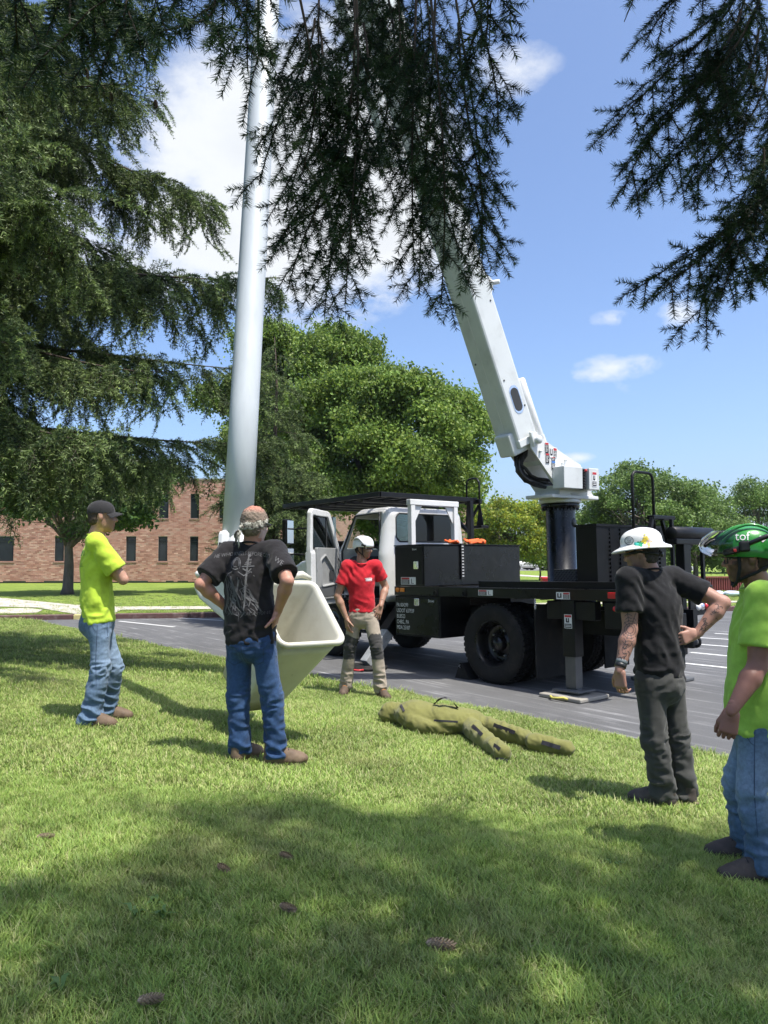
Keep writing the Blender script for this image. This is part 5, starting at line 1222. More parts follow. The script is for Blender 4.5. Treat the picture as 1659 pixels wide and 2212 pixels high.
    # fin with pin near the upper end
    fp = [bp(*k4(x, y), .06) for x, y in ((375, 150), (410, 190), (480, 260), (488, 300), (465, 440), (400, 300))]
    wb('boom_fin', M_BOOM, lambda b: b.prism(fp, -WD * .03), lbo); p = bp(*k4(455, 290), .07)
    wb('fin_pin', M_BOOM, lambda b: [b.lathe([(0, .14), (.03, .14), (.034, 0), (.05, 0), (.05, -.02)], p, (WD - HD * .5).normalized(), 12)], lbo)
    # gooseneck end: side bracket below the boom near the top of the picture
    g0, g1 = bp(852, 348), bp(790, 150)
    wb('elbow_link', M_BOOM, lambda b: [b.beam(g0, g1 + (g1 - g0) * 3, .16, .2, up=up, bev=.03), b.obox(g0 + ax * .1, ax, WD, up, (.3, .2, .3), 0, .04)], lbo)
    wb('elbow', M_BOOM, lambda b: [b.lathe([(0, -.34), (.3, -.34), (.33, -.3), (.33, .3), (.3, .34), (0, .34)], EL, WD, 28)], lbo)
    # upper boom: tapered glass-fibre tube from the elbow down to the bucket
    P0 = Pd(512, 1168, 6.55); P1 = Pd(541, 640, 7.35); 
    top = EL.copy()
    P2 = Pd(568, 160, 7.75)
    pts = [P0, P0.lerp(P2, .25), P0.lerp(P2, .5), P0.lerp(P2, .75), P2, P2 + (P2 - P0) * max(.5, (EL.z - P2.z) / (P2.z - P0.z))]
    last = pts[-1]
    wb('elbow_link', M_BOOM, lambda b: b.beam(last, EL, .3, .3, bev=.04), lbo)
    wb('upper_boom', M_FGLASS, lambda b: b.tube(pts, [.128, .1285, .129, .1295, .13, .134], 40))
    ubd = (P0 - P2).normalized(); sx = Vector((1, 0, 0)); sx = (sx - ubd * sx.dot(ubd)).normalized(); sy = ubd.cross(sx)
    br = P0 + ubd * .1
    wb('bucket_bracket', M_WHITE, lambda b: [b.obox(br, ubd, sx, sy, (.34, .29, .24), 0, .04), b.lathe([(0, -.2), (.07, -.2), (.08, -.18), (.08, .18), (.07, .2), (0, .2)], br + ubd * -.03 + sx * .04, sy, 20), b.obox(br + ubd * .22 + sx * .02, (ubd + sx * .6).normalized(), sx, sy, (.4, .22, .2), 0, .04)])
    wb('bracket_label', M_STBLK, lambda b: b.obox(Pd(483, 1183, 6.36), (0.2, 0, 1), (1, 0, -.2), (0, 1, 0), (.075, .09, .006)))
    # moulded leveller cover behind the bucket
    F_ = Field((-1.75, 6.3, 1.0), (-.5, 7.3, 2.1), .016); X, Y, Z = F_.grid()
    q = Pd(537, 1262, 6.75)
    d = sd_box(X, Y, Z, (q.x - .42, q.y - .17, q.z - .1), (q.x + .38, q.y + .2, q.z + .155), .05); d = np.minimum(d, sd_box(X, Y, Z, (q.x - .435, q.y - .19, q.z + .07), (q.x + .395, q.y + .22, q.z + .12), .02))
    lp = [(q.x - .42, q.z - .02), (q.x + .1, q.z - .02), (q.x + .1, q.z - .4), (q.x - .1, q.z - .34), (q.x - .38, q.z - .1)]
    d = np.minimum(d, np.maximum(sd_poly(X, Z, lp) - .02, np.abs(Y - q.y) - .17)); F_.f = d.astype('f')
    V, Fc = F_.mesh(2); V = np.array([tuple(TI @ Vector(p)) for p in V]); link('leveller_cover', npmesh('leveller_cover', V, Fc, True), M_WHITE, TR)
boom()

def bucket():
    # rim corners as seen, the opening tipped up and turned to the lawn
    k2 = lambda x, y: ((600 + x * .45208) * .6636, (1550 + y * .45208) * .6636)
    A = Pd(*k2(935, 752), 6.46); Bc = Pd(*k2(1188, 1195), 6.11); Cc = Pd(*k2(708, 1222), 5.72); Dc = A + (Cc - Bc)
    cen = (A + Bc + Cc + Dc) / 4
    bot = Pd(*k2(590, 1650), 6.1)
    ex = (Bc - Cc); ey = (A - Bc); wx, wy = ex.length, ey.length; ex.normalize(); ey = (ey - ex * ey.dot(ex)).normalized(); ez = ex.cross(ey)     # ez points out of the opening
    if ez.y > 0: ez = -ez
    depth = 0.92; lo, hi = .0, depth
    n = 10; rings = []
    def ring(w, h, r, off, shift):
        p = []
        for cx, cy, a0 in ((w / 2 - r, h / 2 - r, 0), (-w / 2 + r, h / 2 - r, 90), (-w / 2 + r, -h / 2 + r, 180), (w / 2 - r, -h / 2 + r, 270)):
            for k in range(n // 2 + 1):
                a = R(a0 + 90 * k / (n // 2)); p.append(cen + ex * (cx + r * math.cos(a) + shift[0]) + ey * (cy + r * math.sin(a) + shift[1]) + ez * off)
        return p
    W, Hh = wx, wy; sh = lambda t: (-.03 * t, -.02 * t)
    T = []   # (w,h,r,off) outside bottom -> rim -> inside bottom
    for t in np.linspace(1, 0, 7): T.append((W * (1 - .26 * t) - .05, Hh * (1 - .26 * t) - .05, .06, -depth * t - .03, sh(t)))
    T += [(W - .05, Hh - .05, .07, -.035, (0, 0)), (W, Hh, .08, -.04, (0, 0)), (W + .012, Hh + .012, .085, -.025, (0, 0)), (W, Hh, .08, .0, (0, 0)), (W - .04, Hh - .04, .07, .004, (0, 0)), (W - .075, Hh - .075, .055, -.012, (0, 0))]
    for t in np.linspace(.04, .97, 6): T.append((W * (1 - .26 * t) - .08, Hh * (1 - .26 * t) - .08, .055, -depth * t, sh(t)))
    B = MB(); vs = []; m = 4 * (n // 2 + 1)
    for q in T: vs += ring(*q)
    f = [(i * m + j, i * m + (j + 1) % m, (i + 1) * m + (j + 1) % m, (i + 1) * m + j) for i in range(len(T) - 1) for j in range(m)]
    f += [tuple(range(m))[::-1], tuple((len(T) - 1) * m + j for j in range(m))]
    B.add(vs, f, 0, True); B.sm[-1] = B.sm[-2] = False
    B.v = [tuple(TI @ Vector(p)) for p in B.v]; o = B.build('bucket', M_CREAM, TR)
    # hook of the liner over the far corner of the rim
    a = A + ey * .01 - ex * .08
    wb('rim_hook', M_CREAM, lambda b: b.tube([a - ex * .16 + ez * -.02, a - ex * .12 + ey * .04, a - ex * .02 + ey * .05 + ez * .01, a + ex * .06 + ey * .012 + ez * .0], [.018, .03, .03, .016], 10), o)
    for s in (-.35, .35):
        q = cen - ey * (Hh / 2 * .9) + ex * s * W
    return o
bucket()

# ------------------------------------------------------------------ loose things round the truck
def ground_kit():
    c = G(*((1400 + 905 * .51236) * .6636, (1450 + 1590 * .51236) * .6636)); a = R(129.7)
    P = empty('outrigger_pad', (TM @ Vector((-1.13, -.085, 0))), (0, 0, a)); P.location.z = 0
    tag(P, 'flat grey outrigger pad with yellow rope handle under the steel leg', 'pad')
    one(lambda b: b.box((-.3, -.27, .004), (.3, .3, .05), 0, .012), 'slab', mat('pad_plastic', (.3, .28, .24), .8, var=.2, dirt=(.12, .11, .1), dirt_amt=.5), P)
    one(lambda b: b.tube([(-.12, .3, .03), (-.1, .34, .05), (-.03, .36, .04), (.05, .36, .03), (.1, .33, .04), (.12, .3, .03)], .014, 7), 'rope_handle', mat('yellow_rope', (.62, .55, .12), .8, bump=.6, bscale=200), P)
    P2 = empty('outrigger_pad', (TM @ Vector((-1.13, -2.03, 0))), (0, 0, a)); P2.location.z = 0; tag(P2, 'flat grey outrigger pad on the far side of the truck', 'pad')
    one(lambda b: b.box((-.3, -.3, .004), (.3, .3, .05), 0, .012), 'slab', M_GREYTRIM2, P2)
    for k, (v, lab) in enumerate(((.4, 'dark round stabiliser mat with red handle beside the cab step'), (-2.5, 'dark round stabiliser mat beyond the cab'))):
        q = TM @ Vector((2.27, v, 0)); E_ = empty('stabiliser_mat', (q.x, q.y, 0)); tag(E_, lab, 'mat')
        one(lambda b: b.lathe([(0, .05), (.3, .05), (.32, .04), (.32, .004), (0, .004)], (0, 0, 0), (0, 0, 1), 28), 'disc', M_RUBBER, E_)
        one(lambda b: b.tube([(-.25, -.2, .04), (-.22, -.3, .03), (-.1, -.36, .025), (-.03, -.33, .03)], .014, 7), 'handle', M_STRED, E_)
    q = TM @ Vector((.68, -.12, 0)); ch = empty('wheel_chock', (q.x, q.y, 0.002), (0, 0, a)); tag(ch, 'black triangular wheel chock against the rear tyre', 'chock')
    one(lambda b: b.prism([(.14, .1, 0), (-.13, .1, 0), (-.1, .1, .05), (.02, .1, .21), (.05, .1, .21)], (0, -.2, 0)), 'wedge', M_RUBBER, ch)
    one(lambda b: b.tube([(.03, .11 , .15 ), (.03, .135, .17), (.03, .11, .19)], .008, 6), 'eye', M_STEEL, ch)
    # orange slings on the toolbox lid and the strap hanging from them
    M_OR = mat('orange_webbing', (.75, .12, .02), .7, var=.15, vscale=30, bump=.4, bscale=80)
    for (u, v, s, lab) in ((1.5, -.72, .8, 'small orange and black sling bundled on the toolbox lid'), (1.55, -1.28, 1.25, 'large crumpled orange webbing sling on the toolbox lid')):
        F_ = Field((-.35, -.3, -.05), (.35, .3, .3), .012); rr = np.random.default_rng(int(s * 100))
        for k in range(9):
            a_, b_ = rr.uniform(-.16, .16, 2); c_, d_ = rr.uniform(-.16, .16, 2)
            F_.cone((a_ * s, b_ * .6 * s, .02 + rr.uniform(0, .05)), (c_ * s, d_ * .6 * s, .02 + rr.uniform(0, .06) * s), .022, .018, .01)
        F_.cut((0, 0, .0), (0, 0, -1))
        o = fmesh('sling', F_, M_OR, None, 2); o.location = TM @ Vector((u, v, 1.888)); o.rotation_euler = (0, .0227, a); tag(o, lab, 'sling')
    st = MB(); st.box((1.355, -.80, 1.36), (1.363, -.74, 1.9), 0); 
    st.box((1.355, -.80, 1.888), (1.62, -.74, 1.9), 0)
    st.v = [tuple(TM @ Vector(p)) for p in st.v]; so = st.build('strap', mat('strap_black', (.02, .02, .022), .85), None); tag(so, 'black daisy-chain strap hanging down the face of the toolbox', 'strap')
    for k in range(11):
        z = 1.40 + k * .045; B = MB(); B.box((1.35, -.79, z), (1.356, -.75, z + .012), 0); B.v = [tuple(TM @ Vector(p)) for p in B.v]; B.build('stitch', M_STICK, so)
ground_kit()
# ------------------------------------------------------------------ grass
M_GRASS = mat('grass_blade', attr='Col', rough=.5, var=.3, vscale=1.3, translucent=.35, spec=.3, world_pos=True, dirt=(.42, .40, .19), dirt_amt=.55, dirt_scale=1.7)
def clump_mesh(name, seed, n, rad, h, w, cols):
    rg = np.random.default_rng(seed); V, C = [], []
    for k in range(n):
        a, r = rg.uniform(0, 6.283), rad * math.sqrt(rg.random()); p = np.array((r * math.cos(a), r * math.sin(a), -.012)); b = rg.uniform(0, 6.283); o = np.array((math.cos(b), math.sin(b), 0)); s = np.array((-o[1], o[0], 0)); hh = h * rg.uniform(.55, 1.25); ln = rg.uniform(.2, 1.0) * hh; ww = w * rg.uniform(.7, 1.3) / 2
        q = [p, p + o * ln * .3 + (0, 0, hh * .55), p + o * ln + (0, 0, hh * rg.uniform(.75, 1.0))]
        V += [q[0] - s * ww, q[0] + s * ww, q[1] + s * ww * .9, q[1] - s * ww * .9, q[1] - s * ww * .9, q[1] + s * ww * .9, q[2] + s * ww * .15, q[2] - s * ww * .15]
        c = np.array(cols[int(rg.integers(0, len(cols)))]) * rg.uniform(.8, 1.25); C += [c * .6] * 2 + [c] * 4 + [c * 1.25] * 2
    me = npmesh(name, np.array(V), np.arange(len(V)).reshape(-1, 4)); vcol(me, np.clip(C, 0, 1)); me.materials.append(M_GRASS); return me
GC = [(.23, .33, .07), (.28, .37, .085), (.19, .29, .07), (.36, .41, .14), (.44, .44, .2)]
CL_A = [clump_mesh('grass_clump', 1, 34, .045, .046, .0032, GC), clump_mesh('grass_clump', 2, 34, .05, .04, .003, GC), clump_mesh('grass_clump', 5, 28, .04, .058, .0036, GC[:3])]
CL_B = [clump_mesh('grass_clump', 3, 34, .075, .042, .005, GC), clump_mesh('grass_clump', 4, 34, .08, .05, .0055, GC)]
def grass():
    rg = np.random.default_rng(12)
    def pts(n, y0, y1, m):
        y = rg.uniform(y0 ** 2, y1 ** 2, n) ** .5; x = rg.uniform(-1, 1, n) * (y * .53 + m); s = (x - E0.x) * EN.x + (y - E0.y) * EN.y
        ok = (s > .03 * (1 + rg.normal(0, 1, n))) & (y < CY(x) - .2); return x[ok], y[ok]
    def lay(name, n, y0, y1, m, cl, smin, smax):
        x, y = pts(n, y0, y1, m); z = lawn_h(x, y) + .012; k = rg.integers(0, len(cl), len(x)); e = np.stack([rg.normal(0, .12, len(x)), rg.normal(0, .12, len(x)), rg.uniform(0, 6.28, len(x))], 1)
        sc_ = rg.uniform(smin, smax, len(x)) * (1 + .3 * vnoise(np.stack([x * 1.3, y * 1.3, x * 0], 1), 31))
        root = empty('grass'); tag(root, 'mown lawn grass', None, kind='stuff')
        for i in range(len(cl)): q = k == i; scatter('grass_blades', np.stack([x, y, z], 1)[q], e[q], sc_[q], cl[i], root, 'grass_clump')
        return len(x)
    lay('near', 26000, 1.5, 4.6, .9, CL_A, .75, 1.2)
    lay('mid', 34000, 4.6, 9.5, .8, CL_B, .7, 1.1)
    lay('far', 16000, 9.5, 21, .8, CL_B, .9, 1.5)
    # broad-leaved weeds and a few tall tufts
    # verge beyond the kerb
    n = 5200; x = rg.uniform(-14, 16, n); y = CY(x) + .3 + rg.random(n) ** 1.6 * 9; z = np.full(n, .12); ok = in_view(np.stack([x, y, z], 1), 80); x, y, z = x[ok], y[ok], z[ok]
    e = np.stack([x * 0, x * 0, rg.uniform(0, 6.28, len(x))], 1); scatter('verge_grass', np.stack([x, y, z], 1), e, rg.uniform(.9, 1.5, len(x)), CL_B[0], None, 'grass_clump'); bpy.data.objects['verge_grass']['label'] = 'short grass of the far lawn verge'
grass()
M_WEED = mat('weed_leaf', (.10, .19, .045), .5, var=.2, vscale=12, translucent=.25)
def weeds():
    rg = np.random.default_rng(5)
    for i, (px, py) in enumerate(((290, 1985), (335, 1960), (350, 1990), (130, 2150), (1325, 1880))):
        p = ground_at(px, py); B = MB()
        for k in range(6):
            a = rg.uniform(0, 6.28); L = rg.uniform(.035, .065); o = Vector((math.cos(a), math.sin(a), 0)); s = Vector((-o.y, o.x, 0)); w = L * .16; h = rg.uniform(.03, .055)
            q = [Vector((0, 0, 0)), o * L * .4 + Vector((0, 0, h)), o * L + Vector((0, 0, h * .9))]; B.add([q[0] - s * w * .3, q[0] + s * w * .3, q[1] + s * w, q[1] - s * w, q[2]], [(0, 1, 2, 3), (3, 2, 4)], 0, True)
        o = B.build('weed', M_WEED, None, p); tag(o, 'broad-leaved weed rosette in the shaded grass', 'weed', 'weeds in the lawn')
def ground_at(px, py):
    Y = 1.2
    while Y < 40:
        p = Pd(px, py, Y)
        if p.z <= (LH(p.x, p.y) + .015 if lawn_s(p.x, p.y) > 0 else 0): return p
        Y += .01
    return G(px, py)
weeds()
def ground_cones():
    for (px, py, yaw, lab) in ((920, 2058, -.12, 'tan spruce cone lying flat on the shaded grass, the one lying alone'), (604, 1974, -.5, 'dark opened spruce cone in the grass below a pair of cones'), (604, 1860, -.6, 'spruce cone in the grass, upper one of a pair'), (470, 1886, -.7, 'spruce cone in the grass, lower one of a pair'), (78, 1825, .3, 'pale spruce cone half sunk in grass far from the others'), (296, 2188, .35, 'bleached spruce cone half buried in deep grass')):
        p = ground_at(px, py); o = link('spruce_cone', CONE, None, None, p + Vector((0, 0, .036)), (.4, .05, yaw)); o.scale = (1.0 if px == 920 else .72,) * 3; tag(o, lab, 'cone', 'cones fallen on the lawn')
ground_cones()

# ------------------------------------------------------------------ the far side of the car park
M_REDF = mat('red_cladding', (.22, .05, .05), .6, var=.15, vscale=3); M_TARP = mat('pale_wrap', (.55, .62, .70), .5, var=.2, vscale=5, bump=.5, bscale=12)
def far_things():
    d = 33.0; a, b = at(1490, d), at(1720, d); z1 = zt(1248, d)
    F_ = empty('red_fence', (a, d, 0)); tag(F_, 'dark red corrugated metal fence below the right-hand trees'.replace(' right-hand', ''), 'fence'); n = 46; w = (b - a) / n
    one(lambda q: q.box((0, .05, .1), (b - a, .09, z1 - .02)), 'backing', M_REDF, F_)
    for k in range(n): one(lambda q: q.prism([(k * w, 0.05, .1), (k * w + w * .2, 0, .1), (k * w + w * .6, 0, .1), (k * w + w * .8, .05, .1)], (0, 0, z1 - .1)), 'panel', M_REDF, F_)
    one(lambda q: q.box((-.05, -.03, z1), (b - a, .12, z1 + .06)), 'top_rail', M_REDF, F_)
    for k in range(7):
        x = at(1510, 28.6) + k * .56; Wp = Field((-.45, -.3, -.02), (.45, .3, .5), .03); rr = np.random.default_rng(k)
        for j in range(4): Wp.cone((rr.uniform(-.22, .22), rr.uniform(-.1, .1), .15), (rr.uniform(-.22, .22), rr.uniform(-.1, .1), .2), .17, .15, .05)
        Wp.cut((0, 0, 0), (0, 0, -1)); o = fmesh('wrapped_bale', Wp, M_TARP); o.location = (x, 28.6, .115); o.scale = (1, 1, .62); tag(o, 'pale blue plastic wrapped bale in the row before the red fence', 'bale', 'wrapped bales before the red fence')
    # sign with rows of panels
    d = 52; x0, x1 = at(1240, d), at(1264.5, d); zz0, zz1 = zt(1222, d), zt(1184, d)
    S = empty('panel_sign', (x0, d, .1)); tag(S, 'white directory sign with stacked panels beside the black mast', 'sign')
    for x in (0, x1 - x0): one(lambda q: q.box((x - .03, 0, 0), (x + .03, .08, zz1 - .1)), 'post', M_WFRAME, S)
    n = 5; h = (zz1 - zz0) / n
    for k in range(n):
        p = one(lambda q: q.box((.04, .01, zz0 - .1 + k * h + .02), (x1 - x0 - .04, .05, zz0 - .1 + (k + 1) * h - .02)), 'panel', M_STICK, S)
        if k in (0, 1): one(lambda q: q.box((.15, .0, zz0 - .1 + k * h + .09), (.5, .01, zz0 - .1 + k * h + .16)), 'lettering', M_GREYTRIM2, p)
    # lamp post
    d = 58; L_ = empty('lamp_post', (at(1284, d), d, .1)); tag(L_, 'thin grey lamp post beyond the directory sign', 'lamp post'); one(lambda q: q.tube([(0, 0, 0), (0, 0, zt(1160, d))], [.06, .04], 8), 'pole', M_STEEL, L_); one(lambda q: q.box((-.35, -.12, zt(1160, d)), (.35, .12, zt(1160, d) + .1), 0, .03), 'lamp_head', M_GREYTRIM2, L_)
    # parked cars far off
    mats = [M_WHITE, mat('car_silver', (.5, .52, .55), .3, metal=.5), mat('car_grey', (.2, .22, .25), .3, metal=.4), mat('car_blue', (.08, .14, .3), .3)]
    def car(x, y, m, lab, yaw=0):
        C = empty('parked_car', (x, y, .02), (0, 0, yaw)); tag(C, lab, 'car', 'cars parked in the distance')
        F2 = Field((-2.4, -1.0, .1), (2.4, 1.0, 1.7), .05); X, Y, Z = F2.grid(); dd = sd_box(X, Y, Z, (-2.2, -.85, .3), (2.2, .85, .92), .2); cab_ = np.maximum(sd_poly(X, Z, [(-1.5, .8), (1.2, .8), (.55, 1.48), (-1.0, 1.5)]) - .05, np.abs(Y) - .72 + .15 * np.clip(Z - .9, 0, 1)); F2.f = np.minimum(dd, cab_).astype('f'); fmesh('car_body', F2, m, C)
        one(lambda q: [q.prism([(-1.3, -.735, .98), (1.0, -.735, .98), (.5, -.68, 1.42), (-.95, -.68, 1.42)], (0, -.02, 0))], 'side_window', M_WPANE, C)
        for u in (-1.4, 1.4):
            for v in (-.8, .8): one(lambda q: q.lathe([(0, -.1), (.3, -.1), (.33, -.06), (.33, .06), (.3, .1), (0, .1)], (u, v, .33), (0, 1, 0), 16), 'wheel', M_RUBBER, C)
    for k, (px, d) in enumerate(((1145, 74), (1172, 78), (1275, 80), (1296, 84), (1318, 80), (1120, 82))): car(at(px, d), d, mats[k % 4], ('white car parked beyond the lawn left of the mast', 'silver car parked beyond the lawn next to the mast', 'grey car parked behind the directory sign', 'blue car parked behind the lamp post', 'white car parked behind the slotted crate', 'silver car parked beyond the locust tree')[k].replace(' left of the mast', ' before the locust tree'), .1 * k)
    sheet('far_parking', [(at(1000, 70), 70), (at(1500, 70), 70), (at(1500, 100), 100), (at(1000, 100), 100)], .01, mat('far_asphalt', (.22, .22, .22), .9))
    px_sheet('far_path', [(1120, 1241), (1200, 1246), (1200, 1249), (1120, 1244)], .139, M_CONC)
    # red bin
    d = 30; B_ = empty('wheeled_bin', (at(1180, d), d, .12)); tag(B_, 'red plastic bin on the lawn behind the mast', 'bin'); zb = zt(1246, d) - .12
    one(lambda q: q.prism([(-.17, -.2, 0), (.17, -.2, 0), (.2, -.2, zb - .08), (-.2, -.2, zb - .08)], (0, .42, 0)), 'body', mat('bin_red', (.5, .02, .03), .45), B_); one(lambda q: q.box((-.23, -.24, zb - .08), (.23, .26, zb), 0, .02), 'lid', mat('bin_lid_red', (.55, .03, .04), .4), B_)
    # farm sheds and far ridges
    W_ = empty('white_shed', (at(1278, 150), 150, 0)); tag(W_, 'white low-roofed shed far beyond the parked cars', 'shed'); one(lambda q: q.box((-5, 0, 0), (5, 8, zt(1216, 150) - .6)), 'wall', M_STICK, W_); one(lambda q: q.prism([(-5.3, -.3, zt(1216, 150) - .6), (5.3, -.3, zt(1216, 150) - .6), (0, -.3, zt(1208, 150))], (0, 9, 0)), 'roof', M_STICK, W_)
    def ridge(name, y, h0, amp, f, m, seed):
        xs = np.linspace(-y, y, 260); z = h0 + amp * (vnoise(np.stack([xs * f, xs * 0, xs * 0], 1), seed) + .4 * vnoise(np.stack([xs * f * 4, xs * 0, xs * 0], 1), seed + 1)); n = len(xs)
        v = [(x, y, -5) for x in xs] + [(x, y + .12 * y, q) for x, q in zip(xs, z)] + [(x, y + .4 * y, -5) for x in xs]; f_ = [(i, i + 1, n + i + 1, n + i) for i in range(n - 1)] + [(n + i, n + i + 1, 2 * n + i + 1, 2 * n + i) for i in range(n - 1)]
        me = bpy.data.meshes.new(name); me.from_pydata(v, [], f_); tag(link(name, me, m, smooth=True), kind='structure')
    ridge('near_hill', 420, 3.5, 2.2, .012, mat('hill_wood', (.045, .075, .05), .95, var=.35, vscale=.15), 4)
    ridge('far_hill', 2300, 30, 14, .0016, mat('hill_haze_blue', (.10, .15, .2), .95, var=.12, vscale=.01), 8)  # blue of distance haze painted into the hill's colour
far_things()
# ------------------------------------------------------------------ people
def V3(a): return np.array(a, float)
def unit(a): a = np.array(a, float); return a / np.linalg.norm(a)
UP = V3((0, 0, 1))
def ground_point(px, py):
    """the lawn or asphalt seen at that pixel"""
    r = ray(px, py); Y = 1.5; best = None
    for _ in range(4000):
        p = Pd(px, py, Y); s = lawn_s(p.x, p.y); z = LH(p.x, p.y) + .015 if s > 0 else 0.0
        if p.z <= z: return V3(p)
        Y += .01
    return V3(G(px, py))
def on_ray(px, py, parent, ln, sgn=-1):
    o = V3((0, 0, CAMZ)); r = unit(ray(px, py)); q = o - V3(parent); b = q @ r; c = q @ q - ln * ln; D = b * b - c
    t = -b if D < 0 else -b + sgn * math.sqrt(D)
    return o + r * t
def mesh_obj(name, V, F, m, parent, base, cols=None, smooth=True):
    me = npmesh(name, V - base, F, smooth)
    if cols is not None: vcol(me, cols)
    return link(name, me, m, parent)
def project(verts2, origin, xa, ya, dirn, bvh, off=.0025, depth=.6):
    """drop flat print on to cloth: returns 3-D points (None where it misses)"""
    out = []; o = V3(origin); xa = unit(xa); ya = unit(ya); d = unit(dirn)
    for x, y in verts2:
        p = o + xa * x + ya * y - d * .3
        h = bvh.ray_cast(Vector(p), Vector(d), depth)
        out.append(None if h[0] is None else V3(h[0]) - d * off)
    return out
def decal(name, verts2, faces, origin, xa, ya, dirn, bvh, m, parent, base, off=.0025):
    P = project(verts2, origin, xa, ya, dirn, bvh, off)
    ok = [f for f in faces if all(P[i] is not None for i in f)]
    if not ok: return None
    me = bpy.data.meshes.new(name); me.from_pydata([tuple((p if p is not None else base) - base) for p in P], [], ok)
    return link(name, me, m, parent)
def text2(s, size, sx=1.0, arch=0.0, align='CENTER'):
    me = text_mesh(s, size, align); v = [(p.co.x * sx, p.co.y) for p in me.vertices]
    if arch: v = [(x, y - arch * x * x) for x, y in v]
    f = [tuple(p.vertices) for p in me.polygons]; bpy.data.meshes.remove(me); return v, f
def ribbons(lines):
    v = []; f = []
    for pts, w in lines:
        pts = [np.array(p, float) for p in pts]; q = []
        for a, b in zip(pts[:-1], pts[1:]):
            n = max(1, int(np.linalg.norm(b - a) / .02)); q += [a + (b - a) * i / n for i in range(n)]
        q.append(pts[-1]); o = len(v); k = len(q)
        for i, p in enumerate(q):
            t = q[min(i + 1, k - 1)] - q[max(i - 1, 0)]; t = t / (np.linalg.norm(t) + 1e-9); n = np.array((-t[1], t[0]))
            ww = w * (.45 + .55 * math.sin(math.pi * (i + .5) / k)) if k > 3 else w
            v += [tuple(p - n * ww / 2), tuple(p + n * ww / 2)]
        f += [(o + 2 * i, o + 2 * i + 2, o + 2 * i + 3, o + 2 * i + 1) for i in range(k - 1)]
    return v, f

M_SKIN = mat('skin', attr='Col', rough=.52, var=.07, vscale=22, bump=.12, bscale=120, sss=.12, spec=.4)
M_HAIR = mat('hair', attr='Col', rough=.75, var=.3, vscale=90, bump=.8, bscale=160)
def cloth(name, col, var=.1, rough=.9, bscale=260, bump=.3, vscale=14, **k): return mat(name, col, rough, var=var, vscale=vscale, bump=bump, bscale=bscale, spec=.15, sheen=.12, **k)
def denim(name): return mat(name, attr='Col', rough=.9, var=.22, vscale=55, bump=.4, bscale=330, spec=.12, sheen=.1)

def make_hand(F_, wrist, d, palm, thumb, s=1.0, curl=(.35, .4, .45, .5), spread=.06, thumb_out=.6, thumb_curl=.3):
    """fingers leave along d, palm faces palm, thumb on the thumb side"""
    d = unit(d); palm = unit(palm - d * (palm @ d)); th = unit(thumb - d * (thumb @ d) - palm * (thumb @ palm))
    k = .006
    kn = wrist + d * .095 * s
    F_.cone(wrist - d * .03, wrist + d * .02 * s, .027 * s, .03 * s, .01, palm, .78)
    for o in (-.03, -.01, .01, .03): F_.cone(wrist + d * .015 * s + th * o * .6 * s, kn + th * o * 1.0 * s, .0185 * s, .0135 * s, .012, palm, .85)
    F_.cone(wrist + d * .01 + th * .022 * s + palm * .006, wrist + d * .05 * s + th * .03 * s + palm * .01, .018 * s, .016 * s, .012)
    L = ((.043, .026, .021), (.047, .03, .022), (.044, .028, .022), (.034, .021, .019))
    for i, (l3, c) in enumerate(zip(L, curl)):
        o = (.031, .0105, -.0105, -.030)[i]; p = kn + th * o * s; ang = 0; dd = unit(d + th * spread * (1.5 - i)); r = .0098 - .0008 * (i == 3)
        for j, l in enumerate(l3):
            ang += c * (.9, 1.2, .8)[j]; v = dd * math.cos(ang) + palm * math.sin(ang); q = p + v * l * s
            F_.cone(p, q, r * s, (r - .0012) * s, .003); p = q; r -= .0012
    p = wrist + d * .025 * s + th * .03 * s; v = unit(d * (1 - thumb_out * .5) + th * thumb_out + palm * .25)
    for j, (l, r) in enumerate(((.042, .0145), (.032, .0115), (.026, .0105))):
        q = p + v * l * s; F_.cone(p, q, r * s, (r - .002) * s, .006); p = q; v = unit(v + (d * .5 - th * .25 + palm * .35) * thumb_curl)

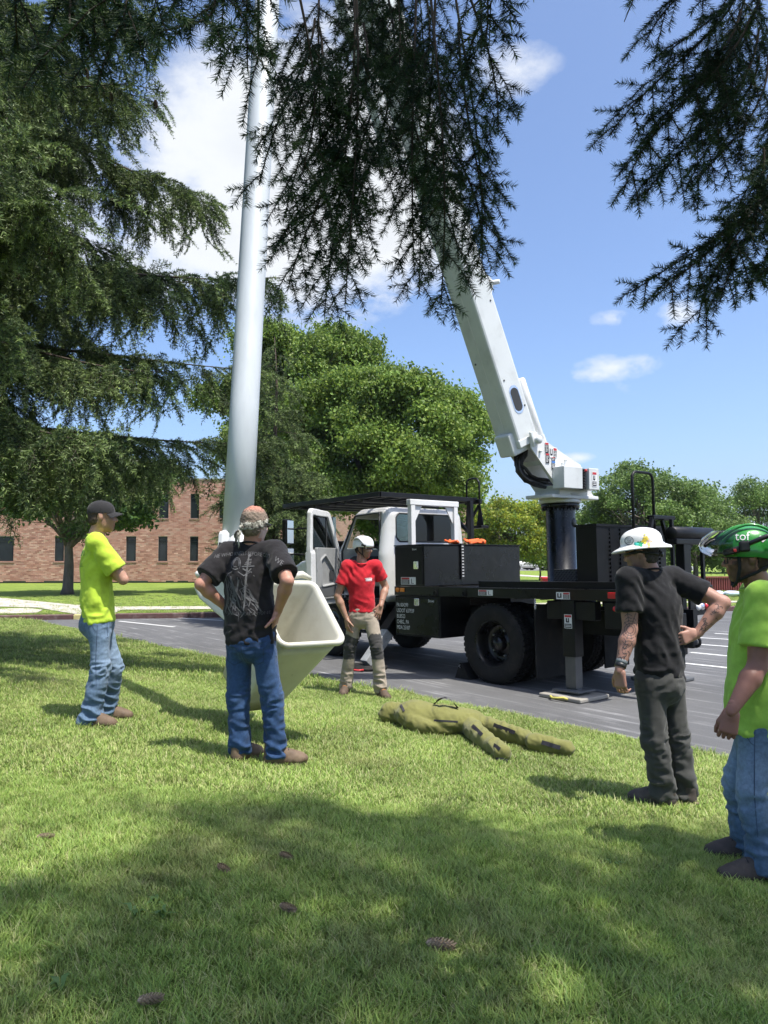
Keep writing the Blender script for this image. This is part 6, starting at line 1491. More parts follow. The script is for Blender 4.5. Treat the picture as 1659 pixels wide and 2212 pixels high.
def make_person(label, J, st):
    """J: pixel pose; st: style"""
    s = st.get('s', 1.0)
    feet = [ground_point(*J['foot_l']), ground_point(*J['foot_r'])]
    base = (feet[0] + feet[1]) / 2; Y0 = base[1] + J.get('dy', 0)
    f = unit((*J['face'], 0)); rt = unit((f[1], -f[0], 0)); hf = unit((*J.get('hips', J['face']), 0)); hr = unit((hf[1], -hf[0], 0))
    P = lambda k, dy=0: V3(Pd(*J[k][:2], Y0 + dy + (J[k][2] if len(J[k]) > 2 else 0)))
    neck, chest, waist, hip = P('neck'), P('chest'), P('waist'), P('hip')
    spine = unit(neck - hip)
    shw = .172 * s * st.get('shw', 1)
    sc_ = neck - spine * .055 * s
    sh = {'l': sc_ - rt * shw + UP * st.get('shl', 0), 'r': sc_ + rt * shw + UP * st.get('shr', 0)}
    hj = {'l': hip - hr * .085 * s, 'r': hip + hr * .085 * s}
    el, wr = {}, {}
    for k in 'lr':
        x = J['elbow_' + k]; el[k] = on_ray(x[0], x[1], sh[k], .295 * s, x[2]); x = J['wrist_' + k]; wr[k] = on_ray(x[0], x[1], el[k], .26 * s, x[2])
    an, kn = {}, {}
    for k, ft in zip('lr', feet):
        x = J['ankle_' + k]; an[k] = V3(Pd(x[0], x[1], ft[1] + (x[2] if len(x) > 2 else 0)))
        x = J['knee_' + k]; kn[k] = V3(Pd(x[0], x[1], (hj[k][1] + an[k][1]) / 2 + (x[2] if len(x) > 2 else 0)))
    root = empty('person', tuple(base)); tag(root, label, 'person', None)
    pts = [neck + UP * .3, *sh.values(), *el.values(), *wr.values(), *an.values(), *feet]
    lo = np.min(pts, 0) - .22; hi = np.max(pts, 0) + .22
    # ---- body: torso, arms, legs in one surface, head and hands at finer grain
    B = Field(lo, hi, .0085)
    B.cone(neck - spine * .2 * s, waist, .135 * s, .125 * s, .03, f, .7); B.cone(waist, hip, .125 * s, .13 * s, .03, hf, .75)
    for k in 'lr':
        B.cone(neck - spine * .07, sh[k], .06 * s, .062 * s, .03); m = (sh[k] + el[k]) / 2; fat = st.get('arm', 1.0) * s
        B.cone(sh[k], m, .058 * fat, .052 * fat, .02); B.cone(m, el[k], .052 * fat, .041 * fat, .02)
        q = el[k] + (wr[k] - el[k]) * .3; B.cone(el[k], q, .041 * fat, .046 * fat, .015); B.cone(q, wr[k], .046 * fat, .029 * s, .015)
        B.cone(wr[k], wr[k] + unit(wr[k] - el[k]) * .02, .028 * s, .027 * s, .01)
        B.cone(hj[k], kn[k], .078 * s, .055 * s, .03); B.cone(kn[k], an[k], .053 * s, .034 * s, .02)
    hc = P('head'); hfw = unit((*J['hface'], J.get('hpitch', 0))); hrt = unit(np.cross(hfw, UP)); hup = np.cross(hrt, hfw)
    B.cone(neck - spine * .03, hc - hup * .05 * s - hfw * .02, .062 * s, .055 * s, .02)
    Vb, Fb = B.mesh(2)
    H = Field(hc - .2, hc + .19, .0052); hs = s * st.get('head', 1.0)
    E_ = lambda c, r, k=.02: H.ell(hc + hrt * c[0] * hs + hfw * c[1] * hs + hup * c[2] * hs, np.array(r) * hs, k, np.stack([hrt, hfw, hup], 1))
    C_ = lambda a, b, ra, rb, k=.012: H.cone(hc + (hrt * a[0] + hfw * a[1] + hup * a[2]) * hs, hc + (hrt * b[0] + hfw * b[1] + hup * b[2]) * hs, ra * hs, rb * hs, k)
    E_((0, -.012, .035), (.077, .1, .088)); E_((0, .022, -.04), (.062, .074, .078), .03); E_((0, .06, -.098), (.026, .026, .02), .03)
    C_((-.03, -.0, -.085), (-.052, -.02, -.04), .02, .022, .03); C_((.03, -.0, -.085), (.052, -.02, -.04), .02, .022, .03)
    C_((0, .088, .012), (0, .109, -.028), .008, .0125, .012); C_((-.012, .094, -.032), (.012, .094, -.032), .009, .009, .006)
    C_((-.032, .082, .024), (.032, .082, .024), .011, .011, .015)
    C_((-.045, .062, -.022), (-.03, .078, -.03), .016, .014, .02); C_((.045, .062, -.022), (.03, .078, -.03), .016, .014, .02)
    C_((-.018, .086, -.06), (.018, .086, -.06), .0065, .0065, .006); C_((-.015, .085, -.072), (.015, .085, -.072), .0075, .0075, .006)
    for k in (-1, 1):
        E_((k * .079, -.012, -.004), (.009, .019, .031), .006); C_((k * .083, -.026, .02), (k * .08, -.024, -.02), .006, .005, .005); C_((k * .082, -.02, .026), (k * .08, .004, .022), .0055, .005, .005)
    H.cone(hc - hup * .045 * s - hfw * .018, neck, .057 * s, .062 * s, .025); H.cut(neck - spine * .01 - UP * .01, -spine)
    Vh, Fh = H.mesh(2)
    parts = [(Vb, Fb), (Vh, Fh)]
    for k in 'lr':
        h = J.get('hand_' + k)
        if h is None: continue
        w = wr[k]; d = V3(h['d']); Hn = Field(w - .2, w + .2, .0042)
        make_hand(Hn, w + unit(d) * .012, d, V3(h['palm']), V3(h['thumb']), s * 1.0, h.get('curl', (.3, .35, .4, .45)), h.get('spread', .05), h.get('to', .6), h.get('tc', .3))
        parts.append(Hn.mesh(1))
    off = 0; VV, FF = [], []
    for v, q in parts: VV.append(v); FF.append(q + off); off += len(v)
    VV = np.concatenate(VV); FF = np.concatenate(FF)
    sk = V3(st['skin']); col = np.tile(sk, (len(VV), 1))
    col *= 1 + .1 * vnoise(VV * 18, 2)[:, None]
    rel = VV - hc; a_, b_, c_ = rel @ hrt / hs, rel @ hfw / hs, rel @ hup / hs; onh = np.zeros(len(VV), bool); onh[len(Vb):len(Vb) + len(Vh)] = True
    lips = onh & (np.abs(a_) < .024) & (b_ > .078) & (np.abs(c_ + .066) < .011); col[lips] = sk * (.85, .55, .55)
    for e in (-.031, .031):
        r = np.hypot(a_ - e, (c_ - .003) * 1.7); m = onh & (b_ > .06) & (r < .014); col[m] = (.35, .3, .27); m = onh & (b_ > .06) & (r < .0065); col[m] = (.03, .02, .015)
        m = onh & (b_ > .055) & (np.abs(a_ - e) < .022) & (np.abs(c_ - .027 - .02 * (1 - abs(1))) < .006); col[m] = V3(st['hair']) * .7
    if st.get('beard'):
        bc, amt, cover = st['beard']
        m = onh & (c_ < -.03 + .02 * (np.abs(a_) > .05)) & (c_ > -.135) & (b_ > -.03 + .04 * (c_ < -.09)) & ~((np.abs(a_) < .03) & (b_ > .07) & (c_ > -.046)) & ~lips
        m |= onh & (np.abs(a_) > .05) & (b_ > -.0) & (b_ < .03) & (c_ < .03) & (c_ > -.05)
        w = amt * (0.75 + .25 * vnoise(VV * 60, 9))[:, None]; col = np.where(m[:, None], col * (1 - w) + V3(bc) * w, col)
    arm_tan = st.get('tan')
    if arm_tan is not None: col[:len(Vb)] *= V3(arm_tan); col[len(Vb) + len(Vh):] *= V3(arm_tan)
    body = mesh_obj('body', VV, FF, M_SKIN, root, base, np.clip(col, 0, 1))
    info = dict(root=root, base=base, hc=hc, hfw=hfw, hrt=hrt, hup=hup, f=f, rt=rt, hf=hf, hr=hr, neck=neck, chest=chest, waist=waist, hip=hip, sh=sh, el=el, wr=wr, kn=kn, an=an, feet=feet, s=s, hs=hs, body=body, VV=VV, FF=FF, spine=spine)
    # ---- hair
    if st.get('hairdo'):
        Hf = Field(hc - .16, hc + .17, .006); e = st['hairdo']
        Hf.ell(hc + hup * .036 * hs - hfw * .013 * hs, np.array((.0835, .106, .094)) * hs + e.get('t', 0), .01, np.stack([hrt, hfw, hup], 1))
        Hf.ell(hc - hup * .025 * hs - hfw * .045 * hs, np.array((.072, .066, .062)) * hs + e.get('t', 0), .03, np.stack([hrt, hfw, hup], 1))
        Hf.cut(hc + hfw * e.get('front', .05) * hs, unit(hfw * .9 + -hup * e.get('slope', .55))); Hf.cut(hc - hup * e.get('low', .075) * hs - hfw * .05, unit(-hup * 1 + hfw * .35))
        X, Y, Z = Hf.grid()
        for k in (-1, 1):
            q = hc + hrt * .08 * k * hs - hfw * .01 * hs - hup * .008 * hs; Hf.f = np.maximum(Hf.f, -(np.sqrt((X - q[0]) ** 2 + (Y - q[1]) ** 2 + (Z - q[2]) ** 2) - .034 * hs).astype('f'))
        v, q = Hf.mesh(1); n = vnormals(v, q); v = v + n * (.004 * vnoise(v * 120, 5) + .003 * vnoise(v * 45, 6))[:, None]
        c = np.tile(V3(st['hair']), (len(v), 1)) * (1 + .35 * vnoise(v * [150, 150, 60], 8)[:, None]); r = v - hc
        if e.get('bald'):
            w = np.clip(1.5 - np.linalg.norm((r - (hup * .12 - hfw * .03) * hs) / np.array([1, 1, 1]), axis=1) / e['bald'], 0, 1)[:, None]; w = np.clip(w * (1 + .3 * vnoise(v * 70, 4)[:, None]), 0, 1); c = c * (1 - w) + sk * (1.05, .82, .78) * w
        c = np.clip(c, 0.004, 1); mesh_obj('hair', v, q, M_HAIR, root, base, c)
    # ---- shirt
    S = Field(lo, hi, .0095); g = st['shirt']; ea = g.get('ease', .012)
    wl = g.get('wl', .15) * s + ea; hemc = waist + (hip - waist) * g.get('hem', .8)
    S.cone(neck - spine * .185 * s, chest, .152 * s + ea, .155 * s + ea, .03, f, .72)
    S.cone(chest, waist, .155 * s + ea, wl, .04, f, g.get('q', .76)); S.cone(waist, hemc, wl, wl + g.get('flare', .012), .04, hf, g.get('q', .76))
    if g.get('belly'): S.ell(waist + f * .05 + UP * .02, (.12, .12, .13), .06)
    S.cut(hemc, unit(V3(g.get('hemn', (0, 0, -1)))))
    for k in 'lr':
        S.cone(neck - spine * .06, sh[k], .062 * s + ea * .4, .068 * s + ea * .4, .04)
        S.cone(neck - spine * .02 + (sh[k] - neck) * .25, sh[k], .045 * s + ea * .3, .055 * s + ea * .3, .03)
        a = unit(el[k] - sh[k]); t = g.get('sleeve', .62); e = sh[k] + (el[k] - sh[k]) * t
        S.cone(sh[k], sh[k] + (el[k] - sh[k]) * (t + .2), .07 * s + ea * .6, .068 * s + ea + g.get('sl', .004), .03, clip=[(e, a)])
    X, Y, Z = S.grid(); nb = neck + UP * .012 + f * .012
    S.f = np.maximum(S.f, -(np.sqrt(((X - nb[0])) ** 2 + ((Y - nb[1])) ** 2 + ((Z - nb[2] - .02) * 1.1) ** 2) - .077 * s).astype('f'))
    v, q = S.mesh(2); n = vnormals(v, q)
    sd_ = g.get('seed', 1); fz = np.clip((neck[2] - .18 - v[:, 2]) / .3, .1, 1)
    lat = (v - waist) @ rt; dep = (v - waist) @ f
    w1 = vnoise(np.stack([lat * 16 + v[:, 2] * 7, dep * 16, v[:, 2] * 4.5], 1), sd_); w2 = vnoise(np.stack([lat * 9 - v[:, 2] * 10, dep * 10, v[:, 2] * 16], 1), sd_ + 1); w3 = vnoise(v * 45, sd_ + 2)
    low = np.clip(1 - (v[:, 2] - hemc[2]) / .28, 0, 1)
    disp = 1.35 * g.get('wr', 1.0) * (.008 * fz * (1 - np.abs(w1) * 2) + .009 * low * (1 - np.abs(w2) * 2) + .0015 * w3)
    for k in 'lr':
        dd = np.linalg.norm(v - (sh[k] * .75 + waist * .25), axis=1); arm = np.exp(-(dd / .13) ** 2); disp += .008 * arm * np.sin(((v - sh[k]) @ unit(UP * .6 + rt * (.8 if k == 'l' else -.8))) * 95 + 2 * w1)
    v = v + n * disp[:, None]
    so = mesh_obj('shirt', v, q, g['m'], root, base); info['shirt'] = so; info['bvh'] = BVHTree.FromPolygons([Vector(p) for p in v], [list(map(int, x)) for x in q])
    # ---- collar
    col_ = MB(); ring = [nb + (rt * math.cos(t) * .078 + f * math.sin(t) * .078) * s + UP * (-.022 - .02 * math.sin(t)) for t in np.linspace(0, 2 * math.pi, 25)]
    col_.tube([Vector(p - base) for p in ring], .0075, 6, cap=False); col_.build('collar', g['m'], root)
    # ---- trousers
    T = Field(lo, hi, .0095); g = st['pants']
    T.cone(waist + (hip - waist) * .55, hip, .14 * s, .148 * s, .03, hf, .78); T.cut(waist + (hip - waist) * .45, UP)
    T.ell(hip - hf * .045 - UP * .01, np.array((.13, .1, .12)) * s, .04, np.stack([hr, hf, UP], 1))
    th, kr, cr = g.get('r', (.094, .073, .068))
    for k in 'lr':
        T.cone(hj[k] + UP * .02, kn[k], th * s, kr * s, .03); e = an[k] + UP * (-.035 + g.get('cuff', 0)); dd = unit(an[k] - kn[k])
        T.cone(kn[k], an[k] + dd * .12, kr * s, cr * s, .015, clip=[(e, unit(dd * .5 - UP))])
        if g.get('stack'): T.cone(an[k] + (kn[k] - an[k]) * .12, an[k] - UP * .02, cr * s * .98, cr * s * 1.12, .02, clip=[(e, -UP)])
    v, q = T.mesh(2); n = vnormals(v, q); sd_ = g.get('seed', 11)
    z = v[:, 2] - base[2]; kz = (kn['l'][2] + kn['r'][2]) / 2 - base[2]
    w1 = vnoise(np.stack([v[:, 0] * 13 + z * 9, v[:, 1] * 13, z * 21], 1), sd_); w2 = vnoise(np.stack([v[:, 0] * 18 - z * 12, v[:, 1] * 18, z * 30], 1), sd_ + 1); w3 = vnoise(np.stack([v[:, 0] * 12, v[:, 1] * 12, z * 5], 1), sd_ + 3)
    low = np.clip(1 - (z - .08) / .34, 0, 1); mid = np.exp(-((z - kz) / .12) ** 2); hipw = np.exp(-((z - kz - .36) / .1) ** 2)
    disp = 1.35 * g.get('wr', 1.0) * (low * .014 * (1 - np.abs(w1) * 2.4) + .008 * (mid + .6 * hipw) * (1 - np.abs(w2) * 2) + .004 * (1 - np.abs(w3) * 2))
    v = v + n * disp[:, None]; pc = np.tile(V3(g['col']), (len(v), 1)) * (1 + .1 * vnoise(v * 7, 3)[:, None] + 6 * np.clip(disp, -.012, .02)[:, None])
    if g.get('fade'):
        for k in 'lr':
            for (c0, rr) in (((hj[k] * .45 + kn[k] * .55) + hf * .07, .17), (kn[k] + hf * .06, .12)):
                w = g['fade'] * np.exp(-(np.linalg.norm(v - c0, axis=1) / rr) ** 2)[:, None]; pc = pc * (1 - w) + V3(g.get('fcol', (.3, .38, .48))) * w
    if g.get('pads') is not None:
        for k in 'lr':
            kk = kn[k]; m = (np.linalg.norm((v - kk) * [1, 1, .62], axis=1) < .118) & (v[:, 2] > kk[2] - .14) & (v[:, 2] < kk[2] + .15) & (((v - kk) @ hf) > -.02); pc[m] = g['pads']
    po = mesh_obj('trousers' if not g.get('jeans') else 'jeans', v, q, g['m'], root, base, np.clip(pc, .003, 1)); info['pants'] = po
    # seams: outer seam line, pocket edges
    pb = BVHTree.FromPolygons([Vector(p) for p in v], [list(map(int, x)) for x in q]); info['pbvh'] = pb
    # ---- boots
    for k, ft in zip('lr', feet):
        td = unit((*J['toe_' + k], 0)); tr = unit((td[1], -td[0], 0)); gz = LH(an[k][0], an[k][1]) + .012 if lawn_s(an[k][0], an[k][1]) > 0 else .0
        hl = an[k].copy(); hl[2] = gz; hl -= td * .055 * s; toe = hl + td * .285 * s
        Fb_ = Field(np.minimum(hl, toe) - .12, np.maximum(hl, toe) + np.array((.12, .12, .26)), .0065)
        Fb_.cone(hl + td * .02 + UP * .05, hl + td * .03 + UP * .15, .042 * s, .045 * s, .02, tr, .9); Fb_.cone(hl + td * .03 + UP * .045, hl + td * .2 * s + UP * .045, .043 * s, .05 * s, .02, UP, .95); Fb_.cone(hl + td * .17 * s + UP * .04, hl + td * .235 * s + UP * .036, .052 * s, .047 * s, .02, UP, .88)
        Fb_.cone(hl + td * .06 + UP * .1, hl + td * .16 + UP * .07, .04 * s, .04 * s, .02)
        Fb_.cut(hl + UP * .022, -UP); v, q = Fb_.mesh(2); n = vnormals(v, q); v = v + n * (.0025 * vnoise(v * 40, 7))[:, None]
        bo = mesh_obj('boot', v, q, st['boot'], root, base)
        sole = []; m = 22
        for j in range(m):
            a = 2 * math.pi * j / m; lx = math.cos(a); ly = math.sin(a); w = .047 if lx > .1 else .041
            sole.append(hl + td * (.118 + .157 * lx) * s + tr * ly * w * s * (1.08 if lx > .2 else .95) * (1 if abs(lx) < .9 else .92))
        B_ = MB(); B_.prism([Vector(p - base + UP * -.004) for p in sole], (0, 0, .034)); B_.build('sole', st.get('sole', M_RUBBER), bo)
        lc = MB()
        for j in range(4):
            c = hl + td * (.085 + .03 * j) * s + UP * (.142 - .018 * j); lc.tube([Vector(c - tr * .028 - base), Vector(c + UP * .012 - base), Vector(c + tr * .028 - base)], .0035, 5)
        lo_ = lc.build('laces', st.get('lace', M_STBLK), bo)
    return info
def headwear(I, name, m, prof, rl, rd, c=(0, -.012), n=36, tilt=0.0, shape=None):
    """shell of rings round the head: prof = (scale, height); returns the object"""
    hc, hrt, hfw, hup, hs = I['hc'], I['hrt'], I['hfw'], I['hup'], I['hs']; B = MB(); v = []
    up = unit(hup + hfw * tilt); fw = unit(hfw - up * (hfw @ up))
    for i, (k, h) in enumerate(prof):
        for j in range(n):
            a = 2 * math.pi * j / n; x, y = math.sin(a) * rl * k, math.cos(a) * rd * k + c[1]; z = h
            if shape: x, y, z = shape(i, a, x, y, z)
            v.append(Vector(hc + (hrt * x + fw * y + up * z) * hs - I['base']))
    k = len(prof); f = [(i * n + j, i * n + (j + 1) % n, (i + 1) * n + (j + 1) % n, (i + 1) * n + j) for i in range(k - 1) for j in range(n)]
    f.append(tuple((k - 1) * n + j for j in range(n)))
    B.add(v, f, 0, True); o = B.build(name, m, I['root'])
    vv = [Vector(p) + Vector(I['base']) for p in B.v]; I['hatbvh'] = BVHTree.FromPolygons(vv, f); return o
def hp(I, x, y, z): return Vector(I['hc'] + (I['hrt'] * x + I['hfw'] * y + I['hup'] * z) * I['hs'] - I['base'])
def strap(I, name, m, pts, w=.012, parent=None):
    B = MB(); B.tube([hp(I, *p) for p in pts], w, 6); return B.build(name, m, parent or I['root'])
DOME = lambda h0, h1, k=9: [(math.cos(t) ** .8 if t < 1.5 else .04, h0 + (h1 - h0) * math.sin(t)) for t in np.linspace(0, 1.5, k)]
M_BLKPLAS = mat('black_plastic', (.012, .012, .013), .4, var=.1)
M_WEB = mat('black_webbing', (.014, .014, .015), .85, var=.2, bump=.3)
M_HATW = mat('hard_hat_white', (.80, .79, .75), .3, var=.04, coat=.4, dirt=(.45, .42, .36), dirt_amt=.25, dirt_scale=7)
M_HELW = mat('helmet_white', (.80, .80, .79), .3, var=.04, coat=.3)
M_HELG = mat('helmet_green', (.035, .27, .045), .32, var=.06, coat=.35)
M_BOOTB = mat('boot_brown', (.13, .085, .052), .75, var=.25, vscale=12, bump=.3, bscale=80, dirt=(.2, .16, .11), dirt_amt=.5, dirt_scale=12)
M_BOOTD = mat('boot_dark', (.065, .05, .042), .75, var=.25, vscale=12, bump=.3, bscale=80, dirt=(.14, .12, .1), dirt_amt=.5, dirt_scale=12)
M_SOLE = mat('boot_sole', (.16, .12, .08), .85, var=.2)
M_WATCH = mat('watch_black', (.015, .015, .016), .4, var=.1)
M_PRINT = mat('shirt_print_grey', (.12, .117, .118), .85, var=.45, vscale=40)
M_PRINTD = mat('shirt_print_dim', (.075, .073, .075), .85, var=.45, vscale=40)
M_PRINTG = mat('shirt_print_green', (.03, .16, .06), .85, var=.2, vscale=30)
M_INK = mat('tattoo_ink', (.062, .05, .048), .6, var=.25, vscale=60)
def watch(I, k, m=M_WATCH, t=.06, r=.033):
    a, w = I['el'][k], I['wr'][k]; d = unit(w - a); c = w - d * t; B = MB(); b = I['base']
    B.lathe([(r * .9, -.013), (r, -.011), (r, .011), (r * .9, .013)], Vector(c - b), Vector(d), 20); o = B.build('wristwatch', m, I['root'])
    return o

# ---- man in lime shirt and cap, arms folded
JL = dict(foot_l=(236, 1556), foot_r=(206, 1571), face=(.94, .34), hface=(.95, .30), head=(222, 1117), neck=(207, 1157), chest=(208, 1222), waist=(209, 1292), hip=(214, 1346),
          elbow_r=(266, 1252, -1), wrist_r=(247, 1226, 1), elbow_l=(262, 1246, 1), wrist_l=(236, 1236, -1),
          knee_r=(217, 1445), ankle_r=(194, 1551), knee_l=(246, 1443), ankle_l=(227, 1537), toe_r=(1, -.12), toe_l=(1, .12),
          hand_r=dict(d=(-.55, .6, .35), palm=(-.4, .6, -.3), thumb=(0, .2, 1), curl=(.2, .2, .25, .3)), hand_l=dict(d=(-.85, -.35, .1), palm=(-.2, .95, 0), thumb=(.1, 0, 1), curl=(.25, .25, .3, .3)))
PL = make_person('man in lime T-shirt, black cap and jeans with folded arms', JL, dict(s=1.0, skin=(.42, .235, .165), hair=(.05, .032, .02), beard=((.13, .075, .04), .55, 1), hairdo=dict(t=-.002, front=.0, slope=.3, low=.06),
     shirt=dict(m=cloth('lime_cotton', (.45, .61, .055), .14), ease=.009, q=.72, hem=1.0, hemn=(.2, 0, -1), sleeve=.75, sl=.012, seed=3), pants=dict(m=denim('light_denim'), col=(.09, .14, .21), fade=.5, fcol=(.24, .32, .42), jeans=1, stack=1, r=(.085, .07, .071), seed=21, wr=1.1), boot=M_BOOTB, sole=M_SOLE))
M_CAP = cloth('cap_cotton', (.028, .027, .028), .15, bump=.2)
cap = headwear(PL, 'cap', M_CAP, [(1.0, .03), (1.015, .045)] + DOME(.05, .135)[1:], .089, .108, (0, -.014))
def visor(I, m, parent):
    v = []; n = 14
    for r, dz in ((.0, .0), (.45, -.002), (1, -.012)):
        for j in range(n):
            a = -1.15 + 2.3 * j / (n - 1); x = math.sin(a) * (.086 + .006 * r); y = math.cos(a) * .095 + r * .075 * math.cos(a * .95) - .01
            v.append(hp(I, x, y, .042 + dz - .022 * abs(math.sin(a)) ** 2 * (1 + r)))
    f = [(i * n + j, i * n + j + 1, (i + 1) * n + j + 1, (i + 1) * n + j) for i in range(2) for j in range(n - 1)]
    B = MB(); B.add(v, f, 0, True); B.add([p - Vector((0, 0, .004)) for p in v], [q[::-1] for q in f], 0, True)
    return B.build('visor', m, parent)
visor(PL, M_CAP, cap); one(lambda b: b.lathe([(.01, 0), (.008, .006), (0, .008)], hp(PL, 0, -.014, .135), (0, 0, 1), 8), 'cap_button', M_CAP, cap)
for q in (0, 1, 2):
    a = math.pi * q / 3 + .5; B = MB(); B.tube([hp(PL, math.sin(a) * .0895 * math.cos(t) , math.cos(a) * .1085 * math.cos(t) - .014, .052 + .0845 * math.sin(t)) for t in np.linspace(.02, math.pi - .02, 22)], .0018, 4); B.build('cap_seam', M_CAP, cap)
for txt, sz, x, z in (('ON', .075, .055, .50), ('ES, LLC.', .036, .075, .415)):
    v, q = text2(txt, sz, .8, align='RIGHT'); c = PL['neck'] * 1; org = PL['chest'] + UP * (z - .42) - PL['f'] * .1
    d = unit(PL['f'] * .72 - PL['rt'] * .7); decal('shirt_lettering', v, q, org + PL['rt'] * .135 - PL['f'] * .02, unit(PL['rt'] * .72 + PL['f'] * .7), UP, d, PL['bvh'], M_PRINTG, PL['shirt'], PL['base'])

# ---- man in black shirt seen from behind, hands on hips
JB = dict(foot_l=(527, 1646), foot_r=(602, 1654), face=(.22, .97), hips=(.25, .97), hface=(.42, .9), hpitch=-.08, head=(551, 1135), neck=(544, 1174), chest=(537, 1250), waist=(539, 1322), hip=(541, 1384),
          elbow_l=(434, 1262, -1), wrist_l=(489, 1312, 1), elbow_r=(621, 1255, -1), wrist_r=(601, 1318, 1), knee_l=(515, 1512), ankle_l=(519, 1615), knee_r=(588, 1508), ankle_r=(594, 1623), toe_l=(.5, .86), toe_r=(.97, .22),
          hand_l=dict(d=(.8, .5, -.3), palm=(.5, -.3, -.3), thumb=(-.1, -.6, .6), curl=(.3, .3, .3, .3)), hand_r=dict(d=(-.25, .35, -.9), palm=(-.9, .15, .2), thumb=(-.6, -.75, .2), curl=(.35, .4, .45, .5), to=.9))
PB = make_person('man in black printed T-shirt and blue jeans seen from behind, hands on hips', JB, dict(s=1.02, skin=(.44, .22, .155), hair=(.2, .15, .11), beard=((.55, .5, .45), .7, 1), hairdo=dict(t=.003, front=.055, slope=.45, low=.085, bald=.062), arm=1.02, shl=-.01, shr=.0,
     shirt=dict(m=cloth('black_cotton', (.018, .0165, .0175), .15), ease=.012, wl=.15, q=.8, hem=1.03, sleeve=.78, sl=.018, seed=8, wr=1.2), pants=dict(m=denim('blue_denim'), col=(.027, .058, .13), fade=.3, fcol=(.075, .135, .24), jeans=1, r=(.09, .073, .066), seed=33), boot=M_BOOTB, sole=M_SOLE))
def knight(I):
    o = I['chest'] + UP * .02 - I['f'] * .3 - I['rt'] * .012; xa, ya, d = I['rt'], UP, I['f']
    v, q = text2('HE WHO KNEELS BEFORE GOD', .037, .78, .5); decal('shirt_lettering', v, q, o + UP * .145 + I['rt'] * .012, xa, ya, d, I['bvh'], M_PRINT, I['shirt'], I['base'])
    v, q = text2('CAN STAND BEFORE ANYONE', .03, .8, -.3); decal('shirt_lettering', v, q, o - UP * .265 + I['rt'] * .03, xa, ya, d, I['bvh'], M_PRINTD, I['shirt'], I['base'])
    rr = np.random.default_rng(4); L1 = []; L2 = []
    L1 += [([(.048, .12), (.046, .02), (.035, -.22)], .012), ([(.012, .062), (.088, .066)], .009), ([(.047, .128), (.048, .062)], .012), ([(.05, .125), (.05, .14)], .016)]            # sword
    for k in range(4): L1.append(([(.028 + .004 * k, .075 + .01 * k), (.066, .078 + .01 * k)], .005))
    hood = [(-.03 + .032 * math.sin(t), .075 + .045 * math.cos(t)) for t in np.linspace(-2.2, 2.2, 12)]; L1.append((hood, .005)); L2.append(([(-.03 + .022 * math.sin(t), .078 + .034 * math.cos(t)) for t in np.linspace(-2, 2, 9)], .016))
    L1 += [([(-.05, .05), (-.03, .043), (-.012, .05)], .007), ([(-.045, .062), (-.022, .06)], .004), ([(-.05, .03), (-.08, .015), (-.105, -.02), (-.115, -.06)], .006), ([(-.01, .03), (.03, .005), (.07, .03), (.09, .0)], .007), ([(.02, .05), (.055, .03), (.07, .05)], .01)]
    for k in range(26):
        x = rr.uniform(-.11, .05); y = rr.uniform(-.2, .02); L2.append(([(x, y), (x + rr.uniform(-.02, .03), y - rr.uniform(.02, .05)), (x + rr.uniform(-.03, .05), y - rr.uniform(.05, .09))], rr.uniform(.004, .009)))
    for k in range(16):
        x = rr.uniform(-.1, .08); y = rr.uniform(-.22, -.1); L1.append(([(x, y), (x + rr.uniform(.0, .03), y - .02), (x + rr.uniform(.01, .05), y - rr.uniform(.03, .06))], rr.uniform(.003, .007)))
    L2 += [([(-.1, -.02), (-.08, -.12), (-.1, -.23)], .016), ([(-.06, .0), (-.03, -.1), (-.06, -.2)], .02), ([(.0, -.02), (-.02, -.12), (.01, -.2)], .014), ([(.06, -.08), (.1, -.17), (.13, -.22)], .012)]
    for L_, m, of in ((L2, M_PRINTD, .002), (L1, M_PRINT, .003)):
        v, q = ribbons(L_); v = [(x * 1.15, y * 1.08) for x, y in v]; decal('shirt_print', v, q, o, xa, ya, d, I['bvh'], m, I['shirt'], I['base'], of)
    v, q = text2('WE', .05, .9); c = I['sh']['r'] * .6 + I['el']['r'] * .4; decal('sleeve_print', v, q, c - I['f'] * .1 + I['rt'] * .02, unit(I['rt'] * .8 + UP * -.5), unit(UP * .8 + I['rt'] * .5), unit(I['f'] - I['rt'] * .4), I['bvh'], M_PRINT, I['shirt'], I['base'])
knight(PB)
def jean_back(I, lt, m):
    """back pockets and seams stitched on the seat"""
    L_ = []
    for sx in (-1, 1):
        x = .078 * sx; L_ += [([(x - .06, -.01), (x + .06, -.004 if sx > 0 else -.016)], .004), ([(x - .06, -.01), (x - .056, -.11), (x, -.14), (x + .056, -.11), (x + .06, -.006)], .004)]
    L_ += [([(0, .05), (0, -.16)], .005), ([(-.16, .03), (0, .005), (.16, .03)], .004)]
    v, q = ribbons(L_); decal('stitching', v, q, I['hip'] - UP * .02 - I['hf'] * .3, I['hr'], UP, I['hf'], I['pbvh'], m, I['pants'], I['base'], .002)
M_STITCH = mat('denim_seam', (.018, .035, .075), .9); M_STITCHL = mat('light_seam', (.05, .08, .13), .9)
jean_back(PB, 0, M_STITCH)
M_BAND = bpy.data.materials.new('camo_bandana')
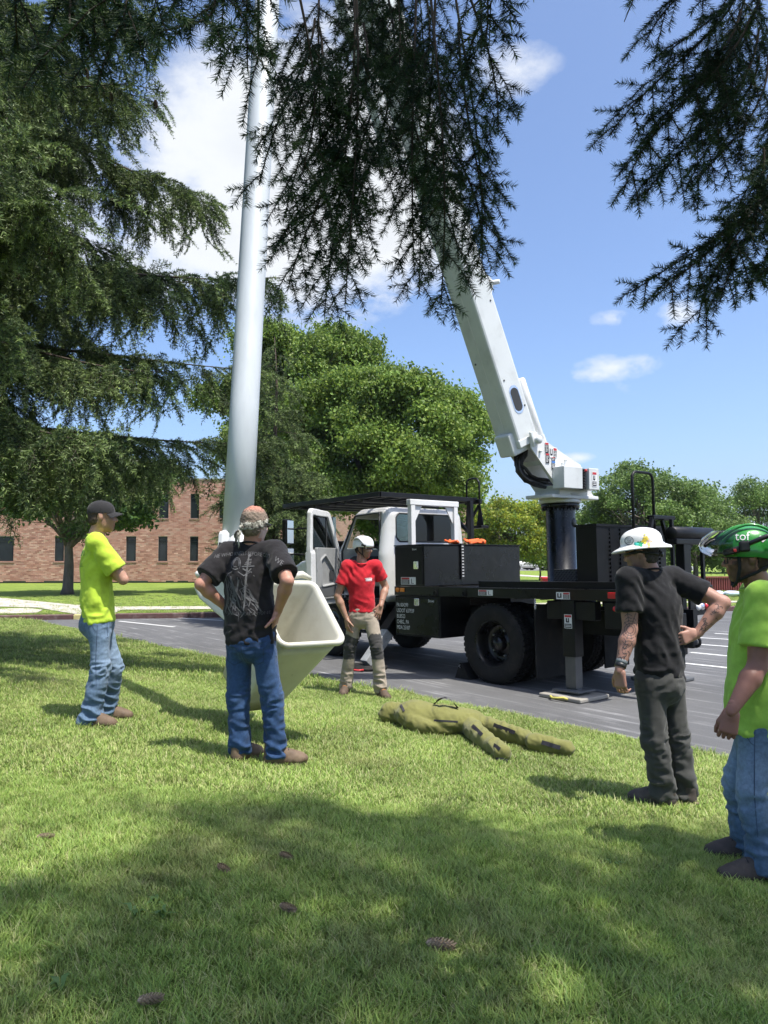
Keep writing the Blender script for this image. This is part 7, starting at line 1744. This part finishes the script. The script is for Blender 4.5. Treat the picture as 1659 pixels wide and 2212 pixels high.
def camo():
    m = M_BAND; m.use_nodes = True; N = m.node_tree.nodes; L = m.node_tree.links; p = N['Principled BSDF']; p.inputs['Roughness'].default_value = .9
    tc = N.new('ShaderNodeTexCoord'); z = N.new('ShaderNodeTexNoise'); z.inputs['Scale'].default_value = 32; z.inputs['Detail'].default_value = 3; L.new(tc.outputs['Object'], z.inputs['Vector'])
    r = N.new('ShaderNodeValToRGB'); r.color_ramp.interpolation = 'CONSTANT'; e = r.color_ramp.elements; e[0].color = (.05, .045, .035, 1); e[1].position = .43; e[1].color = (.2, .19, .15, 1); q = e.new(.52); q.color = (.46, .44, .37, 1); q = e.new(.64); q.color = (.12, .12, .09, 1)
    L.new(z.outputs['Fac'], r.inputs[0]); L.new(r.outputs[0], p.inputs['Base Color'])
camo()
def bandana(I):
    B = MB(); n = 40
    for i, (k, h) in enumerate(((1.0, -.004), (1.035, .004), (1.03, .02), (1.04, .034), (1.0, .046))): pass
    v = []
    prof = ((.99, -.012), (1.03, -.006), (1.02, .008), (1.04, .022), (1.025, .034), (.985, .04))
    for k, h in prof:
        for j in range(n):
            a = 2 * math.pi * j / n; v.append(hp(I, math.sin(a) * .087 * k, math.cos(a) * .108 * k - .014, h + .03 * math.cos(a) - .002 + .004 * math.sin(a * 7)))
    f = [(i * n + j, i * n + (j + 1) % n, (i + 1) * n + (j + 1) % n, (i + 1) * n + j) for i in range(len(prof) - 1) for j in range(n)]
    B.add(v, f, 0, True); o = B.build('bandana', M_BAND, I['root'])
    one(lambda b: b.lathe([(0, -.02), (.018, -.012), (.022, 0), (.016, .014), (0, .02)], hp(I, -.02, -.128, -.03), (1, 0, .3), 10), 'knot', M_BAND, o)
    for (dx, l, w) in ((-.035, .115, .032), (-.005, .14, .03), (-.05, .07, .03)):
        t = MB(); pts = [hp(I, -.02 + dx * u, -.13 - .02 * math.sin(u * 3), -.03 - l * u) for u in np.linspace(0, 1, 7)]
        vv = []; 
        for i, p in enumerate(pts):
            ww = w * (.35 + .65 * math.sin(min(1.0, .25 + i / 6) * math.pi * .5)) * (1 - .35 * (i / 6)); tw = .5 * math.sin(i * 1.1 + dx * 40)
            e = Vector(I['hrt']) * math.cos(tw) + Vector(I['hfw']) * math.sin(tw); vv += [p - e * ww / 2, p + Vector(I['hfw']) * -.008, p + e * ww / 2]
        ff = [(3 * i + j, 3 * i + j + 1, 3 * i + j + 4, 3 * i + j + 3) for i in range(6) for j in range(2)]
        t.add(vv, ff, 0, True); t.build('tail', M_BAND, o)
bandana(PB)
strap(PB, 'sunglasses', M_BLKPLAS, [(.084, -.02, .012), (.086, .03, .012), (.08, .075, .008), (.05, .098, .004), (0, .106, .004)], .006)

# ---- man in red shirt and white climbing helmet
JR = dict(foot_l=(832, 1508), foot_r=(744, 1499), face=(.06, -1), hips=(0, -1), hface=(.86, -.5), hpitch=-.1, head=(786, 1184), neck=(781, 1213), chest=(779, 1258), waist=(782, 1297), hip=(783, 1332),
          elbow_r=(729, 1288, -1), wrist_r=(748, 1335, -1), elbow_l=(833, 1268, 1), wrist_l=(823, 1306, -1), knee_r=(757, 1397, -.02), ankle_r=(747, 1484), knee_l=(814, 1397, -.06), ankle_l=(822, 1490), toe_r=(-.15, -1), toe_l=(.45, -.9),
          hand_r=dict(d=(.15, -.2, -1), palm=(.8, .5, 0), thumb=(.5, -.85, 0), curl=(.3, .35, .4, .4)), hand_l=dict(d=(-.3, -.15, -1), palm=(-.2, 1, 0), thumb=(-.9, -.2, .2), curl=(.12, .12, .15, .18), spread=.12))
PR = make_person('man in red T-shirt, khaki work trousers and white climbing helmet beside the bucket', JR, dict(s=.98, skin=(.36, .2, .135), hair=(.018, .013, .01), beard=((.05, .035, .025), .5, 1), hairdo=dict(t=0, front=.0, slope=.2, low=.07), arm=1.02,
     shirt=dict(m=cloth('red_cotton', (.46, .018, .028), .08), ease=.008, wl=.135, hem=.72, sleeve=.62, seed=14, wr=.8), pants=dict(m=cloth('khaki_canvas', (.3, .255, .2), .1, attr='Col'), col=(.31, .262, .205), pads=(.05, .048, .046), r=(.088, .07, .066), seed=44), boot=mat('hiking_boot', (.09, .06, .04), .75, var=.3, vscale=25, bump=.3), sole=M_RUBBER, lace=mat('orange_lace', (.5, .2, .04), .8)))
def climb_shape(i, a, x, y, z):
    if i == 0: z -= .012 * math.cos(a) * -1 + .018 * (math.cos(a) < -.2); 
    return x, y, z
hel = headwear(PR, 'helmet', M_HELW, [(1.0, .012), (1.03, .022), (1.03, .045)] + DOME(.055, .15)[1:], .106, .132, (0, -.012), shape=climb_shape)
M_HGREY = mat('helmet_grey', (.42, .43, .44), .4, var=.08)
for k in (-1, 1):
    pts = [hp(PR, k * (.113 - .035 * (u * .9) ** 2), .06 - .16 * u, .05 + .065 * math.sin(u * 2.6)) for u in np.linspace(0, 1, 9)]
    B = MB(); B.tube(pts, [.006, .012, .014, .015, .015, .015, .014, .012, .006], 7); B.build('helmet_panel', M_HGREY, hel)
    one(lambda b: b.obox(hp(PR, k * .106, .045, .04), Vector(PR['hfw']), Vector(PR['hrt']), Vector(PR['hup']), (.035, .01, .022), 0, .004), 'clip', M_BLKPLAS, hel)
    one(lambda b: b.lathe([(0, .006), (.014, .005), (.015, 0)], hp(PR, k * .103, .075, .035), Vector(PR['hrt']) * k, 12), 'badge', M_BLKPLAS, hel)
    strap(PR, 'chin_strap', M_WEB, [(k * .088, .03, .02), (k * .079, .03, -.03), (k * .066, .035, -.08), (k * .03, .045, -.115), (0, .05, -.122)], .006, hel); strap(PR, 'chin_strap', M_WEB, [(k * .085, -.06, .015), (k * .08, -.015, -.05), (k * .066, .035, -.08)], .006, hel)
strap(PR, 'sunglasses', M_BLKPLAS, [(-.084, -.01, .004), (-.08, .075, .004), (-.045, .098, .0), (0, .1, .004), (.045, .098, .0), (.08, .075, .004), (.084, -.01, .004)], .007)
v_, q_ = ribbons([([(-.04, .015), (.04, .018)], .008), ([(-.03, 0), (.042, .002)], .012), ([(-.03, -.013), (.036, -.012)], .006), ([(.044, .02), (.04, -.014)], .006)])
decal('chest_logo', v_, q_, PR['chest'] + UP * .035 + PR['f'] * .3 - PR['rt'] * .085, -PR['rt'], UP, -PR['f'], PR['bvh'], M_STICK, PR['shirt'], PR['base'])
watch(PR, 'l')

# ---- man in charcoal shirt and white full-brim hard hat
JW = dict(foot_l=(1432, 1742), foot_r=(1484, 1738), face=(-.42, .9), hips=(-.5, .87), hface=(-.83, .56), hpitch=-.12, head=(1385, 1196), neck=(1403, 1231), chest=(1420, 1314), waist=(1424, 1398), hip=(1424, 1474),
          elbow_l=(1361, 1360, -1), wrist_l=(1339, 1444, -1), elbow_r=(1562, 1302, 1), wrist_r=(1507, 1368, -1), knee_l=(1414, 1598, -.03), ankle_l=(1433, 1712), knee_r=(1462, 1590), ankle_r=(1479, 1708), toe_l=(-.86, .5), toe_r=(-.7, .7),
          hand_l=dict(d=(.02, -.05, -1), palm=(.75, .6, 0), thumb=(-.6, .8, 0), curl=(.6, .62, .65, .7), tc=.6), hand_r=dict(d=(-.9, -.2, -.25), palm=(-.1, .95, -.1), thumb=(.1, .1, 1), curl=(.5, .55, .6, .6)))
PW = make_person('man in charcoal T-shirt and white full-brim hard hat, tattooed arms, one hand on hip', JW, dict(s=1.0, skin=(.40, .22, .165), hair=(.05, .04, .032), beard=((.1, .07, .05), .5, 1), hairdo=dict(t=-.004, front=.02, slope=.3, low=.065), arm=1.12, shw=1.08, tan=(.92, .9, .9),
     shirt=dict(m=cloth('charcoal_heather', (.015, .015, .0165), .35, vscale=120), ease=.012, wl=.145, hem=.82, hemn=(-.12, 0, -1), sleeve=.66, sl=.008, seed=19, wr=1.1), pants=dict(m=cloth('slate_canvas', (.055, .055, .052), .12, attr='Col'), col=(.058, .058, .054), r=(.092, .074, .066), seed=52, wr=1.1), boot=M_BOOTD, sole=M_SOLE))
def brim_shape(i, a, x, y, z):
    if i <= 1: z -= .004 * math.cos(2 * a) ; y += .012 * max(0, math.cos(a))
    if i > 3 and abs(math.sin(a)) < .22: z += .004
    return x, y, z
hat = headwear(PW, 'hard_hat', M_HATW, [(1.37, .022), (1.385, .028), (1.36, .034), (1.1, .05), (1.0, .06), (.985, .08)] + [(k * .985, h) for k, h in DOME(.082, .165)[1:]], .112, .136, (0, -.01), shape=brim_shape)
strap(PW, 'hat_ridge', M_HATW, [(0, .123 * math.cos(t) - .01, .062 + .1 * math.sin(t)) for t in np.linspace(.15, 2.95, 15)], .011, hat)
strap(PW, 'suspension', M_BLKPLAS, [(.084 * math.sin(t), .106 * math.cos(t) - .012, .012 - .028 * (math.cos(t) < 0) * abs(math.cos(t))) for t in np.linspace(.9, 2 * math.pi - .9, 20)], .009, hat)
one(lambda b: b.lathe([(0, .014), (.018, .012), (.02, 0)], hp(PW, 0, -.125, -.018), -Vector(PW['hfw']), 14), 'ratchet_knob', M_BLKPLAS, hat)
strap(PW, 'sunglasses', M_BLKPLAS, [(-.084, -.01, .008), (-.082, .07, .006), (-.05, .1, .0), (0, .102, .004)], .008)
def hat_stickers(I):
    hc, b = I['hc'], I['base']; d = -(unit(I['hc'] - V3((0, 0, CAMZ)))); d = unit((d[0], d[1], 0)); xa = unit((d[1] * -1, d[0], 0)); xa = xa if xa[0] > 0 else -xa; ctr = hc + I['hup'] * .1 + d * .3
    def dec(name, v, q, ox, oz, m, of): decal(name, v, q, ctr + xa * ox + UP * oz, xa, UP, -d, I['hatbvh'], m, hat, b, of)
    circ = [(.026 * math.cos(t), .026 * math.sin(t)) for t in np.linspace(0, 2 * math.pi, 25)]; v, q = ribbons([(circ, .0045)]); 
    v = [(.0285 * math.cos(t) if k else .0245 * math.cos(t), .0285 * math.sin(t) if k else .0245 * math.sin(t)) for t in np.linspace(0, 2 * math.pi, 25) for k in (0, 1)]; q = [(2 * i, 2 * i + 2, 2 * i + 3, 2 * i + 1) for i in range(24)]
    dec('hat_sticker', v, q, -.062, -.015, M_STBLK, .002)
    for k, t in enumerate(('CIRCLE', 'FOR', 'SAFETY')):
        v, q = text2(t, .0135, .9); dec('sticker_lettering', v, q, -.062, -.008 - k * .0125, M_STBLK, .0022)
    rr = np.random.default_rng(9)
    cols = [((.02, .3, .14), .0, -.03, 8), ((.05, .5, .4), -.012, -.04, 4), ((.72, .55, .05), .035, -.02, 8), ((.8, .62, .08), .05, .008, 5), ((.75, .4, .12), .062, -.04, 6), ((.75, .5, .42), .07, -.02, 4)]
    for k, (c, ox, oz, n) in enumerate(cols):
        m = mat('sticker_colour', c, .45, var=.25, vscale=90); v = []; q = []
        for j in range(n):
            cx, cy = rr.normal(0, .008, 2); r = rr.uniform(.006, .012); o = len(v); v += [(cx + r * math.cos(t) * rr.uniform(.7, 1.2), cy + r * math.sin(t) * rr.uniform(.7, 1.2)) for t in np.linspace(0, 2 * math.pi, 9)[:-1]]; q.append(tuple(range(o, o + 8)))
        dec('hat_sticker', v, q, ox, oz, m, .002 + .0003 * k)
hat_stickers(PW)
def elbow_web(I):
    bv = BVHTree.FromPolygons([Vector(p) for p in I['VV']], [list(map(int, x)) for x in I['FF']]); c = I['el']['l']; d = unit(c - V3((0, 0, CAMZ))); xa = unit(np.cross(d, UP)); ya = np.cross(xa, d); L_ = []
    R0 = (.022, .036, .052, .070, .09, .112); A = np.linspace(0, 2 * math.pi, 13)[:-1] + .15
    for a in A: L_.append(([(math.cos(a) * r, math.sin(a) * r * 1.12) for r in (.02, .05, .08, .12)], .0034))
    for r in R0:
        for a, b in zip(A, list(A[1:]) + [A[0] + 2 * math.pi]):
            m = (a + b) / 2; L_.append(([(math.cos(a) * r, math.sin(a) * r * 1.12), (math.cos(m) * r * .88, math.sin(m) * r), (math.cos(b) * r, math.sin(b) * r * 1.12)], .0032))
    v, q = ribbons(L_); decal('tattoo', v, q, c - d * .0, xa, ya, d, bv, M_INK, I['body'], I['base'], .0012)
    rr = np.random.default_rng(2)
    for key, n in (('l', 26), ('r', 22)):
        L_ = []; a, b = I['el'][key], I['wr'][key]; 
        for k in range(n):
            t = rr.uniform(.3 if key == 'l' else .1, .9); o = rr.normal(0, .016); p = rr.uniform(0, 6); r = rr.uniform(.006, .016)
            L_.append(([(o + r * math.cos(p + u), -t * .26 + r * 1.4 * math.sin(p + u)) for u in np.linspace(0, rr.uniform(1.2, 3.4), 6)], .004))
        ya2 = unit(a - b); d2 = unit((a + b) / 2 - V3((0, 0, CAMZ))); xa2 = unit(np.cross(ya2, d2)); v, q = ribbons(L_); decal('tattoo', v, q, a, xa2, ya2, d2, bv, M_INK, I['body'], I['base'], .0012)
    one(lambda q_: q_.lathe([(0, .004), (.013, .002), (.016, -.004)], Vector(c - d * .043 - I['base']), Vector(-d), 14), 'elbow_skin', mat('elbow_skin', (.42, .19, .16), .6), I['body']) if False else None
elbow_web(PW)
watch(PW, 'l', t=.02, r=.036); watch(PW, 'l', mat('bracelet_grey', (.14, .16, .17), .6), t=.045, r=.0355)
one(lambda b: b.obox(Vector(PW['hip'] - PW['hf'] * .03 + PW['hr'] * .155 - UP * .03 - PW['base']), Vector(PW['hr']), Vector(PW['hf']), Vector((0, .1, 1)), (.012, .075, .14), 0, .004), 'phone', M_BLKPLAS, PW['root'])

# ---- man in green helmet and lime shirt
JG = dict(foot_l=(1640, 1905), foot_r=(1625, 1858), face=(-.93, .36), hips=(-.93, .36), hface=(-.97, .22), hpitch=-.06, head=(1611, 1206), neck=(1640, 1262), chest=(1640, 1378), waist=(1634, 1490), hip=(1636, 1580),
          elbow_l=(1636, 1440, -1), wrist_l=(1583, 1531, -1), elbow_r=(1690, 1430, 1), wrist_r=(1650, 1520, 1), knee_l=(1622, 1712, -.02), ankle_l=(1652, 1868), knee_r=(1592, 1690, .0), ankle_r=(1618, 1832), toe_l=(-1, .02), toe_r=(-1, .12),
          hand_l=dict(d=(-.25, -.02, -1), palm=(.35, .95, 0), thumb=(-1, .2, 0), curl=(.75, .8, .8, .85), tc=.8, to=.35), hand_r=dict(d=(0, 0, -1), palm=(.2, -.9, 0), thumb=(-1, 0, 0), curl=(.5, .5, .5, .5)))
PG = make_person('bearded man in bright green T-shirt and green helmet with visor and ear muffs', JG, dict(s=1.0, skin=(.36, .185, .14), hair=(.055, .035, .022), beard=((.055, .032, .02), .93, 1), hairdo=dict(t=.0, front=.0, slope=.25, low=.09), arm=1.1, tan=(.85, .78, .74),
     shirt=dict(m=cloth('bright_green_cotton', (.36, .60, .09), .14), ease=.012, wl=.15, q=.85, belly=False, hem=1.0, sleeve=.72, sl=.02, seed=27, wr=.7), pants=dict(m=denim('faded_denim'), col=(.085, .14, .215), fade=.55, fcol=(.26, .35, .45), jeans=1, r=(.085, .066, .063), seed=63, stack=1), boot=M_BOOTD, sole=M_SOLE))
def pro_shape(i, a, x, y, z):
    c = math.cos(a)
    if i <= 1: z += (.0 if c > -.1 else -.03 * (-c - .1)) + .012 * max(0, c); 
    return x, y, z
gh = headwear(PG, 'helmet', M_HELG, [(.99, .006), (1.03, .014), (1.04, .04)] + DOME(.05, .165)[1:], .112, .142, (0, -.014), shape=pro_shape)
for k in (-1, 1):
    B = MB(); B.tube([hp(PG, k * (.05 + .02 * math.sin(u * 3)), .125 - .27 * u, .07 + .1 * math.sin(.35 + u * 2.4)) for u in np.linspace(0, 1, 10)], .008, 6); B.build('helmet_rib', M_HELG, gh)
    strap(PG, 'chin_strap', M_WEB, [(k * .088, .05, .02), (k * .08, .05, -.05), (k * .06, .06, -.11), (k * .02, .07, -.135), (0, .07, -.138)], .009, gh); strap(PG, 'chin_strap', M_WEB, [(k * .088, -.1, -.03), (k * .084, -.03, -.07), (k * .066, .052, -.105)], .009, gh)
    mu = one(lambda b: [b.tube([hp(PG, k * .118, .03, .065), hp(PG, k * .135, -.02, .085), hp(PG, k * .138, -.075, .105), hp(PG, k * .132, -.11, .11)], .012, 8), b.obox(hp(PG, k * .122, .028, .062), Vector(PG['hfw']), Vector(PG['hrt']), Vector(PG['hup']), (.05, .03, .055), 0, .01)], 'muff_arm', M_BLKPLAS, gh)
    one(lambda b: b.lathe([(0, .035), (.03, .034), (.043, .022), (.045, 0), (.04, -.015), (0, -.015)], hp(PG, k * .13, -.125, .075), Vector(PG['hrt']) * k, 22), 'ear_muff', M_BLKPLAS, gh)
    one(lambda b: [b.obox(hp(PG, k * .116, .088, .042), (Vector(PG['hfw']) + Vector(PG['hup']) * -.2).normalized(), Vector(PG['hrt']), Vector(PG['hup']), (.085, .02, .034), 0, .01)], 'visor_mount', M_BLKPLAS, gh)
    one(lambda b: b.obox(hp(PG, k * .127, .075, .044), Vector(PG['hfw']), Vector(PG['hrt']), Vector(PG['hup']), (.016, .006, .016), 0, .003), 'visor_button', M_STRED, gh)
def face_visor(I):
    B = MB(); n = 16; v = []
    for (r, z, e) in ((.14, .02, .03), (.165, .045, .05), (.172, .08, .05), (.165, .118, .035), (.14, .15, .01)):
        for j in range(n):
            a = -1.35 + 2.7 * j / (n - 1); v.append(hp(I, math.sin(a) * (r - .018), math.cos(a) * r + e + .0, z))
    f = [(i * n + j, i * n + j + 1, (i + 1) * n + j + 1, (i + 1) * n + j) for i in range(4) for j in range(n - 1)]; B.add(v, f, 0, True); B.build('visor', glass('visor_smoke', (.62, .62, .6), .04, .22), gh)
    strap(I, 'visor_edge', M_BLKPLAS, [(math.sin(a) * .113, math.cos(a) * .131 + .02, .034) for a in np.linspace(-1.35, 1.35, 14)], .004, gh)
face_visor(PG)
def helmet_text(I):
    d = unit(I['hc'] - V3((0, 0, CAMZ))); d = unit((d[0], d[1], 0)); xa = unit(np.cross(d, UP)); ctr = I['hc'] + I['hup'] * .1 - d * .3
    v, q = text2('tof', .062, .95); decal('helmet_lettering', v, q, ctr + xa * -.008 - UP * .008, xa, UP, d, I['hatbvh'], M_STICK, gh, I['base'], .003)
    v, q = text2('PROTOS', .014, 1.1) if False else text2('HUSKY', .001, .1)
    v = [(-.026, -.007), (.026, -.013), (.026, .003), (-.026, .009)]; decal('helmet_label', v, [(0, 1, 2, 3)], ctr + xa * -.075 - UP * .07, xa, UP, d, I['hatbvh'], M_STICK, gh, I['base'], .003)
    v = [(.0, -.02), (.016, -.004), (.014, .014), (-.014, .014), (-.016, -.004)]; decal('helmet_badge', v, [(0, 1, 2, 3, 4)], ctr + xa * .085 - UP * .0, xa, UP, d, I['hatbvh'], M_STICK, gh, I['base'], .003)
helmet_text(PG)
strap(PG, 'spectacles', M_BLKPLAS, [(-.085, -.02, .006), (-.083, .07, .006), (-.06, .1, .012), (-.03, .106, .014), (0, .104, .01), (.03, .106, .014), (.06, .1, .012), (.083, .07, .006)], .004)
strap(PG, 'spectacles', M_BLKPLAS, [(-.06, .1, .012), (-.062, .1, -.018), (-.03, .108, -.022), (-.008, .106, -.004)], .003)
def side_pocket(I, m):
    d = unit(I['hip'] - V3((0, 0, CAMZ))); xa = unit(np.cross(d, UP)); o = I['hip'] - d * .3
    L_ = [([(-.01, .02), (-.015, -.1), (-.02, -.3), (-.01, -.5)], .005), ([(.06, .01), (.17, .02)], .004), ([(.06, .01), (.065, -.12), (.12, -.15), (.17, -.12)], .005), ([(-.08, .03), (-.03, -.06), (-.012, -.07)], .004)]
    v, q = ribbons(L_); decal('stitching', v, q, o, xa, UP, d, I['pbvh'], m, I['pants'], I['base'], .002)
side_pocket(PG, M_STITCHL); side_pocket(PL, M_STITCHL)

# ------------------------------------------------------------------ rescue dummy on the lawn
def dummy():
    k5 = lambda x, y: (763.1 + .32 * x, 1426.7 + .32 * y)
    gp = lambda x, y, h: ground_point(*k5(x, y)) + UP * h
    hd = gp(275, 430, .10); shc = gp(420, 462, .125); wst = gp(600, 490, .125); hip = gp(770, 500, .115)
    ax = unit(hip - shc); ax[2] = 0; ax = unit(ax); la = unit(np.cross(UP, ax)); la = la if la[1] > 0 else -la
    base = (shc + hip) / 2; base = V3((base[0], base[1], LH(base[0], base[1])))
    k1 = gp(880, 600, .085); f1 = gp(1010, 688, .07); k2 = gp(1150, 590, .085); f2a = gp(1230, 620, .08); f2 = gp(1440, 650, .07)
    pts = [hd, shc, wst, hip, k1, f1, k2, f2]; F_ = Field(np.min(pts, 0) - .35, np.max(pts, 0) + .35, .0105)
    F_.cone(hd - ax * .04, hd + ax * .06, .105, .085, .04); F_.cone(hd, shc, .075, .1, .05)
    F_.cone(shc + la * .1, shc - la * .1, .12, .12, .05, UP, .95); F_.cone(shc, wst, .185, .18, .05, UP, .66); F_.cone(wst, hip, .175, .165, .05, UP, .66)
    h1 = hip - la * .10 + ax * .04 - UP * .02; h2 = hip + la * .09 + ax * .06 - UP * .02
    F_.cone(h1, k1, .088, .074, .008); F_.cone(k1, f1, .074, .064, .005); F_.cone(h2, k2, .088, .074, .008)
    F_.cone(f2a, f2, .08, .066, .006, UP, .9); F_.cone(k2, f2a, .05, .05, .02)
    es = shc - la * .17 - UP * .02; e1 = gp(480, 505, .075); w1 = gp(640, 510, .06); F_.cone(es, e1, .075, .066, .012); F_.cone(e1 + ax * .02, w1, .064, .052, .005)
    e2 = shc + la * .2 - UP * .03; F_.cone(shc + la * .15, e2 - ax * .2, .08, .07, .03)
    v, q = F_.mesh(2); n = vnormals(v, q)
    t = (v - shc) @ ax; w = vnoise(np.stack([t * 14, (v @ la) * 6, v[:, 2] * 12], 1), 5); w2 = vnoise(v * 22, 6)
    w4 = vnoise(np.stack([t * 26 + v[:, 2] * 20, (v @ la) * 12, v[:, 2] * 24], 1), 15); v = v + n * (.008 * (1 - np.abs(w) * 2.2) + .003 * (1 - np.abs(w4) * 2.4) + .0015 * w2)[:, None]
    gz = lawn_h(v[:, 0], v[:, 1]) + .008; v[:, 2] = np.maximum(v[:, 2], gz)
    root = empty('rescue_dummy', tuple(base)); tag(root, 'olive green canvas rescue training dummy lying face down on the grass', 'dummy')
    m = cloth('olive_canvas', (.17, .168, .055), .08, dirt=(.21, .205, .08), dirt_amt=.2, dirt_scale=6); mesh_obj('body', v, q, m, root, base)
    bv = BVHTree.FromPolygons([Vector(p) for p in v], [list(map(int, x)) for x in q]); Mz = mat('zip_black', (.018, .016, .022), .6)
    def surf(x, y):
        r = ray(*k5(x, y)).normalized(); h = bv.ray_cast(Vector((0, 0, CAMZ)), r, 30); return (h[0] + h[1] * .004) if h[0] else None
    def band(name, a, b, wd, hump=0.0, m_=Mz):
        P = [surf(a[0] + (b[0] - a[0]) * u, a[1] + (b[1] - a[1]) * u) for u in np.linspace(0, 1, 12)]; P = [p for p in P if p]
        if len(P) < 3: return
        B = MB(); vv = []; k = len(P)
        for i, p in enumerate(P):
            d = (P[min(i + 1, k - 1)] - P[max(i - 1, 0)]).normalized(); s_ = d.cross(Vector((0, 0, 1)) if hump else (Vector((0, 0, CAMZ)) - p)).normalized(); p = p + Vector((0, 0, hump * math.sin(math.pi * i / (k - 1)))) - Vector(base)
            vv += [p - s_ * wd / 2, p + s_ * wd / 2]
        f = [(2 * i, 2 * i + 2, 2 * i + 3, 2 * i + 1) for i in range(k - 1)]; B.add(vv, f, 0, True)
        if hump: B.add([x + Vector((0, 0, .006)) for x in vv], f, 0, True)
        B.build(name, m_, root)
    band('zip', (805, 440), (870, 505), .03); band('zip', (948, 435), (1092, 488), .032); band('zip', (1272, 552), (1398, 590), .034); band('zip', (950, 572), (992, 600), .026)
    Mh = mat('handle_webbing', (.035, .03, .038), .8, bump=.4); band('carry_handle', (545, 300), (705, 325), .045, .075, Mh); band('chest_strap', (690, 270), (785, 285), .035, .01, Mh); band('seam_edge', (545, 405), (705, 415), .016, 0, Mz)
    band('boot_sole', (950, 655), (1042, 668), .05, 0, Mz); band('neck_band', (322, 300), (345, 345), .02, 0, Mh)
dummy()
# ------------------------------------------------------------------ air
def haze():
    b = MB(); b.box((-3600, -70, -8), (3600, 4300, 62)); o = b.build('haze', None) if False else link('haze', b.mesh('haze')); o['kind'] = 'stuff'
    m = bpy.data.materials.new('haze_air'); m.use_nodes = True; N = m.node_tree.nodes; N.remove(N['Principled BSDF']); v = N.new('ShaderNodeVolumePrincipled')
    v.inputs['Color'].default_value = (.82, .9, 1, 1); v.inputs['Density'].default_value = .00022; v.inputs['Anisotropy'].default_value = .3
    m.node_tree.links.new(v.outputs[0], N['Material Output'].inputs['Volume']); o.data.materials.append(m)
haze()
